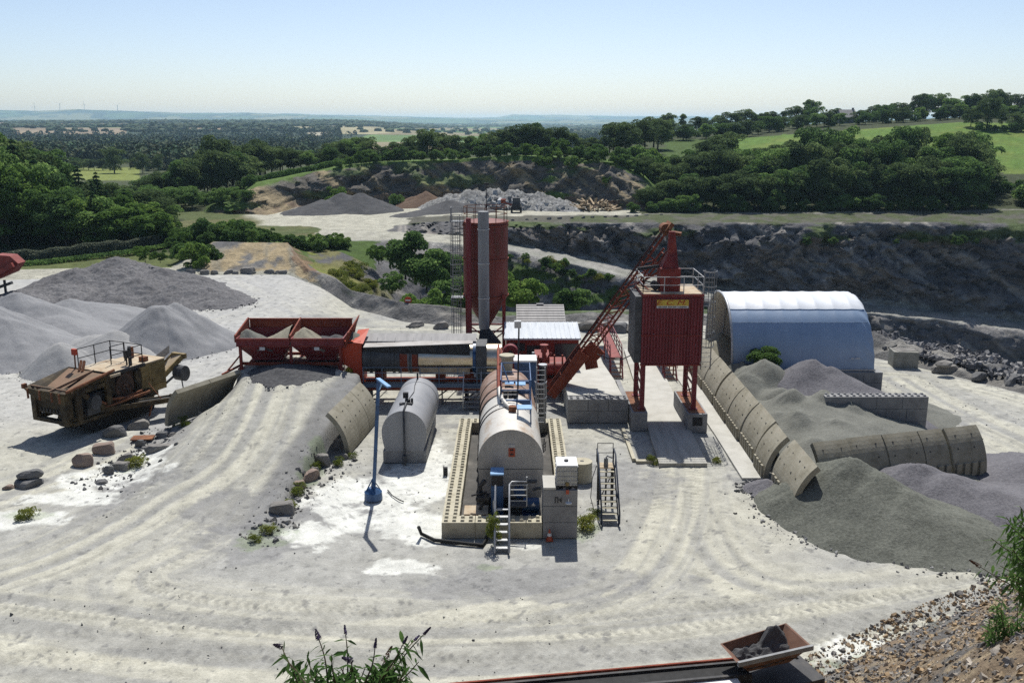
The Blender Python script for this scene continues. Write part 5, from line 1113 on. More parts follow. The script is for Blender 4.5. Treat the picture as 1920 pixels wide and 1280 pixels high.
# ================================================================= GRAVEL, ROCKS, MACHINES
def gmat(name, cols, s=9., bump=.6, pos=(.3, .5, .72), big=.35):
    m, nt, b = nmat(name)
    tc = nd(nt, 'ShaderNodeTexCoord')
    n = nd(nt, 'ShaderNodeTexNoise'); n.inputs['Scale'].default_value = s; n.inputs['Detail'].default_value = 5; n.inputs['Roughness'].default_value = .75
    n2 = nd(nt, 'ShaderNodeTexNoise'); n2.inputs['Scale'].default_value = big; n2.inputs['Detail'].default_value = 5
    nt.links.new(tc.outputs['Object'], n.inputs['Vector']); nt.links.new(tc.outputs['Object'], n2.inputs['Vector'])
    a = nd(nt, 'ShaderNodeMath', operation='MULTIPLY_ADD'); a.inputs[1].default_value = .72
    s_ = nd(nt, 'ShaderNodeMath', operation='MULTIPLY'); s_.inputs[1].default_value = .28
    nt.links.new(n2.outputs['Fac'], s_.inputs[0]); nt.links.new(n.outputs['Fac'], a.inputs[0]); nt.links.new(s_.outputs[0], a.inputs[2])
    r = ramp(nt, cols, list(pos)); nt.links.new(a.outputs[0], r.inputs[0]); nt.links.new(r.outputs[0], b.inputs['Base Color'])
    b.inputs['Roughness'].default_value = 1.; b.inputs['Specular IOR Level'].default_value = .08
    bumpn(nt, b, n.outputs['Fac'], bump, .06); return m
M['g_grey'] = gmat('grey_gravel', [(.13, .132, .138), (.225, .228, .235), (.31, .31, .315)])
M['g_pale'] = gmat('pale_grey_gravel', [(.2, .2, .2), (.29, .29, .288), (.38, .375, .365)])
M['g_dark'] = gmat('crushed_dark_stone', [(.045, .045, .048), (.13, .128, .132), (.26, .255, .255)], 4.5, 1.)
M['g_slate'] = gmat('dark_slate_fines', [(.04, .04, .043), (.085, .085, .088), (.14, .138, .135)], 4, .8)
M['g_green'] = gmat('greenish_gravel', [(.06, .063, .053), (.125, .13, .112), (.21, .215, .185)], 7, 1.)
M['g_olive'] = gmat('olive_sand', [(.1, .102, .088), (.165, .167, .148), (.23, .23, .206)], 9, .7)
M['g_violet'] = gmat('violet_grey_gravel', [(.075, .073, .082), (.14, .137, .148), (.21, .205, .215)], 7, 1.)
M['g_brown'] = gmat('brown_earth', [(.08, .055, .042), (.14, .095, .068), (.2, .15, .11)], 4, .8)
M['g_white'] = gmat('white_rubble', [(.08, .08, .08), (.19, .19, .185), (.36, .36, .35)], 1.6, 1., (.35, .5, .62))
M['g_sand'] = gmat('tan_sand', [(.19, .175, .13), (.27, .255, .2), (.33, .31, .25)], 9, .4)
def pile(name, label, cones, m, res=.16, rough=.06, rock=0., zf=None, bounds=None, group=None, cat='gravel heap', rnd=.35):
    x0 = min(c[0] - c[3] for c in cones) - .3; x1 = max(c[0] + c[3] for c in cones) + .3; y0 = min(c[1] - c[3] for c in cones) - .3; y1 = max(c[1] + c[3] for c in cones) + .3
    if bounds: x0, x1, y0, y1 = bounds
    X, Y = np.meshgrid(np.arange(x0, x1, res), np.arange(y0, y1, res))
    wx = X + (fbm(X * .5, Y * .5, 101, 3) - .5) * .7; wy = Y + (fbm(X * .5, Y * .5, 102, 3) - .5) * .7
    Z = np.full(X.shape, -9.); k = 6.
    acc = np.zeros(X.shape); k = 11.
    for (cx, cy, h, r) in cones:
        d = np.sqrt((wx - cx) ** 2 + (wy - cy) ** 2 + (rnd * r * .16) ** 2) + (fbm(np.arctan2(wy - cy, wx - cx) * 5 + cx, X * 0 + cy, 106, 3) - .5) * .3; z = h * (1 - d / r)
        acc += np.exp(np.clip(k * z, -40, 40))
    Z = np.log(acc + 1e-12) / k
    Z = Z + (fbm(X * 1.6, Y * 1.6, 103, 4) - .5) * rough * 2 + (fbm(X * .35, Y * .35, 104, 3) - .5) * rough * 3
    if rock: Z = Z + (fbm(X * 2.6, Y * 2.6, 105, 3) - .4) * rock * sst(-.3, .6, Z)
    base = zf(X, Y) if callable(zf) else (gz(X, Y) if zf is None else np.full(X.shape, zf))
    keep = Z > -.12
    P = np.stack([X, Y, Z + base], -1); r_, c_ = X.shape
    idx = np.arange(r_ * c_).reshape(r_, c_); q = np.stack([idx[:-1, :-1], idx[:-1, 1:], idx[1:, 1:], idx[1:, :-1]], -1).reshape(-1, 4)
    kk = keep.ravel()[q].any(1); q = q[kk]; u, inv = np.unique(q, return_inverse=True)
    Vv = P.reshape(-1, 3)[u]; o0 = np.array([cones[0][0], cones[0][1], float(Vv[:, 2].min())])
    o = raw_mesh(name, Vv - o0, inv.reshape(-1, 4), m, True); o.location = o0
    return tag(o, label, cat, group)
def at(px, Y, z, h, r): return (XY(px, Y, z), Y, h, r)
GP = 'gravel heaps on the left of the yard'
pile('gravel_heap', 'large smooth cone of grey gravel left of the red feed bins', [at(298, 78, 3, 4.15, 5.7), at(330, 79.5, 3, 3.9, 5.4), at(312, 79, 3, 3.7, 5.0)], M['g_grey'], group=GP)
pile('gravel_heap', 'pale low mound of fines in front of the smooth gravel cone', [at(215, 75, 1.5, 2.3, 4.6), at(180, 77, 1.5, 1.5, 4.6), at(250, 73.8, 1, 1.5, 3.8)], M['g_pale'], group=GP)
pile('gravel_heap', 'small pointed cone of fines behind the yellow crusher', [at(113, 70.8, 1.6, 2.4, 3.1), at(140, 72.5, 1, 1.2, 3)], M['g_pale'], group=GP)
pile('gravel_heap', 'sharp ridged grey gravel heap near the left edge of the photo', [at(30, 85, 3, 4.0, 6.6), at(70, 84.5, 3, 3.0, 6.4), at(105, 83, 2, 1.9, 5.5)], M['g_grey'], group=GP)
pile('gravel_heap', 'big grey gravel heap cut by the left edge of the photo', [at(-40, 77, 3.5, 4.6, 8), at(10, 76, 3, 3.1, 7), at(60, 74.5, 1, 1.4, 5)], M['g_grey'], group=GP)
pile('gravel_heap', 'low flat grey heap behind the ridged gravel heap', [at(130, 90, 2, 2.1, 6), at(165, 90, 1.5, 1.7, 6.5), at(110, 89, 1, 1.7, 6)], M['g_grey'], group=GP)
pile('crushed_rock_heap', 'wide heap of coarse dark crushed rock below the hedge', [at(140, 107, 3, 2.6, 6.5), at(215, 110, 4, 3.5, 8.5), at(300, 106, 3, 2.7, 7.5), at(360, 101, 2, 2.1, 6.0), at(255, 101, 2, 2.2, 6.5), at(330, 99.5, 2, 1.8, 5), at(105, 101, 1, 1.7, 6), at(60, 99, 1, 1.5, 6.5), at(400, 98.5, 1, .9, 4.2)], M['g_dark'], .22, .12, .55, group=GP, cat='rock heap')
GB = 'gravel heaps in the walled bay'
pile('gravel_heap', 'smooth violet grey heap at the back of the walled bay', [at(1520, 61.6, 3, 3.5, 5.4), at(1555, 60.8, 3, 3.1, 5.2), at(1600, 60, 2, 2.2, 4.5), at(1640, 59, 1, 1.2, 3.4), at(1560, 60, 2, 2.6, 6.8)], M['g_violet'], group=GB, rough=.04)
pile('gravel_heap', 'rounded olive heap against the side wall at the back of the bay', [at(1430, 62.3, 3, 3.3, 4.6), at(1400, 60.5, 3, 2.7, 4), at(1460, 58.6, 2, 2.3, 3.6), at(1385, 64.5, 3, 3.1, 3.6)], M['g_olive'], group=GB, bounds=(14.75, 24, 54, 64))
pile('gravel_heap', 'humped heap of tipped olive gravel in the middle of the bay', [at(1480, 56.6, 2, 2.9, 3.4), at(1545, 56.4, 2, 2.9, 3.6), at(1590, 55.6, 2, 2.4, 4), at(1500, 53.6, 2, 2.4, 3), at(1570, 52.8, 2, 2.1, 3.4), at(1630, 53.3, 1, 1.6, 3.6), at(1460, 54.4, 2, 1.9, 3), at(1530, 50.4, 1, 1.7, 3.2), at(1610, 50.4, 1, 1.4, 3.2), at(1500, 47.8, 1, 1.3, 3.0), (18.6, 55.6, 2.35, 9.5), (18.8, 51.5, 1.7, 8)], M['g_olive'], .12, .05, group=GB, bounds=(14.9, 25.5, 46.4, 60), rnd=.5)
pile('gravel_heap', 'pale small spill heap behind the bay block wall', [at(1690, 60, 1, 1.2, 3.4), at(1720, 59, .5, .7, 2.6)], M['g_olive'], group=GB)
pile('gravel_heap', 'pale heap inside the open mouth of the fabric hangar', [at(1343, 69, 2, 3.0, 4.2), at(1350, 72, 2, 2.8, 4)], M['g_sand'], group=GB, bounds=(14.7, 20, 65, 73))
GF = 'gravel heaps in front of the curved bay wall'
pile('gravel_heap', 'long greenish gravel heap tipped in front of the curved bay wall', [(17.0, 44.3, 2.75, 4.6), (18.0, 43.1, 2.35, 4.4), (19.1, 41.9, 1.9, 4.1), (20.2, 40.8, 1.35, 3.8), (21.2, 39.9, .8, 3.2), (16.1, 42.9, 1.2, 3.2), (17.4, 41.6, 1.4, 3.8)], M['g_green'], .11, .05, group=GF)
pile('gravel_heap', 'violet grey gravel heap right of the greenish heap', [(20.9, 45.8, 1.9, 3.8), (22.3, 44.5, 1.7, 4), (23.8, 43.4, 1.35, 4.2), (25.6, 42.8, 1.1, 4.2), (28, 43.5, .9, 5)], M['g_violet'], .12, .05, group=GF)
pile('gravel_heap', 'low spread of grey gravel at the right end of the bay wall', [(29.5, 48.0, .9, 4.2), (33, 47, .9, 5)], M['g_violet'], group=GF)
pile('gravel_heap', 'small spill of gravel at the foot of the nearest side wall panel', [(13.5, 46.6, .6, 1.2), (13.6, 45.6, .4, 1.0)], M['g_violet'], group=GF, res=.1)
GU = 'heaps on the upper quarry floor'
pile('slate_heap', 'flat topped dark heap on the upper quarry floor', [at(640, 203, 3, 3.9, 7.5), at(675, 203, 3, 3.8, 7.5), at(700, 202, 2, 2.7, 6.5), at(605, 200, 2, 2.6, 7), at(585, 198, 1, 1.6, 6)], M['g_slate'], .4, .12, .3, zf=.2, group=GU, cat='rock heap')
pile('earth_heap', 'reddish brown earth heap at the foot of the back quarry face', [at(798, 213, 3, 3.4, 6), at(775, 212, 2, 2.2, 5)], M['g_brown'], .4, .1, .3, zf=.2, group=GU, cat='earth heap')
pile('rubble_heap', 'long whitish rubble heap behind the silo railing', [at(885, 209, 4, 4.4, 8), at(925, 210, 4, 4.5, 8), at(965, 210, 4, 4.3, 8), at(1010, 209, 3, 3.4, 8), at(1045, 207, 2, 2.0, 7), at(850, 208, 2, 3.2, 8)], M['g_white'], .35, .2, 1.3, zf=.1, group=GU, cat='rubble heap')
pile('slate_heap', 'grey cone heap left of the silo top on the upper floor', [at(845, 196, 2, 2.9, 8), at(815, 193, 1, 1.4, 7), at(780, 190, 1, .9, 5), at(875, 196, 2, 2.3, 7)], M['g_slate'], .35, .1, .2, zf=.2, group=GU, cat='rock heap')
GI = 'aggregate heaps inside the red feed bins'
for lab, cs, m, b in (('small olive heap in the left corner of the left feed bin', [(-18.4, 63.4, 1.25, 1.9)], 'g_olive', (-18.76, -16.4, 62.1, 65.4)), ('olive heap banked against the divider in the left feed bin', [(-15.4, 63.6, 1.5, 2.3), (-16, 64.6, .9, 2)], 'g_sand', (-17.6, -15.3, 62.1, 65.4)),
                      ('pale heap at the left of the right feed bin', [(-14.6, 63.2, 1.35, 1.8)], 'g_sand', (-15.0, -12.8, 62.1, 65.4)), ('flat thin heap at the right of the right feed bin', [(-12.2, 63.4, .8, 1.9), (-13.5, 64, .5, 2)], 'g_slate', (-13.9, -11.6, 62.1, 65.4))):
    pile('gravel_heap', lab, cs, M[m], .08, .02, zf=3.75, bounds=b, group=GI)
for x in (-18.9, -15.2): pass
pile('gravel_heap', 'low dark spill heap beneath the red feed bins', [(-15.5, 61.2, .55, 2.4), (-14.2, 61.2, .4, 2.2)], M['g_slate'], .12, .03, group=None)
pile('gravel_heap', 'small heap in the top of the orange transfer box', [(-11.1, 63.5, .5, .9)], M['g_olive'], .06, .02, zf=4.2, bounds=(-11.7, -10.5, 62.5, 64.4))
# ---- boulders
def boulder_mesh(seed, flat=1.):
    rnd = random.Random(seed); bm_v = []; import bmesh
    bm = bmesh.new(); bmesh.ops.create_icosphere(bm, subdivisions=4, radius=.5)
    planes = [(Vector((rnd.gauss(0, 1), rnd.gauss(0, 1), rnd.gauss(0, 1))).normalized(), rnd.uniform(.27, .42)) for _ in range(9)] + [(Vector((0, 0, -1)), .25), (Vector((rnd.uniform(-.2, .2), rnd.uniform(-.2, .2), 1)).normalized(), .33)]
    for v in bm.verts:
        p = v.co.copy()
        for nrm, d in planes:
            e = p.dot(nrm) - d
            if e > 0: p -= nrm * e * .92
        nz = mnoise.noise(p * 3.1 + Vector((seed * 7.1, 0, 0))) * .035 + mnoise.noise(p * 9 + Vector((seed, 3, 0))) * .016 + mnoise.noise(p * 22 + Vector((seed, 5, 0))) * .007
        v.co = Vector((p.x, p.y, (p.z + p.normalized().z * nz + .27) * flat)) + Vector((p.x, p.y, 0)) * nz * 1.6
    me = bpy.data.meshes.new('boulder'); bm.to_mesh(me); bm.free()
    return me
BM = {k: [boulder_mesh(i * 3 + j, fl) for i in range(4)] for j, (k, fl) in enumerate((('n', 1.), ('f', .5)))}
BMAT = {}
for k in BM:
    for me in BM[k]:
        for c_ in ('rock', 'rock_dk', 'rock_brown'):
            q = me.copy(); q.materials.append(M[c_]); BMAT[(id(me), c_)] = q
def boulder(px, py, wpx, c_, label, group=None, k='n', hr=1., z=None, v=0, dr=.8, sink=.08):
    if z is None:
        g = G(px, py, 0)
        for _ in range(4): g = G(px, py, gzs(g.x, g.y))
    else: g = G(px, py, z)
    w = wpx / FP * (g.y * CT + (HC - g.z) * ST)
    o = bpy.data.objects.new('boulder', BMAT[(id(BM[k][v % 4]), c_)]); col.objects.link(o)
    o.location = (g.x, g.y + w * dr * .4, g.z - sink * w); o.scale = (w * 1.12, w * dr * 1.1, w * hr * 1.15); o.rotation_euler = (0, 0, random.uniform(-.5, .5))
    return tag(o, label, 'boulder', group)
random.seed(21)
boulder(151, 876, 38, 'rock_brown', 'square brownish boulder nearest the camera in front of the crusher', hr=.95, v=0)
boulder(191, 853, 40, 'rock_brown', 'boulder with a flat pale pinkish top in front of the crusher', hr=.8, v=1)
boulder(213, 821, 44, 'rock_dk', 'dark shaded boulder beside the crusher tracks', hr=.75, v=2)
boulder(255, 806, 38, 'rock', 'light topped boulder right of the crusher tracks', hr=.65, v=3)
boulder(303, 822, 26, 'rock_dk', 'small dark boulder at the foot of the left ramp panel', v=1, hr=.7); boulder(321, 818, 14, 'rock', 'little boulder touching the lower left ramp panel', v=0, hr=.7)
boulder(293, 848, 46, 'rock', 'broad flat slab on the left bank of the ramp', k='f', v=0, hr=.9); boulder(262, 838, 20, 'rock_dk', 'small dark rock behind the broad flat slab of the ramp bank', v=2)
boulder(232, 868, 30, 'rock', 'dark pale topped rock beside the yellow weed', v=3, hr=.8); boulder(225, 883, 34, 'rock', 'rounded grey rock below the yellow weed', v=1, hr=.7); boulder(202, 890, 20, 'rock_dk', 'mossy upright rock left of the yellow weed', v=0, hr=1.2); boulder(188, 908, 24, 'rock_dk', 'flat rock at the tip of the left ramp bank', k='f', v=2)
boulder(50, 898, 42, 'rock_dk', 'upper slab of the two stacked dark slabs at the lower left', k='f', v=1, hr=1.1, z=.3); boulder(48, 914, 58, 'rock_dk', 'lower wider slab of the two stacked dark slabs at the lower left', k='f', v=3, hr=.8); boulder(14, 918, 22, 'rock_brown', 'small reddish rock left of the stacked dark slabs', v=2, hr=.6)
boulder(630, 844, 36, 'rock', 'white streaked boulder at the foot of the sunlit ramp panels', v=0, hr=.8); boulder(641, 862, 20, 'rock', 'narrow grey boulder beside the ramp panel foot', v=3, hr=.8)
boulder(604, 876, 38, 'rock', 'large cracked mossy boulder on the right bank of the ramp', v=2, hr=.95); boulder(580, 903, 34, 'rock_brown', 'pale angular boulder midway down the right bank', v=3, hr=.85); boulder(559, 915, 24, 'rock_brown', 'pinkish rock in the right bank row below the ramp', v=1, hr=.8); boulder(589, 889, 18, 'rock', 'small pale rock on top of the right bank', v=0)
boulder(527, 966, 46, 'rock', 'big pale boulder alone at the low end of the right bank', v=1, hr=.75); boulder(631, 874, 9, 'rock', 'tiny pale stone by the big cracked boulder', v=2)
GBL = 'boulders lined up along the back edge of the yard'
for i, (px, w) in enumerate(((354, 20), (383, 18), (402, 17), (426, 18), (440, 12), (463, 28), (476, 12), (503, 20), (520, 16), (530, 17))): boulder(px, 515, w, 'rock', 'grey boulder in the row before the brown earth bank', GBL, v=i, hr=.75)
boulder(779, 614, 30, 'rock', 'long pale boulder left of the rounded one before the earth berm', v=0, hr=.55); boulder(826, 618, 28, 'rock', 'rounded boulder right of the long pale one beside the silo ladder', v=3, hr=.75); boulder(767, 614, 12, 'rock', 'small stones left of the long pale boulder', v=1, hr=.5)
boulder(1112, 622, 62, 'rock', 'widest boulder behind the inclined hoist', v=2, hr=.5); boulder(1155, 624, 52, 'rock_dk', 'dark boulder between hoist and red tower', v=1, hr=.55); boulder(1189, 624, 34, 'rock', 'pale boulder just left of the red tower', v=0, hr=.7)
GR = 'boulders along the pit edge on the right'
boulder(1779, 702, 44, 'rock', 'rounded olive boulder under a flat slab at the right pit edge', v=1, hr=.62); boulder(1776, 686, 34, 'rock', 'flat slab lying on the rounded boulder at the right pit edge', k='f', v=2, hr=.8, z=.85); boulder(1757, 700, 16, 'rock', 'broken rock leaning left of the rounded olive boulder', v=0, hr=1.1); boulder(1806, 700, 18, 'rock', 'small rock right of the rounded olive boulder', v=3, hr=.8)
boulder(1841, 716, 34, 'rock_dk', 'square dark boulder between the slab pair and the last one on the right', v=2, hr=.8); boulder(1904, 727, 42, 'rock_dk', 'largest dark boulder at the right edge of the photo', v=3, hr=.8)
for i, px in enumerate(range(775, 1240, 21)):
    y = np.interp(px, [775, 860, 950, 1080, 1240], [421, 417, 414, 409, 404]); z = float(np.interp(px, PX, np.interp(PX, [775, 800, 860, 950, 1080, 2000], [.2, 1.1, 1.2, .5, .1, -.3])))
    boulder(px + random.uniform(-4, 4), y, random.uniform(6, 10), 'rock_dk', 'small dark edge stone in the row along the upper bench', 'edge stones along the upper bench', v=i, hr=.6, z=z)
c = G(1700, 690, 0); t = E('concrete_cube', c.x, c.y + .8, 0, 'big weathered concrete block at the right pit edge', 'concrete block')
mb = MB(); mb.box((c.x, c.y + .8, .62), (1.9, 1.5, 1.3), rz=-.12); mb.build('block', M['conc'], t)
mb = MB(); mb.box((c.x + .1, c.y + .9, 1.275), (1.6, 1.2, .05), rz=.1); mb.build('crust', M['rock'], t)
c = G(268, 822, 0); mb = MB(); mb.box((c.x, c.y, .06), (1.3, .8, .07), rz=.1); o = mb.build('rusty_plate', M['rust'], None, origin=(c.x, c.y, 0)); tag(o, 'rust coloured flat plate lying behind the ramp bank rocks', 'plate')
# ---- mobile crusher ----------------------------------------------------------------
hd = R(25); XF = Matrix.Translation((-28.2, 54.6, 0)) @ Matrix.Rotation(-hd, 4, 'Z') @ Matrix.Diagonal((.94, .94, 1.12, 1))
def LB(): return MB(XF)
t = E('mobile_crusher', -27, 58, 0, 'rusty yellow tracked rock crusher with a wide feed hopper and railed deck', 'crusher')
for s in (-1, 1):
    mb = LB(); pts = []
    for a in np.linspace(-math.pi / 2, math.pi / 2, 8): pts.append((s * 1.15 - .28, 6.9 + .42 * math.cos(a), .44 + .42 * math.sin(a)))
    for a in np.linspace(math.pi / 2, 3 * math.pi / 2, 8): pts.append((s * 1.15 - .28, 1.9 + .42 * math.cos(a), .44 + .42 * math.sin(a)))
    mb.prism(pts, (.56, 0, 0))
    for k in range(14): mb.box((s * 1.15, 2 + .37 * k, .885), (.58, .2, .05))
    tr = mb.build('track', M['rubber'], t)
mb = LB(); bx(mb, -.95, .95, 1.2, 8.2, .75, 1.15); bx(mb, -1.5, -1.2, .1, 7.5, .95, 1.2); bx(mb, 1.2, 1.5, .1, 7.5, .95, 1.2); mb.build('chassis', M['yellow_dirty'], t)
# hopper
mb = LB(); rim = [Vector(p) for p in ((-2.0, -.35, 2.75), (1.9, -.35, 2.75), (1.9, 3.3, 3.2), (-2.0, 3.3, 3.2))]; bot = [Vector(p) for p in ((-1.5, -.1, 2.2), (1.45, -.1, 2.2), (1.2, 3.3, 2.3), (-1.2, 3.3, 2.3))]
inr = [p + Vector((.07 if p.x < 0 else -.07, .07 if p.y < 1 else -.07, 0)) for p in rim]; inb = [p + Vector((0, 0, .35)) for p in bot]
mb.loft([bot, rim, inr, inb], True, (True, True)); hp = mb.build('hopper', M['yellow_dirty'], t)
mb = LB(); mb.add([(-1.9, .5, 2.45), (.1, .5, 2.45), (.3, 3.2, 3.15), (-1.9, 3.2, 3.15)], [(0, 1, 2, 3)]); mb.add([(.45, .9, 2.6), (1.85, .9, 2.6), (1.85, 3.0, 3.16), (.6, 3.0, 3.16)], [(0, 1, 2, 3)]); mb.bar((.35, -.3, 2.7), (.5, 3.2, 3.2), .1, .14); mb.bar((-1.95, .2, 2.75), (1.9, .2, 2.75), .08, .1); mb.build('feed_plate', mat('orange_rust_plate', [(.12, .115, .085), (.2, .13, .085), (.25, .16, .105)], 1.2, .85, pos=[.3, .48, .7]), hp)
mb = LB(); mb.tube([(1.95, -.3, 2.85), (1.95, 3.6, 3.3)], .09, 8); bx(mb, -2.05, -1.85, -.4, -.1, 2.7, 2.95)
for q in (.15, .45): mb.bar((-.2 - q, 3.0, 3.1), (-.5 - q, 3.5, 3.6), .14)
for q in (-1.5, -.4, .7, 1.4): bx(mb, q - .05, q + .05, -.45, -.351, 2.2, 2.72)
mb.build('hopper_trim', M['rust'], hp)
# front frame
mb = LB(); bx(mb, -1.75, -1.35, -.05, .35, .95, 2.25); bx(mb, .95, 1.5, -.05, .45, .8, 2.3); bx(mb, -1.75, .94, -.04, .3, .86, 1.06); bx(mb, -1.34, .94, -.02, .3, 2.05, 2.3); mb.build('front_frame', M['yellow_dirty'], t)
mb = LB(); bx(mb, -1.34, .94, .12, .3, 1.35, 2.04); fp = mb.build('grille_plate', M['yellow_dirty'], t)
mb = LB()
for k in range(7): bx(mb, -1.1 + .3 * k, -.98 + .3 * k, .05, .118, 1.42, 1.62)
mb.build('slot', M['dark'], fp)
# right side
mb = LB(); bx(mb, 1.52, 1.72, .6, 1.0, .9, 2.6); bx(mb, 1.52, 1.75, 3.0, 3.4, .9, 3.0); mb.bar((1.6, 1.0, 2.5), (1.6, 3.0, 1.1), .22); bx(mb, 1.5, 1.7, .3, 3.4, .75, .95); bx(mb, 1.52, 1.7, 1.0, 3.0, 2.45, 2.7); mb.build('side_frame', M['yellow_dirty'], t)
mb = LB(); cyl(mb, (1.5, 1.9, 1.8), (2.0, 1.9, 1.8), .42, 'x', n=20); bx(mb, 1.3, 1.7, 1.4, 2.4, 1.1, 1.5); mb.build('drive_motor', M['grey_dk'], t)
mb = LB(); bx(mb, -1.35, 1.35, .7, 3.3, 1.1, 2.18); mb.build('feeder_body', M['rust'] if False else M['dark'], t)
mb = LB(); bx(mb, -1.35, 1.35, 3.4, 6.1, 1.1, 2.95); mb.build('jaw_housing', mat('oily_rust', [(.02, .015, .012), (.06, .035, .025), (.12, .065, .04)], 1.6, .7), t)
mb = LB(); cyl(mb, (1.37, 4.7, 2.05), (1.6, 4.7, 2.05), .78, 'x', n=28); cyl(mb, (1.6, 4.7, 2.05), (1.68, 4.7, 2.05), .25, 'x', n=16); mb.build('flywheel', bpy.data.materials['oily_rust'], t)
mb = LB(); mb.prism([(-1.6, 3.3, 3.0), (1.5, 3.6, 3.0), (1.6, 6.6, 3.0), (-1.6, 6.6, 3.0)], (0, 0, .07)); bx(mb, 1.0, 1.75, 3.4, 4.3, 2.85, 2.99); dk = mb.build('deck', M['sand_top'], t)
mb = LB(); mb.rail([(-1.5, 3.7, 3.07), (-1.5, 5.1, 3.07), (-1.5, 6.5, 3.07)], 1.15, w=.05); mb.rail([(-1.5, 6.5, 3.07), (-.2, 6.55, 3.07), (1.5, 6.5, 3.07)], 1.15, w=.05); mb.rail([(1.5, 6.5, 3.07), (1.5, 5.3, 3.07)], 1.15, w=.05); mb.rail([(-.2, 6.5, 3.07), (-.2, 5.3, 3.07)], 1.1, w=.05); bx(mb, -1.6, 1.6, 3.3, 3.38, 2.95, 3.12); bx(mb, 1.52, 1.62, 3.4, 6.6, 2.9, 3.1); mb.build('deck_rail', M['dark'], t)
mb = LB(); bx(mb, .7, 1.0, 5.6, 5.8, 3.5, 3.95); mb.bar((.85, 5.7, 3.07), (.85, 5.7, 3.6), .08); bx(mb, 1.05, 1.2, 5.7, 5.85, 3.07, 4.2); mb.build('control_box', M['dark'], t)
mb = LB(); mb.bar((-1.35, 3.3, 3.0), (-1.3, 3.3, 4.0), .07); rp = mb.build('signal_post', M['rust'], t); mb = LB(); bx(mb, -1.48, -1.1, 3.2, 3.4, 3.95, 4.3); mb.build('signal_box', M['orange'], rp)
mb = LB(); bx(mb, -1.4, 1.4, 6.2, 8.6, 1.15, 2.95); en = mb.build('engine_housing', M['yellow'], t)
mb = LB(); bx(mb, -1.45, 1.45, 6.15, 8.65, 2.952, 3.02); mb.build('engine_roof', M['sand_top'], en)
mb = LB()
for k in range(11): bx(mb, 1.402, 1.46, 7.3, 8.5, 1.5 + .125 * k, 1.57 + .125 * k)
mb.build('louvre', M['yellow'], en)
mb = LB(); mb.rail([(1.42, 6.4, 1.9), (1.42, 7.1, 1.9)], .6, w=.04, mids=1); mb.build('grab_rail', M['yellow'], en)
def conveyor(mb_f, belt, p, q, wd, h):
    p = Vector(p); q = Vector(q); d = (q - p).normalized(); s = Vector((d.y, -d.x, 0)).normalized() * wd / 2
    for k in (-1, 1): mb_f.bar(p + s * k, q + s * k, .1, h)
    n = int((q - p).length / .9)
    for k in range(n + 1): c = p.lerp(q, k / n); mb_f.bar(c - s - Vector((0, 0, h * .4)), c + s - Vector((0, 0, h * .4)), .07)
    u = Vector((0, 0, h * .25)); belt.add([p - s * .85 + u, p + s * .85 + u, q + s * .85 + u, q - s * .85 + u, p - s * .85 + u - Vector((0, 0, .04)), p + s * .85 + u - Vector((0, 0, .04)), q + s * .85 + u - Vector((0, 0, .04)), q - s * .85 + u - Vector((0, 0, .04))], [(0, 1, 2, 3), (4, 7, 6, 5), (0, 4, 5, 1), (2, 6, 7, 3)])
f_, b_ = LB(), LB(); conveyor(f_, b_, (.3, 7.6, 1.1), (1.1, 10.2, 2.8), 1.25, .3); f_.box((1.12, 10.3, 2.8), (1.2, .3, .3)); cv = f_.build('discharge_conveyor', M['yellow'], t); b_.build('belt', M['sand_top'], cv)
mb = LB(); mb.add([(-.5, 8.6, 1.9), (-.45, 8.6, 2.5), (.35, 10.2, 3.4), (.3, 10.2, 2.9)], [(0, 1, 2, 3), (3, 2, 1, 0)]); mb.build('side_guard', M['galv'], cv)
mb = LB(); cyl(mb, (1.5, 9.6, 1.9), (2.3, 9.6, 1.9), .48, 'x', n=20); mb.bar((1.6, 9.6, 1.9), (1.2, 8.6, 1.3), .12); mb.tube([(2.2, 9.3, 1.5), (2.4, 9.2, .9), (2.0, 8.7, .8)], .05, 6); mb.build('air_drum', M['grey_dk'], t)
f_, b_ = LB(), LB(); conveyor(f_, b_, (1.2, 2.6, 1.15), (3.3, 7.4, .95), .8, .28); cyl(f_, (2.9, 7.4, .95), (3.7, 7.4, .95), .22, 'x', n=14); cv = f_.build('side_conveyor', M['yellow_dirty'], t); b_.build('belt', M['rubber'], cv)
mb = LB(); mb.bar((2.6, 6, .95), (2.2, 6, .05), .1); mb.bar((3.0, 6.6, .9), (2.2, 6.2, 2.0), .05); mb.tube([(1.6, 3.4, 1.6), (2.3, 5.2, 1.45), (2.5, 6, 1.6)], .09, 6); mb.bar((1.4, 3.6, 1.3), (2.2, 5.6, 1.7), .12); mb.build('conveyor_prop', M['rust'], cv)
mb = LB()
for k in range(5): mb.tube([(1.42, 3.5 + .5 * k, 2.5), (1.75, 3.7 + .5 * k, 2.0 - .1 * (k % 2)), (1.5, 4.1 + .5 * k, 1.5), (1.6, 4.4 + .5 * k, 1.2)], .035, 5)
mb.build('hydraulic_hose', M['rubber'], t)
mb = LB(); bx(mb, 1.38, 1.62, 5.7, 6.15, 1.3, 2.8); bx(mb, 1.38, 1.55, 3.42, 3.9, 1.9, 2.8); bx(mb, 1.36, 1.7, 6.3, 6.9, 1.15, 1.5); bx(mb, -.6, .6, 8.62, 9.0, 1.3, 2.4); mb.build('side_box', M['yellow_dirty'], t)
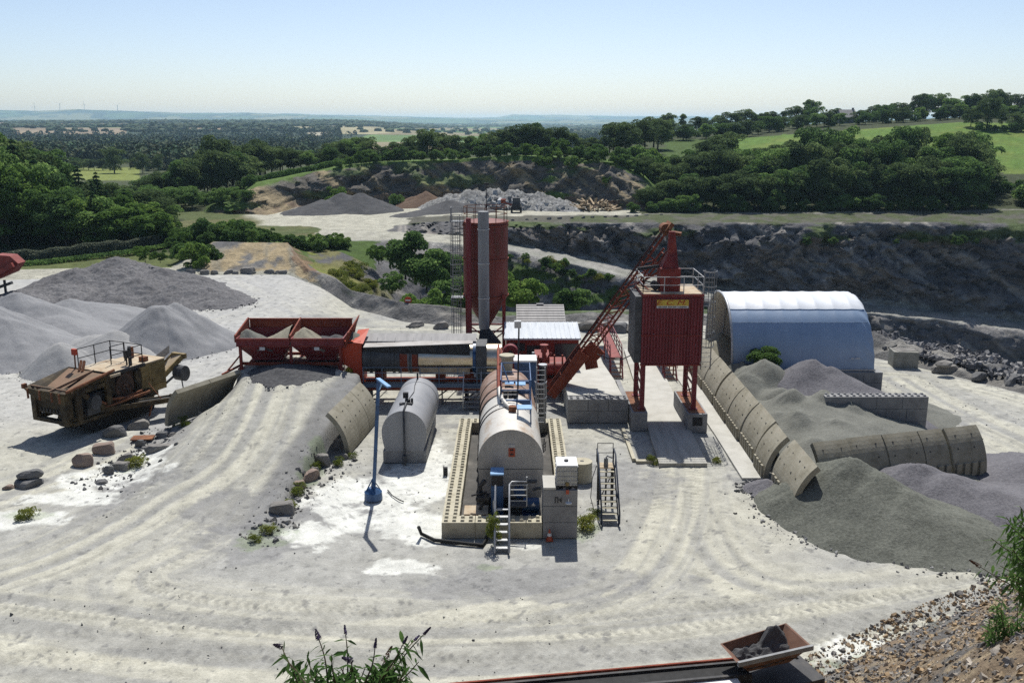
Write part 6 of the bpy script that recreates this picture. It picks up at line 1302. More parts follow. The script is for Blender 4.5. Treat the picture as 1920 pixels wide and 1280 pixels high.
mb = LB(); mb.bar((1.55, 2.4, 1.2), (2.5, 5.6, 1.6), .1); mb.bar((1.5, .9, 2.6), (1.6, 3.2, 1.3), .14); mb.bar((-1.5, .3, 2.6), (-1.5, 3, 1.2), .14); bx(mb, .6, 1.1, 7.0, 7.4, 3.02, 3.3); cyl(mb, (-.6, 7.6, 3.02), (-.6, 7.6, 3.7), .09, 'z'); mb.build('rusty_bar', M['rust'], t)
mb = LB(); bx(mb, 1.3, 2.0, 5.0, 6.8, .9, 1.15); bx(mb, 1.35, 1.9, 3.6, 4.4, .9, 1.3); mb.build('side_step', M['yellow_dirty'], t)
# ---- red machine at the left edge
c = V(0, 505, 100); t = E('red_conveyor', -52, 100, 0, 'red conveyor machine half cut off by the left edge of the photo', 'conveyor')
mb = MB(); mb.bar(V(-60, 545, 100), V(28, 495, 100), 1.2, .5); mb.prism([V(-10, 478, 100), V(18, 480, 100), V(34, 494, 100), V(22, 512, 100), V(-10, 526, 100)], (0, 1.6, 0)); mb.build('head_box', mat('red_machine_paint', [(.13, .025, .02), (.22, .04, .03), (.26, .07, .05)], 1.5, .6), t)
mb = MB(); mb.bar(V(-40, 552, 98), V(22, 530, 98), .5, .3); mb.build('lower_frame', M['dark'], t)
mb = MB()
for px in (-25, 8): p = V(px, 525, 100.5); mb.bar(p, (p.x, p.y, 0), .2)
mb.build('support_leg', M['dark'], t)
# ---- screening conveyor in the foreground
zr = 2.3
A_, B_, C_, D_ = G(1350, 1206, zr), G(1474, 1167, zr + .1), G(1523, 1211, zr), G(1383, 1243, zr - .1)
t = E('screening_conveyor', 5, 27, 0, 'long black conveyor with a rust brown feed hopper in the foreground', 'conveyor')
cen = (A_ + B_ + C_ + D_) / 4; dn = Vector((0, 0, -.62)); sh = lambda p, k: cen + (p - cen) * k
rim = [D_, C_, B_, A_]; bot = [sh(p, .55) + dn for p in rim]; rin = [sh(p, .95) for p in rim]; bin_ = [sh(p, .53) + dn * .9 for p in rim]
mb = MB(); mb.loft([bot, rim, rin, bin_], True, (True, True)); hp = mb.build('hopper', mat('worn_rust_hopper', [(.085, .055, .042), (.15, .078, .052), (.2, .12, .085)], 1.6, .75), t)
mb = MB(); mb.bar(D_ + Vector((0, -.05, .0)), C_ + Vector((0, -.05, .0)), .1, .16); mb.build('lip', M['grey'], hp)
mb = MB(); e1 = (C_ - D_).normalized(); mm = Matrix((e1, Vector((0, 0, 1)).cross(e1), Vector((0, 0, 1)))).transposed(); mb.box(cen + Vector((.3, -.3, -1.45)), (2.9, 1.4, .95), m=mm); mb.box(cen + Vector((.6, -.2, -2.05)), (2.4, 1.0, .3), m=mm); mb.build('feed_chassis', M['dark'], t)
q0, q1 = cen + Vector((-.6, -.35, -.8)), G(640, 1328, 1.35)
f_, b_ = MB(), MB(); conveyor(f_, b_, q0, q1, .72, .34); cv = f_.build('conveyor_frame', M['dark'], t); b_.build('belt', M['rubber'], cv)
d_ = (q1 - q0).normalized(); s_ = Vector((-d_.y, d_.x, 0)); s_ = s_ if s_.y > 0 else -s_
mb = MB(); mb.bar(q0 + s_ * .5 + Vector((0, 0, .12)), q1 + s_ * .5 + Vector((0, 0, .12)), .07, .2); mb.build('edge_strip', M['rust_red'], cv)
mb = MB(); mb.bar(q0 - s_ * .72 + d_ * .5 + Vector((0, 0, .05)), q0 - s_ * .72 + d_ * 5 + Vector((0, 0, .0)), .62, .06); mb.bar(q0 - s_ * .7 + d_ * 5.3 + Vector((0, 0, .0)), q0 - s_ * .7 + d_ * 9.5 + Vector((0, 0, -.1)), .5, .06); mb.build('side_cover', M['white'], cv)
for k in (1.5, 5, 9):
    p = q0 + d_ * k; mb = MB(); mb.bar(p - s_ * .5, p - s_ * .7 - Vector((0, 0, p.z)), .12); mb.bar(p + s_ * .5, p + s_ * .7 - Vector((0, 0, p.z)), .12); mb.build('support_leg', M['dark'], t)
# material in the hopper
rx, ry = np.meshgrid(np.linspace(.04, .96, 40), np.linspace(.04, .96, 34)); 
P = np.zeros(rx.shape + (3,))
for k in range(3):
    a_, b2, c_, d2 = [np.array(sh(p, .82)[k]) for p in (D_, C_, B_, A_)]
    P[..., k] = (a_ * (1 - rx) + b2 * rx) * (1 - ry) + (d2 * (1 - rx) + c_ * rx) * ry
P[..., 2] += -.42 + .75 * np.exp(-(((rx - .78) / .2) ** 2 + ((ry - .85) / .3) ** 2)) + .3 * np.exp(-(((rx - .2) / .25) ** 2 + ((ry - .7) / .3) ** 2)) + (fbm(rx * 9, ry * 9, 5, 4) - .5) * .3
o0 = np.array([cen.x, cen.y, cen.z - .8]); o = grid_mesh('gravel_heap', P - o0, None, M['g_slate']); o.location = o0; tag(o, 'clumped dark gravel left in the foreground rust hopper', 'gravel heap')
# ---- hillside below the camera
def slope_z(x, y):
    toe = np.interp(x, [-40, 4, 8, 10.8, 15, 21, 30, 60], [23.5, 24, 26.2, 29.3, 32.2, 35.5, 39, 48]); d = toe - y
    return np.maximum(d, -1) * (.72 + 0 * x) * np.minimum(1, .55 + np.maximum(d, 0) * .06) + (fbm(x * .8, y * .8, 121, 4) - .5) * .5 * sst(0, 2, d) - .06
def hillside():
    X, Y = np.meshgrid(np.arange(-32, 46, .14), np.linspace(-6, 42, 340)); Z = slope_z(X, Y); Z = np.minimum(Z, 17.2)
    near = np.hypot(X, Y); Z = np.where(Z > -.6, Z, -.6)
    n = fbm(X * .7, Y * .7, 122, 4); n2 = fbm(X * 4, Y * 4, 123, 3)
    c = np.ones(X.shape + (3,)) * np.array((.19, .145, .1)); c = mixc(c, np.array((.12, .115, .11)), sst(.5, .62, n)); c = mixc(c, np.array((.3, .24, .16)), sst(.5, .7, n2)); c = mixc(c, GRASS * 1.2, sst(.6, .68, fbm(X * .4, Y * .4, 124, 3)) * .5 * (X > 16))
    c = mixc(c, DARKG, sst(2.4, .6, np.interp(X, [-40, 4, 8, 10.8, 15, 21, 30, 60], [23.5, 24, 26.2, 29.3, 32.2, 35.5, 39, 48]) - Y) * sst(.42, .55, n) * .8)
    o = grid_mesh('hillside', np.stack([X, Y, Z], -1), c, vmat('hillside_dirt', 2, 14., .4, 1., .12, bs=7)); tag(o, kind='structure')
hillside()
def stones(n, seed, region, smin, smax, zf, mcols, name):
    rs = np.random.RandomState(seed); ico = []
    pts = region(rs, n); n = len(pts)
    base = np.array([(-1, -1, -.7), (1, -1, -.7), (1, 1, -.7), (-1, 1, -.7), (-.6, -.7, .6), (.7, -.5, .75), (.6, .7, .5), (-.7, .6, .7)]) * .5
    fc = np.array([(0, 1, 5, 4), (1, 2, 6, 5), (2, 3, 7, 6), (3, 0, 4, 7), (4, 5, 6, 7)])
    s = smin * (smax / smin) ** (rs.rand(n) ** 2.2); a = rs.rand(n) * 6.28; tl = rs.randn(n, 2) * .35
    Vv = base[None] * (s[:, None, None] * rs.uniform(.6, 1.25, (n, 1, 3))) + rs.randn(n, 8, 3) * (s[:, None, None] * .09)
    x = Vv[..., 0] * np.cos(a)[:, None] - Vv[..., 1] * np.sin(a)[:, None]; y = Vv[..., 0] * np.sin(a)[:, None] + Vv[..., 1] * np.cos(a)[:, None]; z = Vv[..., 2] + x * tl[:, :1] + y * tl[:, 1:]
    W = np.stack([x + pts[:, 0:1], y + pts[:, 1:2], z + zf(pts[:, 0], pts[:, 1])[:, None] + s[:, None] * .16], -1).reshape(-1, 3)
    F = (fc[None] + (np.arange(n) * 8)[:, None, None]).reshape(-1, 4)
    mc = np.array(mcols)[rs.randint(0, len(mcols), n)] * rs.uniform(.7, 1.3, (n, 1))
    o = raw_mesh(name, W, F, M['stone_v'], False, np.repeat(mc, 8, 0)); tag(o, kind='stuff'); return o
M['stone_v'] = vmat('broken_stone', 6, 30, .3, .4, .02)
def reg_slope(rs, n):
    x = rs.uniform(6, 34, n); toe = np.interp(x, [-40, 4, 8, 10.8, 15, 21, 30, 60], [23.5, 24, 26.2, 29.3, 32.2, 35.5, 39, 48]); y = toe + 1.2 - rs.rand(n) ** 1.3 * 14
    return np.stack([x, y], 1)
stones(24000, 5, reg_slope, .025, .2, lambda x, y: np.maximum(slope_z(x, y), gz(x, y)), [(.28, .2, .12), (.34, .26, .17), (.24, .18, .12), (.2, .19, .18), (.36, .32, .27), (.12, .115, .11)], 'hillside_stones')
def reg_yard(rs, n):
    x = rs.uniform(-45, 40, n); y = rs.uniform(26, 100, n); return np.stack([x, y], 1)[fbm(x * .15, y * .15, 131, 3) > .47]
stones(6000, 6, reg_yard, .025, .1, gz, [(.1, .1, .1), (.2, .2, .19), (.4, .39, .36)], 'yard_stones')
def reg_feet(rs, n):
    out = []
    for (x0, y0, r, k) in ((17.2, 43.6, 4.9, 3), (19, 41.6, 4.2, 3), (21, 40, 3.4, 2), (22.5, 44, 4.4, 2), (24.5, 42.8, 4.4, 2), (28, 43.5, 4.8, 1), (31, 47.5, 4.6, 1), (13.6, 46.4, 1.5, 1), (24.6, 59.8, 3.2, 1), (XY(298, 78), 78, 5.6, 2), (XY(330, 79.5), 79.5, 5.3, 2), (XY(113, 70.8), 70.8, 3.1, 1), (XY(215, 75), 75, 4.6, 2), (XY(20, 76), 76, 6.6, 1), (XY(255, 101), 101, 6.6, 2), (XY(330, 99.5), 99.5, 5.4, 2), (XY(105, 101), 101, 6, 1), (XY(390, 99), 99, 5, 2), (-15, 60.9, 2.6, 1)):
        m = int(n * k / 32); a = rs.rand(m) * 6.283; q = r * (.9 + np.abs(rs.randn(m)) * .13); out.append(np.stack([x0 + np.cos(a) * q, y0 + np.sin(a) * q], 1))
    return np.concatenate(out)
stones(7000, 12, reg_feet, .03, .2, gz, [(.1, .1, .102), (.16, .16, .16), (.22, .22, .215)], 'loose_gravel')
def reg_bank(rs, n):
    p = []
    for (px0, py0, px1, py1, w) in ((180, 912, 320, 800, 1.6), (640, 850, 480, 1010, 1.5), (360, 512, 540, 512, 1.5)):
        t_ = rs.rand(n // 3); a_ = G(px0, py0); b2 = G(px1, py1); p.append(np.stack([a_.x + (b2.x - a_.x) * t_ + rs.randn(n // 3) * w * .5, a_.y + (b2.y - a_.y) * t_ + rs.randn(n // 3) * w * .5], 1))
    return np.concatenate(p)
stones(1500, 8, reg_bank, .04, .26, gz, [(.1, .1, .1), (.17, .165, .16), (.26, .25, .23)], 'bank_rubble')
def reg_rub(rs, n):
    px = rs.uniform(1610, 1960, n); a_ = np.interp(px, [1610, 1640, 1760, 1920, 2420], [76, 75, 70.3, 64.3, 52]); y = a_ + .8 + rs.rand(n) * 5; return np.stack([(px - 960) / FP * (y * CT + 18.5 * ST), y], 1)
stones(2600, 9, reg_rub, .08, .6, lambda x, y: .25 + .5 * np.exp(-((y - 74) / 4) ** 2) * 0 + fbm(x * .4, y * .4, 3, 3) * .7, [(.1, .1, .105), (.17, .168, .17), (.28, .27, .26)], 'edge_rubble')
def reg_white(rs, n):
    px = rs.uniform(850, 1070, n); y = rs.uniform(201, 214, n); return np.stack([(px - 960) / FP * (y * CT + 17 * ST), y], 1)
def z_white(x, y):
    k = np.interp((x / (y * CT + 17 * ST)) * FP + 960, [850, 885, 965, 1010, 1060], [1.2, 3.0, 3.0, 1.9, .5]); return np.maximum(.1, k * (1 - np.abs(y - 208.5) / 8))
stones(900, 10, reg_white, .3, 1.6, z_white, [(.42, .42, .41), (.27, .27, .26), (.15, .15, .15)], 'white_rubble')
# ---- loader, log heap, far house, turbines
c = V(968, 403, 196); t = E('wheel_loader', c.x, 196, .3, 'tiny dark wheel loader on the upper floor just right of the silo railing', 'loader')
mb = MB(); bx(mb, c.x - .9, c.x + .9, 195, 198.5, 1.0, 2.2); mb.build('body', M['dark'], t)
mb = MB(); bx(mb, c.x - .8, c.x + .8, 195.6, 197, 2.21, 3.4); mb.build('cab', M['grey_dk'], t)
for dx in (-.95, .95):
    for y in (195.4, 198):
        mb = MB(); cyl(mb, (c.x + dx - .2, y, 1.0), (c.x + dx + .2, y, 1.0), .7, 'x', n=14); mb.build('wheel', M['rubber'], t)
mb = MB(); mb.bar((c.x - 1.0, 195.2, 2.0), (c.x - 2.6, 194.6, 2.6), .3); bx(mb, c.x - 3.2, c.x - 2.2, 193.8, 195.4, 2.4, 3.2); mb.build('bucket', M['rust_red'], t)
random.seed(4); lg = MB(); lg.tube([(0, -2, 0), (0, 2, 0)], .17, 7); lo = lg.build('log', M['log'], None)
first = True
for k in range(70):
    u = random.uniform(-1, 1); px = 1112 + 46 * u; rw = random.random(); y = 203 + rw * 3 - random.uniform(0, 1); h = (1 - abs(u) ** 1.6) * 2.1 * rw + .2
    o = lo if first else lo.copy()
    if not first: col.objects.link(o)
    first = False; o.location = (XY(px, y, 1), y, h + .15); o.rotation_euler = (random.uniform(-.3, .35), random.uniform(-.1, .1), -u * .9 + random.uniform(-.25, .25)); o.scale = (random.uniform(.8, 1.4), random.uniform(.7, 1.1), random.uniform(.8, 1.4))
    tag(o, 'cut log in the heap of pale logs on the upper quarry floor', 'log', 'logs heaped on the upper quarry floor')
c = V(1590, 206, 392); t = E('farmhouse', c.x, 392, 16, 'grey roofed house half hidden among the hilltop trees', 'house')
mb = MB(); bx(mb, c.x - 3, c.x + 3, 390, 397, 14, 20.3); mb.build('wall', M['conc'], t)
mb = MB(); mb.prism([(c.x - 3.3, 389.5, 20.2), (c.x - 3.3, 393.5, 23.4), (c.x - 3.3, 397.5, 20.2)], (6.6, 0, 0)); rf = mb.build('roof', M['roof_grey'], t)
mb = MB(); bx(mb, c.x + 2.2, c.x + 2.8, 393, 394, 22.5, 24.1); mb.build('chimney', M['conc_grey'], rf)
for i, (px, yt, lab) in enumerate(((65, 199, 'tiny wind turbine farthest left on the horizon hill'), (112, 195, 'wind turbine on the horizon left of the middle of the far hill'), (158, 196, 'wind turbine on the horizon right of the middle of the far hill'), (220, 198, 'wind turbine farthest right on the horizon hill'))):
    hb = V(px, yt, 9700); gb = V(px, 211, 9700); t = E('wind_turbine', gb.x, 9700, gb.z, lab, 'wind turbine', 'wind turbines on the horizon')
    mb = MB(); mb.tube([(gb.x, 9700, gb.z - 20), (hb.x, 9700, hb.z)], [2.6, 1.8], 8); mb.build('tower', M['white'], t)
    mb = MB(); bx(mb, hb.x - 2, hb.x + 2, 9694, 9706, hb.z - 2, hb.z + 2); mb.build('nacelle', M['white'], t)
    for k in range(3):
        a = k * 2.094 + i; mb = MB(); mb.bar((hb.x, 9693, hb.z), (hb.x + 36 * math.sin(a), 9693, hb.z + 36 * math.cos(a)), 2.2, .8); mb.build('blade', M['white'], t)
# ================================================================= VEGETATION
def zt(px, Y):
    ys = [float(np.interp(px, PX, l[0])) for l in LINES]; zs = [float(np.interp(px, PX, l[1])) for l in LINES]
    return float(np.interp(Y, ys, zs))
def quads(ctr, nrm, up, L, W, rs, fold=0.):
    """leaf sprays: one rhombic face per leaf, long axis along `up`"""
    nrm = nrm / np.linalg.norm(nrm, axis=1, keepdims=True)
    t = up - nrm * (up * nrm).sum(1, keepdims=True); t /= np.linalg.norm(t, axis=1, keepdims=True) + 1e-9
    b = np.cross(nrm, t); L = L[:, None]; W = W[:, None]
    v = np.stack([ctr - t * L * .5, ctr + b * W * .5 + t * L * .05, ctr + t * L * .5, ctr - b * W * .5 - t * L * .05], 1)
    n = len(ctr); return v.reshape(-1, 3), np.arange(n * 4).reshape(-1, 4)
def crown(seed, n, lobes, ell, cz, leaf, lob=(.2, .32)):
    """unit-height crown: leaves on the shells of many lobes packed in an ellipsoid"""
    rs = np.random.RandomState(seed)
    d = rs.randn(lobes, 3); d /= np.linalg.norm(d, axis=1, keepdims=True); rr = rs.rand(lobes) ** .4
    C_ = d * rr[:, None] * np.array(ell) * .82 + np.array((0, 0, cz)); C_[:, 2] = np.maximum(C_[:, 2], .16)
    R_ = rs.uniform(*lob, lobes) * ell[0] * 1.35 * (1.1 - .35 * rr)
    zt_ = (C_[:, 2] + R_ * .85).max(); C_[:, 2] *= .98 / zt_; w = R_ ** 2; k = rs.choice(lobes, n, p=w / w.sum())
    q = rs.randn(n, 3); q /= np.linalg.norm(q, axis=1, keepdims=True); q[:, 2] = np.where(q[:, 2] < -.35, -q[:, 2], q[:, 2])
    ctr = C_[k] + q * (R_[k] * (1 - .35 * rs.rand(n) ** 2))[:, None] * np.array((1, 1, .85))
    nrm = q + rs.randn(n, 3) * .55; up = rs.randn(n, 3) + np.array((0, 0, -.3))
    s = leaf * rs.uniform(.6, 1.35, n)
    return quads(ctr, nrm, up, s, s * .62, rs) + (C_,)
def conifer(seed, n, leaf):
    rs = np.random.RandomState(seed); z = .06 + .94 * rs.rand(n) ** 1.25; lay = np.round(z * 17) / 17; z = lay * .75 + z * .25
    a = rs.rand(n) * 6.283; br = np.round(a / .7 + lay * 31) * .7; a = br * .8 + a * .2
    rmax = .25 * (1 - z) ** .8 + .015; r = rmax * (1 - .6 * rs.rand(n) ** 2.0) * (.75 + .4 * _h(br * 13, lay * 57, 3))
    ctr = np.stack([np.cos(a) * r, np.sin(a) * r, z - r * .35], 1); nrm = np.stack([np.cos(a) * .4, np.sin(a) * .4, np.ones(n)], 1) + rs.randn(n, 3) * .4; up = np.stack([np.cos(a), np.sin(a), -.5 + 0 * a], 1)
    s = leaf * rs.uniform(.6, 1.3, n)
    return quads(ctr, nrm, up, s, s * .5, rs) + (None,)
def trunk_mesh(seed, r, ht, lob):
    mb = MB(); rs = random.Random(seed); top = Vector((rs.uniform(-.02, .02), rs.uniform(-.02, .02), ht))
    mb.tube([(0, 0, -.06), (0, 0, .02), top * .5, top], [r * 1.5, r, r * .75, r * .35], 7)
    if lob is not None:
        for c_ in lob[:7]:
            s = top * rs.uniform(.45, .9); mb.tube([s, s.lerp(Vector(c_), .5) + Vector((0, 0, -.02)), Vector(c_)], [r * .4, r * .28, r * .1], 5)
    o = mb.build('trunk', M['trunk'], None); me = o.data; bpy.data.objects.remove(o); return me
KIND = {}
def reg(kind, lst, leafm):
    KIND[kind] = []
    for i, (v, f, lob) in enumerate(lst):
        me = raw_mesh('crown', v, f, M[leafm], False, link=False); KIND[kind].append((me, trunk_mesh(i + len(kind) * 7, .02 if kind != 'conifer' else .016, .8 if kind != 'conifer' else .96, lob)))
reg('broad', [crown(s, 6500, 34, (.42, .42, .48), .5, .04) for s in (1, 2, 3, 4)], 'leaf_a')
reg('dark', [crown(s, 6500, 32, (.44, .44, .48), .5, .038) for s in (11, 12, 13)], 'leaf_b')
reg('bright', [crown(s, 5600, 28, (.38, .38, .5), .5, .042) for s in (21, 22, 23)], 'leaf_c')
reg('tall', [crown(s, 5200, 28, (.27, .27, .5), .5, .04, (.25, .4)) for s in (31, 32)], 'leaf_b')
reg('conifer', [conifer(s, 6500, .05) for s in (41, 42)], 'leaf_k')
reg('bush', [crown(s, 4200, 20, (.68, .6, .46), .44, .08) for s in (51, 52, 53)], 'leaf_a')
reg('brightbush', [crown(s, 4200, 20, (.64, .6, .46), .44, .08) for s in (61, 62)], 'leaf_c')
reg('weed', [crown(s, 1500, 14, (.75, .7, .4), .35, .075) for s in (71, 72, 73)], 'leaf_y')
NT = {'broad': ('broadleaf_tree', 'tree'), 'dark': ('broadleaf_tree', 'tree'), 'bright': ('broadleaf_tree', 'tree'), 'tall': ('broadleaf_tree', 'tree'), 'conifer': ('conifer_tree', 'tree'), 'bush': ('shrub', 'shrub'), 'brightbush': ('shrub', 'shrub'), 'weed': ('weed_clump', 'weed')}
random.seed(99); cnt = {}
def tree(kind, px, Y, h, label, group=None, wf=1., z=None, dz=-.25):
    v = random.choice(KIND[kind]); z = zt(px, Y) if z is None else z; nm, cat = NT[kind]
    e = bpy.data.objects.new(nm, None); col.objects.link(e); e.location = (XY(px, Y, z), Y, z + dz); e.empty_display_size = .3
    tag(e, label, cat, group)
    s = h * random.uniform(.94, 1.06); w = s * wf * random.uniform(.9, 1.12); rz = random.uniform(0, 6.28)
    for nm2, me in (('crown', v[0]), ('trunk' if cat == 'tree' else 'stem', v[1])):
        o = bpy.data.objects.new(nm2, me); col.objects.link(o); o.parent = e; o.scale = (w, w, s); o.rotation_euler = (0, 0, rz)
    return e
def htop(px, Y, ytop, z=None):
    z = zt(px, Y) if z is None else z; d = TH + math.atan((ytop - 640) / FP); return HC - Y * math.tan(d) - z
def sil(px, pts): p = np.array(pts, float); return float(np.interp(px, p[:, 0], p[:, 1]))
def pick(w):
    k = list(w); return random.choices(k, [w[i] for i in k])[0]
LAB = {}
def wood(px0, px1, n, yf, silh, mix, labels, group, hmin=4, hmax=19, low=1.):
    for i in range(n):
        px = px0 + (px1 - px0) * (i + random.random()) / n; Y = yf(px); kind = pick(mix)
        top = sil(px, silh); h = htop(px, Y, top + random.uniform(0, 12)) * low; h = max(hmin, min(h, hmax)) * (random.uniform(.86, 1.04))
        tree(kind, px, Y, h, labels[kind], group, wf=random.uniform(.85, 1.15) * max(.85, min(1.5, 12 / h)) if kind not in ('conifer', 'tall') else 1.)
# 1 left wood
S1 = [(-300, 215), (0, 230), (60, 252), (100, 274), (130, 304), (200, 322), (250, 342), (300, 356), (325, 396), (345, 425)]
L1 = {'conifer': 'dark pointed conifer in the wood at the left', 'broad': 'mid green broadleaf tree in the wood at the left', 'bright': 'bright green broadleaf tree in the wood at the left', 'dark': 'dark broadleaf tree in the wood at the left', 'tall': 'tall narrow dark tree in the wood at the left'}
g = 'trees of the wood on the left'
wood(-30, 335, 24, lambda p: random.uniform(143, 148), S1, {'conifer': 3, 'broad': 2, 'bright': 5}, L1, g, low=.74)
wood(-40, 325, 22, lambda p: random.uniform(150, 158), S1, {'conifer': 3, 'broad': 3, 'bright': 2, 'dark': 1}, L1, g, low=.88)
wood(-60, 310, 18, lambda p: random.uniform(162, 172), S1, {'conifer': 2, 'broad': 3, 'dark': 2}, L1, g, hmax=21)
wood(-100, 130, 6, lambda p: random.uniform(178, 190), S1, {'broad': 3, 'dark': 2}, L1, g)
# 2 mid left wood
S2 = [(230, 335), (270, 318), (300, 312), (330, 300), (365, 276), (400, 252), (430, 256), (460, 264), (500, 250), (540, 262), (590, 278), (612, 285), (625, 258), (660, 245)]
L2 = {'dark': 'dark tree in the belt left of the back quarry face', 'broad': 'green tree in the belt left of the back quarry face', 'bright': 'lighter green tree in the belt left of the back quarry face', 'tall': 'tall narrow tree in the belt left of the back quarry face'}
g = 'trees in the belt left of the back quarry face'
wood(265, 640, 24, lambda p: np.interp(p, [260, 400, 480, 640], [222, 226, 240, 262]) + random.uniform(0, 8), S2, {'dark': 5, 'broad': 2, 'tall': 2}, L2, g, low=.92)
wood(300, 640, 16, lambda p: np.interp(p, [260, 400, 480, 640], [238, 242, 258, 280]) + random.uniform(0, 10), S2, {'dark': 4, 'broad': 2}, L2, g)
wood(240, 470, 16, lambda p: random.uniform(200, 216), [(230, 345), (300, 335), (340, 340), (400, 345), (470, 352)], {'broad': 3, 'bright': 1, 'dark': 1}, L2, g, hmin=3, low=.95)
tree('dark', 215, 402, 11.5, 'big round dark tree alone beyond the yellow field at the left', wf=1.2); tree('dark', 268, 398, 9.0, 'smaller round dark tree right of the big round field tree', wf=.95); tree('dark', 297, 396, 8.6, 'narrow dark tree third from the big round field tree', wf=.8)
wood(110, 196, 8, lambda p: random.uniform(440, 470), [(100, 296), (196, 300)], {'dark': 3, 'broad': 1}, {'dark': 'dark tree in the short row behind the yellow field', 'broad': 'green tree in the short row behind the yellow field'}, 'short tree row behind the yellow field', hmin=6)
# 3 ridge above the back face
S3 = [(610, 262), (640, 248), (680, 242), (700, 262), (740, 262), (780, 240), (830, 234), (870, 248), (905, 240), (925, 240), (955, 226), (1000, 222), (1030, 236), (1055, 232), (1080, 236), (1100, 250), (1120, 246), (1140, 222), (1160, 208), (1185, 214), (1210, 205), (1250, 206)]
L3 = {'dark': 'dark tree on the ridge above the back quarry face', 'broad': 'green tree on the ridge above the back quarry face', 'bright': 'bright green tree on the ridge above the back quarry face', 'tall': 'narrow dark tree on the ridge above the back quarry face'}
g = 'trees on the ridge above the back quarry face'
wood(615, 1250, 36, lambda p: np.interp(p, [615, 860, 1080, 1180, 1250], [268, 275, 276, 275, 300]) + random.uniform(0, 8), S3, {'dark': 6, 'broad': 2, 'tall': 1}, L3, g, hmax=16)
wood(640, 1220, 24, lambda p: np.interp(p, [640, 860, 1080, 1220], [248, 255, 254, 240]) + random.uniform(0, 5), [(600, 290), (700, 285), (800, 272), (900, 270), (1000, 268), (1100, 275), (1220, 268)], {'dark': 2, 'broad': 3, 'bright': 2}, L3, g, hmin=2.5, hmax=9)
LS = {'bush': 'green shrub overhanging the crest of the back quarry face', 'brightbush': 'bright shrub overhanging the crest of the back quarry face'}
for i in range(34):
    px = 640 + i * 17 + random.uniform(-6, 6); k = pick({'bush': 3, 'brightbush': 1}); Y = float(np.interp(px, PX, Ll[0])) + random.uniform(-1, 3); tree(k, px, Y, random.uniform(1.6, 3.8), LS[k], 'shrubs along the crest of the back quarry face', z=float(np.interp(px, PX, Ll[1])))
for px, Y, h, k, lab in ((628, 214, 5, 'brightbush', 'olive shrub at the left foot of the back quarry face'), (745, 212, 3.2, 'bush', 'shrub at the foot of the back face beside the brown heap'), (1045, 226, 5, 'brightbush', 'largest bright shrub on the back quarry face'), (985, 228, 3, 'bush', 'small shrub under the ochre streak of the back face'), (1018, 222, 4, 'brightbush', 'bright shrub low on the back quarry face'), (1075, 220, 3.5, 'bush', 'shrub right of the bright ones on the back face'), (1118, 226, 4, 'bush', 'shrub high on the right part of the back face'), (1165, 222, 4.5, 'bush', 'dark shrub where back face meets the right wood'), (1140, 212, 2.4, 'brightbush', 'low shrub behind the log heap'), (410, 202, 4.2, 'bush', 'round shrub at the left end of the back face'), (468, 212, 3, 'bush', 'shrub on the grassy shoulder of the back face'), (440, 206, 2.6, 'brightbush', 'small bright shrub on the grassy shoulder of the back face')):
    z = zt(px, Y) if k else 0; tree(k, px, Y, h, lab)
# 4 hilltop
S4 = [(1230, 208), (1300, 207), (1335, 213), (1360, 206), (1400, 200), (1440, 203), (1480, 188), (1520, 181), (1545, 196), (1562, 188), (1590, 204), (1640, 182), (1700, 182), (1740, 160), (1780, 172), (1830, 156), (1880, 160), (1920, 168), (2060, 165)]
L4 = {'dark': 'dark tree on the hilltop skyline at the right', 'broad': 'green tree on the hilltop skyline at the right', 'tall': 'narrow dark tree on the hilltop skyline at the right', 'bright': 'lighter tree on the hilltop skyline at the right'}
g = 'trees on the hilltop at the right'
wood(1235, 1990, 40, lambda p: np.interp(p, [1230, 1500, 2040], [400, 400, 405]) + random.uniform(0, 14), S4, {'dark': 6, 'broad': 2, 'tall': 1}, L4, g, hmin=6, hmax=17)
wood(1235, 1990, 30, lambda p: np.interp(p, [1230, 1400, 1500, 2040], [330, 340, 366, 366]) + random.uniform(0, 8), [(1230, 240), (1400, 240), (1500, 225), (1600, 218), (1700, 205), (1800, 195), (1900, 190), (2040, 190)], {'dark': 4, 'broad': 4, 'bright': 1}, L4, g, hmin=6, hmax=13)
for i in range(46):
    px = 1225 + i * 17 + random.uniform(-6, 6); tree('bush', px, np.interp(px, [1230, 1400, 1500, 2040], [345, 350, 372, 374]) + random.uniform(-8, 22), random.uniform(2.5, 5), 'undergrowth shrub beneath the hilltop trees at the right', 'undergrowth beneath the hilltop trees')
for px, Y, yt, w_, lab in ((1362, 262, 240, 1.5, 'wide flat topped dark tree below the hill field'), (1335, 262, 252, 1.2, 'dark tree left of the wide flat topped one'), (1850, 318, 182, 1.25, 'large round dark tree at the right side of the hill field'), (1820, 320, 198, 1.1, 'dark tree left of the large round one on the hill field'), (1905, 316, 205, 1.3, 'dark tree at the right edge of the hill field'), (1878, 322, 200, .8, 'tree with a clear stem on the hill field')):
    tree('dark', px, Y, max(4, htop(px, Y, yt)), lab, wf=w_)
for i, px in enumerate(range(1835, 1990, 16)): tree('bush', px, 312 + random.uniform(0, 4), random.uniform(2, 3.4), 'hedge shrub dividing the two hill fields at the right', 'hedge shrubs between the hill fields')
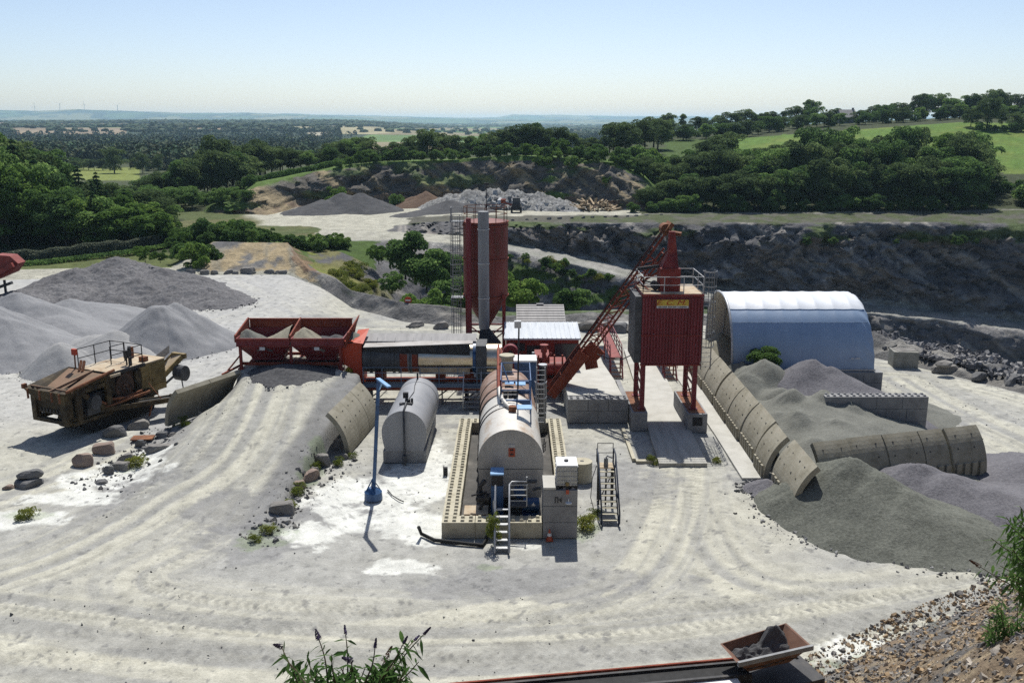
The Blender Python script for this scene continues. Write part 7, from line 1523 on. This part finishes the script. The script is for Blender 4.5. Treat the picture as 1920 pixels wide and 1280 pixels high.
# 5 right wood
S5 = [(1190, 335), (1215, 308), (1240, 290), (1270, 278), (1310, 264), (1350, 258), (1400, 266), (1450, 262), (1480, 238), (1520, 226), (1560, 230), (1600, 238), (1640, 232), (1700, 232), (1760, 228), (1810, 226), (1835, 240), (1850, 285)]
L5 = {'dark': 'dark tree in the dense wood above the right quarry face', 'broad': 'green tree in the dense wood above the right quarry face', 'bright': 'light green tree in the dense wood above the right quarry face', 'tall': 'narrow tree in the dense wood above the right quarry face', 'bush': 'shrub at the foot of the dense wood above the right quarry face'}
g = 'trees of the dense wood above the right quarry face'
wood(1195, 1848, 34, lambda p: random.uniform(201, 206), S5, {'dark': 4, 'broad': 3, 'tall': 1}, L5, g, hmin=4, hmax=14, low=.62)
wood(1200, 1845, 28, lambda p: random.uniform(216, 223), S5, {'dark': 4, 'broad': 3, 'tall': 1}, L5, g, hmin=5, hmax=16, low=.86)
wood(1215, 1842, 24, lambda p: random.uniform(228, 240), S5, {'dark': 3, 'broad': 4, 'bright': 1}, L5, g, hmin=5, hmax=19)
for i in range(26):
    px = 1195 + i * 26 + random.uniform(-8, 8); tree('bush', px, random.uniform(197.5, 200), random.uniform(1.6, 4.2), L5['bush'], 'shrubs at the foot of the right wood')
for i in range(26):
    px = 1838 + i * 7 + random.uniform(-5, 5); Y = random.uniform(204, 240); tree('bush', px, Y, max(2, htop(px, Y, 325 + random.uniform(0, 40))), 'rounded shrub in the thicket right of the dense wood', 'shrubs right of the dense wood')
for i in range(10): px = 1190 + i * 9 + random.uniform(-4, 4); Y = random.uniform(212, 250); tree(pick({'bush': 2, 'brightbush': 1}), px, Y, random.uniform(3, 6), 'shrub on the slope between back face and right wood', 'shrubs between back face and right wood')
# 6 pit and bank vegetation
for px, Y, h, k, z, lab in ((760, 128, 6.5, 'bush', -1.8, 'largest shrub growing in the pit left of the silo'), (800, 124, 6.0, 'bush', -3.0, 'second large shrub in the pit beside the silo ladder'), (838, 126, 5.5, 'bush', -3.5, 'shrub in the pit just behind the silo ladder'), (710, 134, 3.0, 'brightbush', -.8, 'small bright shrub at the top of the pit slope'), (735, 120, 3.0, 'bush', -2.6, 'low shrub beside the tilted rock slab in the pit'), (790, 112, 4.5, 'brightbush', -5.2, 'bright shrub low in the pit behind the berm'), (815, 106, 4.0, 'brightbush', -4.5, 'bright leafy shrub right of the no entry sign'), (835, 102, 3.2, 'brightbush', -3.6, 'bright shrub beside the berm near the silo legs'), (770, 108, 2.6, 'brightbush', -3.2, 'small bright shrub just behind the no entry sign'), (860, 118, 6, 'bush', -6, 'dark shrub in the pit behind the red silo'),
    (975, 98, 4.2, 'brightbush', -.6, 'bright shrub between red silo and grey shed'), (1062, 97, 3.2, 'bush', -1.0, 'shrub behind the right end of the grey shed'), (1085, 110, 2.8, 'bush', -3, 'small shrub in the pit behind the hoist'), (365, 121, 3.9, 'brightbush', .1, 'rounded yellow green shrub before the earth bank'), (388, 124, 3.2, 'bush', .3, 'dark shrub right of the yellow green one'), (345, 126, 3.0, 'bush', .2, 'dark shrub left of the yellow green one'), (272, 116, 2.2, 'brightbush', 2.0, 'pale shrub on top of the crushed rock heap'), (300, 112, 1.6, 'brightbush', 2.6, 'small shrub right on top of the crushed rock heap')):
    tree(k, px, Y, h, lab, z=z)
for i in range(22):
    px = 395 + i * 12 + random.uniform(-4, 4); tree(pick({'bush': 3, 'brightbush': 1}), px, 141 + random.uniform(-2, 3), random.uniform(1.6, 3.0), 'shrub in the green row on top of the brown earth bank', 'shrubs along the top of the earth bank', z=zt(px, 140))
for i in range(16):
    px = 335 + i * 9 + random.uniform(-4, 4); Y = random.uniform(132, 150); tree(pick({'bush': 2, 'brightbush': 1, 'broad': 1}), px, Y, random.uniform(2.2, 4.2), 'bushy growth between hedge end and earth bank', 'bushes between hedge and earth bank')
for i in range(40):
    px = random.uniform(620, 735); Y = random.uniform(106, 132); tree('weed', px, Y, random.uniform(.8, 1.7), 'yellow green weed clump on the pit slope behind the berm', 'weed clumps on the pit slope', wf=1.2)
for i in range(34):
    px = random.uniform(880, 1180); Y = float(np.interp(px, PX, Fl[0])) - random.uniform(.5, 4); z = float(np.interp(px, PX, Fl[1])) - random.uniform(.2, 2.0); tree(pick({'bush': 2, 'weed': 1, 'brightbush': 1}), px, Y, random.uniform(.9, 2.2), 'low growth on the edge of the pit road', 'low growth along the pit road edge', z=z)
for i in range(8):
    px = random.uniform(1500, 1920); tree('bush', px, 181 + random.uniform(-3, 0), random.uniform(1, 2.2), 'shrub clinging to the top of the right quarry face', 'shrubs on the right quarry face', z=-4)
tree('bush', 1432, 63.6, 1.7, 'leafy shrub growing against the front of the fabric hangar', z=2.2, wf=1.1)
W_ = [(1343, 868, .5, 'tuft of grass by the side strip at the weighbridge'), (590, 880, .7, 'weed between the right bank boulders'), (560, 925, .7, 'weed below the pinkish rock of the right bank'), (636, 872, .6, 'weed at the foot of the sunlit ramp panels'), (660, 858, .5, 'small weed at the edge of the sunlit ramp panels'), (258, 873, 1.0, 'yellow flowering weed on the left ramp bank'), (345, 800, .8, 'tuft at the foot of the left ramp panel'), (55, 968, .7, 'sparse weed clump on white ground at the lower left'), (40, 975, .5, 'small sparse weed at the lower left'), (1092, 992, 1.0, 'yellow green weed at the right side of the concrete pillar'), (1115, 965, .5, 'low weed between the pillar and the dark stair'), (505, 1000, .6, 'weed on dark gravel below the lone big boulder'), (480, 1015, .5, 'low weed at the end of the dark gravel strip'), (545, 950, .5, 'weed just above the lone big boulder'), (1225, 868, .7, 'grass tuft at the end of the weighbridge pit'), (405, 730, .6, 'weed on the verge of the left ramp panel')]
for px, py, h, lab in W_:
    p = G(px, py); p = G(px, py, gzs(p.x, p.y)); tree('weed', px, p.y, h, lab, z=p.z, dz=-.16 * h, wf=1.15)
tree('weed', 928, 39.6, 1.9, 'light green bush growing beside the bund steps', z=0, wf=.4, dz=-.1)
# hedge along the left road
def hedge(name, label, pts, w, h, leaf, n, m, seed):
    rs = np.random.RandomState(seed); P = np.array(pts, float); seg = np.hypot(*np.diff(P[:, :2], axis=0).T); cum = np.concatenate([[0], np.cumsum(seg)]); u = rs.rand(n) * cum[-1]
    cx = np.interp(u, cum, P[:, 0]); cy = np.interp(u, cum, P[:, 1]); cz = np.interp(u, cum, P[:, 2]); a = rs.rand(n) * math.pi
    hh = h * (.85 + .3 * vn(u * .5, u * 0, seed)); r_ = .7 + .3 * rs.rand(n) ** .4
    q = np.stack([rs.randn(n) * .2, -np.cos(a), np.sin(a)], 1)
    ctr = np.stack([cx + rs.randn(n) * .1, cy + q[:, 1] * w * .5 * r_, cz + np.abs(q[:, 2]) ** .7 * hh * r_], 1); s = leaf * rs.uniform(.6, 1.3, n)
    v, f = quads(ctr, q + rs.randn(n, 3) * .6, rs.randn(n, 3), s, s * .65, rs); e = empty(name, (P[0, 0], P[0, 1], P[0, 2]), label, 'hedge')
    o = raw_mesh('foliage', v - P[0], f, M[m]); o.parent = e
    mb = MB(); mb.tube([Vector(p) + Vector((0, 0, h * .2)) for p in pts], .12, 6); mb.build('stems', M['trunk'], e)
hp = [(XY(px, Y, 0), Y, z) for px, Y, z in ((15, 127, 0), (100, 130, 0), (180, 134, .2), (250, 138, .3), (322, 146, .3))]
hedge('clipped_hedge', 'long clipped silvery hedge along the left road below the wood', hp, 1.8, 1.6, .3, 16000, 'leaf_h', 7)
hedge('low_hedge', 'low green growth at the foot of the clipped hedge', [(p[0] + 1, p[1] - 3, p[2]) for p in hp], 3.0, .5, .35, 4000, 'leaf_a', 8)
hedge('field_hedge', 'long green hedge along the crest left of the ridge trees', [(XY(px, Y, z), Y, z) for px, Y, z in ((455, 214, 4.0), (500, 219, 5.5), (560, 228, 6.5), (640, 237, 8.2), (720, 240, 9.1))], 3.0, 1.5, .4, 9000, 'leaf_a', 9)
# ---- far woods: one mass
def far_woods():
    rs = np.random.RandomState(3)
    def where(Y, px):
        iy = np.clip(np.round(np.log(Y / 880) / np.log(14000 / 880.) * 419).astype(int), 0, 419); ix = np.clip(np.round((px + 420) / 5).astype(int), 0, PLX.shape[1] - 1)
        return PLC[iy, ix], PLZ[iy, ix]
    # nearer part: leafy clumps
    n = 3600; Y = 430 * (1900 / 430.) ** rs.rand(n); px = rs.uniform(-60, 1300, n); Y[:500] = rs.uniform(430, 760, 500); px[:500] = rs.uniform(-60, 420, 500)
    g, z = where(np.maximum(Y, 885), px); z = np.where(Y < 885, np.interp(Y, [420, 600, 900], [-3, -6, -8]), z)
    ppy = 640 + FP * np.tan(np.arctan2(HC - z, Y) - TH)
    keep = np.where(Y > 885, (g[:, 0] < .05) & (g[:, 1] < .07), (px < 660) & ~((px > 120) & (px < 265) & (ppy > 308) & (ppy < 340)) & ~((px > 150) & (px < 218) & (ppy > 284) & (ppy < 296)))
    Y, px, z = Y[keep], px[keep], z[keep]; X = (px - 960) / FP * (Y * CT + 25 * ST); n = len(X); m = 46
    R_ = rs.uniform(3.5, 6.5, n); Hh = rs.uniform(6, 11, n)
    d = rs.randn(n * m, 3); d /= np.linalg.norm(d, axis=1, keepdims=True); d[:, 2] = np.abs(d[:, 2]) ** .8; k = np.repeat(np.arange(n), m)
    ctr = np.stack([X[k] + d[:, 0] * R_[k], Y[k] + d[:, 1] * R_[k], z[k] + d[:, 2] * Hh[k]], 1); sz = rs.uniform(1.6, 3.2, n * m) * (.75 + Y[k] / 2400)
    v, f = quads(ctr, d + rs.randn(n * m, 3) * .5, rs.randn(n * m, 3), sz, sz * .75, rs)
    c = np.array((.05, .078, .04))[None] * rs.uniform(.6, 1.5, (n, 1)); c[:, 0] *= rs.uniform(.85, 1.35, n)
    md = vmat('distant_foliage', .2, .8, .4, 0., .1)
    o = raw_mesh('distant_woods', v, f, md, False, np.repeat(c, m * 4, 0)); tag(o, kind='stuff')
    # far part
    n = 34000; Y = 1700 * (7600 / 1700.) ** rs.rand(n); px = rs.uniform(-350, 2250, n); X = (px - 960) / FP * (Y * CT + 27 * ST)
    g, z = where(Y, px); keep = (g[:, 0] < .05) & (g[:, 1] < .07); keep |= rs.rand(n) < .06
    X, Y, z = X[keep], Y[keep], z[keep]; n = len(X); R_ = rs.uniform(4, 8, n) * (1 + Y / 6000); Hh = rs.uniform(4, 9, n)
    ang = np.arange(6) * math.pi / 3
    ring1 = np.stack([np.cos(ang), np.sin(ang), np.zeros(6)], 1); ring2 = np.stack([np.cos(ang + .5) * .85, np.sin(ang + .5) * .85, np.ones(6) * .7], 1); top = np.array([[0, 0, 1.]])
    base = np.concatenate([ring1, ring2, top]); V_ = base[None] * np.stack([R_, R_, Hh], 1)[:, None] + rs.randn(n, 13, 3) * np.stack([R_, R_, Hh], 1)[:, None] * .1
    V_ += np.stack([X, Y, z - 1], 1)[:, None]
    tri = []
    for i in range(6):
        j = (i + 1) % 6; tri += [(i, j, 6 + j), (i, 6 + j, 6 + i), (6 + i, 6 + j, 12)]
    F = (np.array(tri)[None] + (np.arange(n) * 13)[:, None, None]).reshape(-1, 3)
    c = np.array((.045, .07, .038))[None] * rs.uniform(.6, 1.5, (n, 1)); c[:, 0] *= rs.uniform(.9, 1.3, n)
    o = raw_mesh('horizon_woods', V_.reshape(-1, 3), F, md, False, np.repeat(c, 13, 0)); tag(o, kind='stuff')
far_woods()
# ---- buddleias in the foreground
def buddleia(name, label, stems, leafL, seed):
    """stems: list of pixel polylines with depth ((px,py,Y),...) -> real stems with paired leaves and flower spikes"""
    rs = np.random.RandomState(seed); root = V(*stems[0][0][0]); e = empty(name, root, label, 'shrub'); sm = MB(); lc = []; ln_ = []; lu = []; ls = []
    fl = {}
    for pts, flower in stems:
        P = [V(*p) for p in pts]; Q = []
        for i in range(len(P) - 1):
            p0 = P[max(i - 1, 0)]; p1 = P[i]; p2 = P[i + 1]; p3 = P[min(i + 2, len(P) - 1)]
            for k in range(8):
                t = k / 8; Q.append(.5 * (2 * p1 + (p2 - p0) * t + (2 * p0 - 5 * p1 + 4 * p2 - p3) * t * t + (3 * p1 - p0 - 3 * p2 + p3) * t ** 3))
        Q.append(P[-1]); sm.tube(Q, [.012 * (1 - .65 * i / len(Q)) for i in range(len(Q))], 5)
        acc = 0; nxt = .05; fl_ = 0
        for i in range(len(Q) - 1):
            d = Q[i + 1] - Q[i]; acc += d.length
            while acc > nxt:
                dn_ = d.normalized(); a = fl_ * 1.57 + rs.rand() * .8; side = dn_.cross(Vector((math.cos(a), math.sin(a), .3))).normalized(); fl_ += 1
                for s in (-1, 1):
                    ll = leafL * rs.uniform(.6, 1.25); dirv = (side * s + dn_ * .35 + Vector((0, 0, -.45 + rs.randn() * .25)) + Vector(rs.randn(3) * .15)).normalized()
                    lc.append(Q[i] + dirv * ll * .5); lu.append(dirv); ln_.append((Vector((0, 0, 1)) - dirv * dirv.z + Vector(rs.randn(3) * .35))); ls.append(ll)
                nxt += rs.uniform(.045, .075)
        if flower:
            tip = Q[-1]; d = (Q[-1] - Q[-3]).normalized()
            if flower == 'droop': d = (d + Vector((-.8, 0, -.5))).normalized()
            fm, L_ = {'bud': ('flower', .09), 'bloom': ('flower', .1), 'dry': ('flower_dry', .16), 'droop': ('flower', .11)}[flower]; n = 160; u = rs.rand(n); a = rs.rand(n) * 6.28
            r_ = (.024 if flower in ('bloom', 'droop', 'dry') else .01) * (1 - u) ** .6 + .003; x = d.orthogonal().normalized(); y = d.cross(x)
            ctr = np.array([tip + d * (L_ * u[i]) + (x * math.cos(a[i]) + y * math.sin(a[i])) * r_[i] for i in range(n)]); nr = np.array([x * math.cos(b) + y * math.sin(b) for b in a]) + rs.randn(n, 3) * .4
            v, f = quads(ctr, nr, rs.randn(n, 3), np.full(n, .017), np.full(n, .013), rs); o = raw_mesh('flower_spike', v - np.array(root), f, M[fm]); o.parent = e
    n = len(lc); C_ = np.array(lc); U = np.array(lu); N = np.array(ln_); Ls = np.array(ls); N = N / np.linalg.norm(N, axis=1, keepdims=True); B_ = np.cross(N, U); Wd = (Ls * .24)[:, None]; L2 = Ls[:, None]
    dr = np.array((0, 0, -1.)) * L2 * .16
    v = np.stack([C_ - U * L2 * .5, C_ - U * L2 * .12 + B_ * Wd * .5 + N * Wd * .12, C_ - U * L2 * .12 - B_ * Wd * .5 + N * Wd * .12, C_ - U * L2 * .1, C_ + U * L2 * .22 + B_ * Wd * .38 + dr * .4, C_ + U * L2 * .22 - B_ * Wd * .38 + dr * .4, C_ + U * L2 * .24 + dr * .35 - N * Wd * .1, C_ + U * L2 * .5 + dr], 1).reshape(-1, 3)
    fq = np.array([(0, 1, 3, 2), (3, 1, 4, 6), (2, 3, 6, 5), (6, 4, 7, 5)]); F = (fq[None] + (np.arange(n) * 8)[:, None, None]).reshape(-1, 4)
    o = raw_mesh('leaves', v - np.array(root), F, M['bud'], False); o.parent = e
    sm.build('stems', M['bud_stem'], e)
def stem(base, tip, Y0, Y1, fl, bend=0.):
    (x0, y0), (x1, y1) = base, tip; return ([(x0, y0, Y0), (x0 + (x1 - x0) * .35 + bend * .5, y0 + (y1 - y0) * .4, Y0 + (Y1 - Y0) * .4), (x0 + (x1 - x0) * .72 + bend, y0 + (y1 - y0) * .75, Y0 + (Y1 - Y0) * .75), (x1, y1, Y1)], fl)
random.seed(12); ST_ = []
for tip, fl in (((528, 1212), 'droop'), ((598, 1198), 'bloom'), ((648, 1188), 'bud'), ((703, 1214), 'bud'), ((757, 1205), 'bud'), ((777, 1200), 'bud'), ((795, 1188), 'bud'), ((660, 1238), 'droop'), ((545, 1250), None), ((528, 1228), None), ((560, 1262), 'dry'), ((735, 1236), None), ((720, 1240), 'dry'), ((622, 1226), None), ((575, 1235), None), ((685, 1250), None), ((768, 1250), None), ((785, 1240), None)):
    b = (648 + (tip[0] - 648) * .35 + random.uniform(-10, 10), 1345); ST_.append(stem(b, tip, 7.6 + random.uniform(-.4, .4), 8.2 + random.uniform(-.6, .6), fl, random.uniform(-8, 8)))
for k in range(44):
    x = random.uniform(540, 775); ST_.append(stem((650 + (x - 650) * .6, 1350), (x, random.uniform(1240, 1285)), 7.8, 8.0 + random.uniform(-.5, .5), None, random.uniform(-10, 10)))
buddleia('buddleia', 'buddleia bush with lilac flower spikes at the bottom of the photo', ST_, .15, 3)
ST_ = []
for tip, fl in (((1868, 1035), None), ((1858, 1008), None), ((1838, 1062), 'dry'), ((1886, 980), None), ((1902, 965), None), ((1912, 948), None), ((1875, 1060), None), ((1893, 1085), None), ((1885, 1010), None), ((1908, 1110), None), ((1900, 1030), None)):
    ST_.append(stem((1990 + random.uniform(-20, 30), 1120 + random.uniform(-40, 60)), tip, 11.2 + random.uniform(-.3, .3), 11.0 + random.uniform(-.5, .5), fl, random.uniform(-8, 8)))
for k in range(22): ST_.append(stem((1985, 1130 + random.uniform(-60, 60)), (random.uniform(1880, 1960), random.uniform(960, 1120)), 11.3, 11.2 + random.uniform(-.6, .6), None, random.uniform(-12, 12)))
buddleia('buddleia', 'leafy bush leaning in from the right edge above the stony slope', ST_, .16, 4)
ST_ = []
for k in range(26): x = random.uniform(1850, 1965); ST_.append(stem((x + random.uniform(-10, 25), 1215 + random.uniform(-10, 15)), (x, random.uniform(1120, 1185)), 19.0, 18.8 + random.uniform(-.5, .5), None, random.uniform(-10, 10)))
buddleia('green_bush', 'low leafy bush on the stony slope at the lower right', ST_, .18, 5)
# ================================================================= LIGHT, SKY, CAMERA
SUN_EL = 56.0
L = Vector((-.03, -math.cos(R(SUN_EL)), -math.sin(R(SUN_EL))))
sl = bpy.data.lights.new('sun', 'SUN'); sl.energy = 5.0; sl.angle = R(.55); sl.color = (1., .97, .91)
so = bpy.data.objects.new('sun', sl); col.objects.link(so); so.rotation_euler = L.to_track_quat('-Z', 'Y').to_euler(); so.location = (0, 0, 200)
w = bpy.data.worlds.new('World'); sc.world = w; w.use_nodes = True; nt = w.node_tree
sky = nt.nodes.new('ShaderNodeTexSky'); sky.sky_type = 'NISHITA'; sky.sun_disc = False; sky.sun_elevation = R(SUN_EL); sky.sun_rotation = R(3)
sky.air_density = .68; sky.dust_density = .9; sky.ozone_density = 1.0
bg = nt.nodes['Background']; bg.inputs[1].default_value = .11
nt.links.new(sky.outputs[0], bg.inputs[0])
# haze: one closed box of air
HZ = MB().box((0, 7400, 34), (16000, 15200, 126)).build('haze', None); tag(HZ, kind='stuff')
hm = bpy.data.materials.new('haze_air'); hm.use_nodes = True; hn = hm.node_tree; hn.nodes.clear()
ho = hn.nodes.new('ShaderNodeOutputMaterial'); hv = hn.nodes.new('ShaderNodeVolumePrincipled')
hv.inputs['Color'].default_value = (.55,.8,1,1); hv.inputs['Density'].default_value = .00008; hv.inputs['Anisotropy'].default_value = .5
hn.links.new(hv.outputs[0], ho.inputs['Volume']); HZ.data.materials.append(hm)
cam = bpy.data.cameras.new('camera'); cam.lens = 36 * FP / 1920; cam.sensor_width = 36; cam.clip_end = 40000; cam.clip_start = .3
co = bpy.data.objects.new('camera', cam); col.objects.link(co); co.location = (0, 0, HC); co.rotation_euler = (R(90) - TH, 0, 0); sc.camera = co
sc.view_settings.view_transform = 'Standard'; sc.view_settings.look = 'None'; sc.view_settings.exposure = .2; sc.view_settings.gamma = 1
sc.render.engine = 'CYCLES'; sc.cycles.use_denoising = False; sc.cycles.max_bounces = 6; sc.cycles.diffuse_bounces = 4; sc.cycles.glossy_bounces = 3; sc.cycles.volume_bounces = 1; sc.cycles.transparent_max_bounces = 8
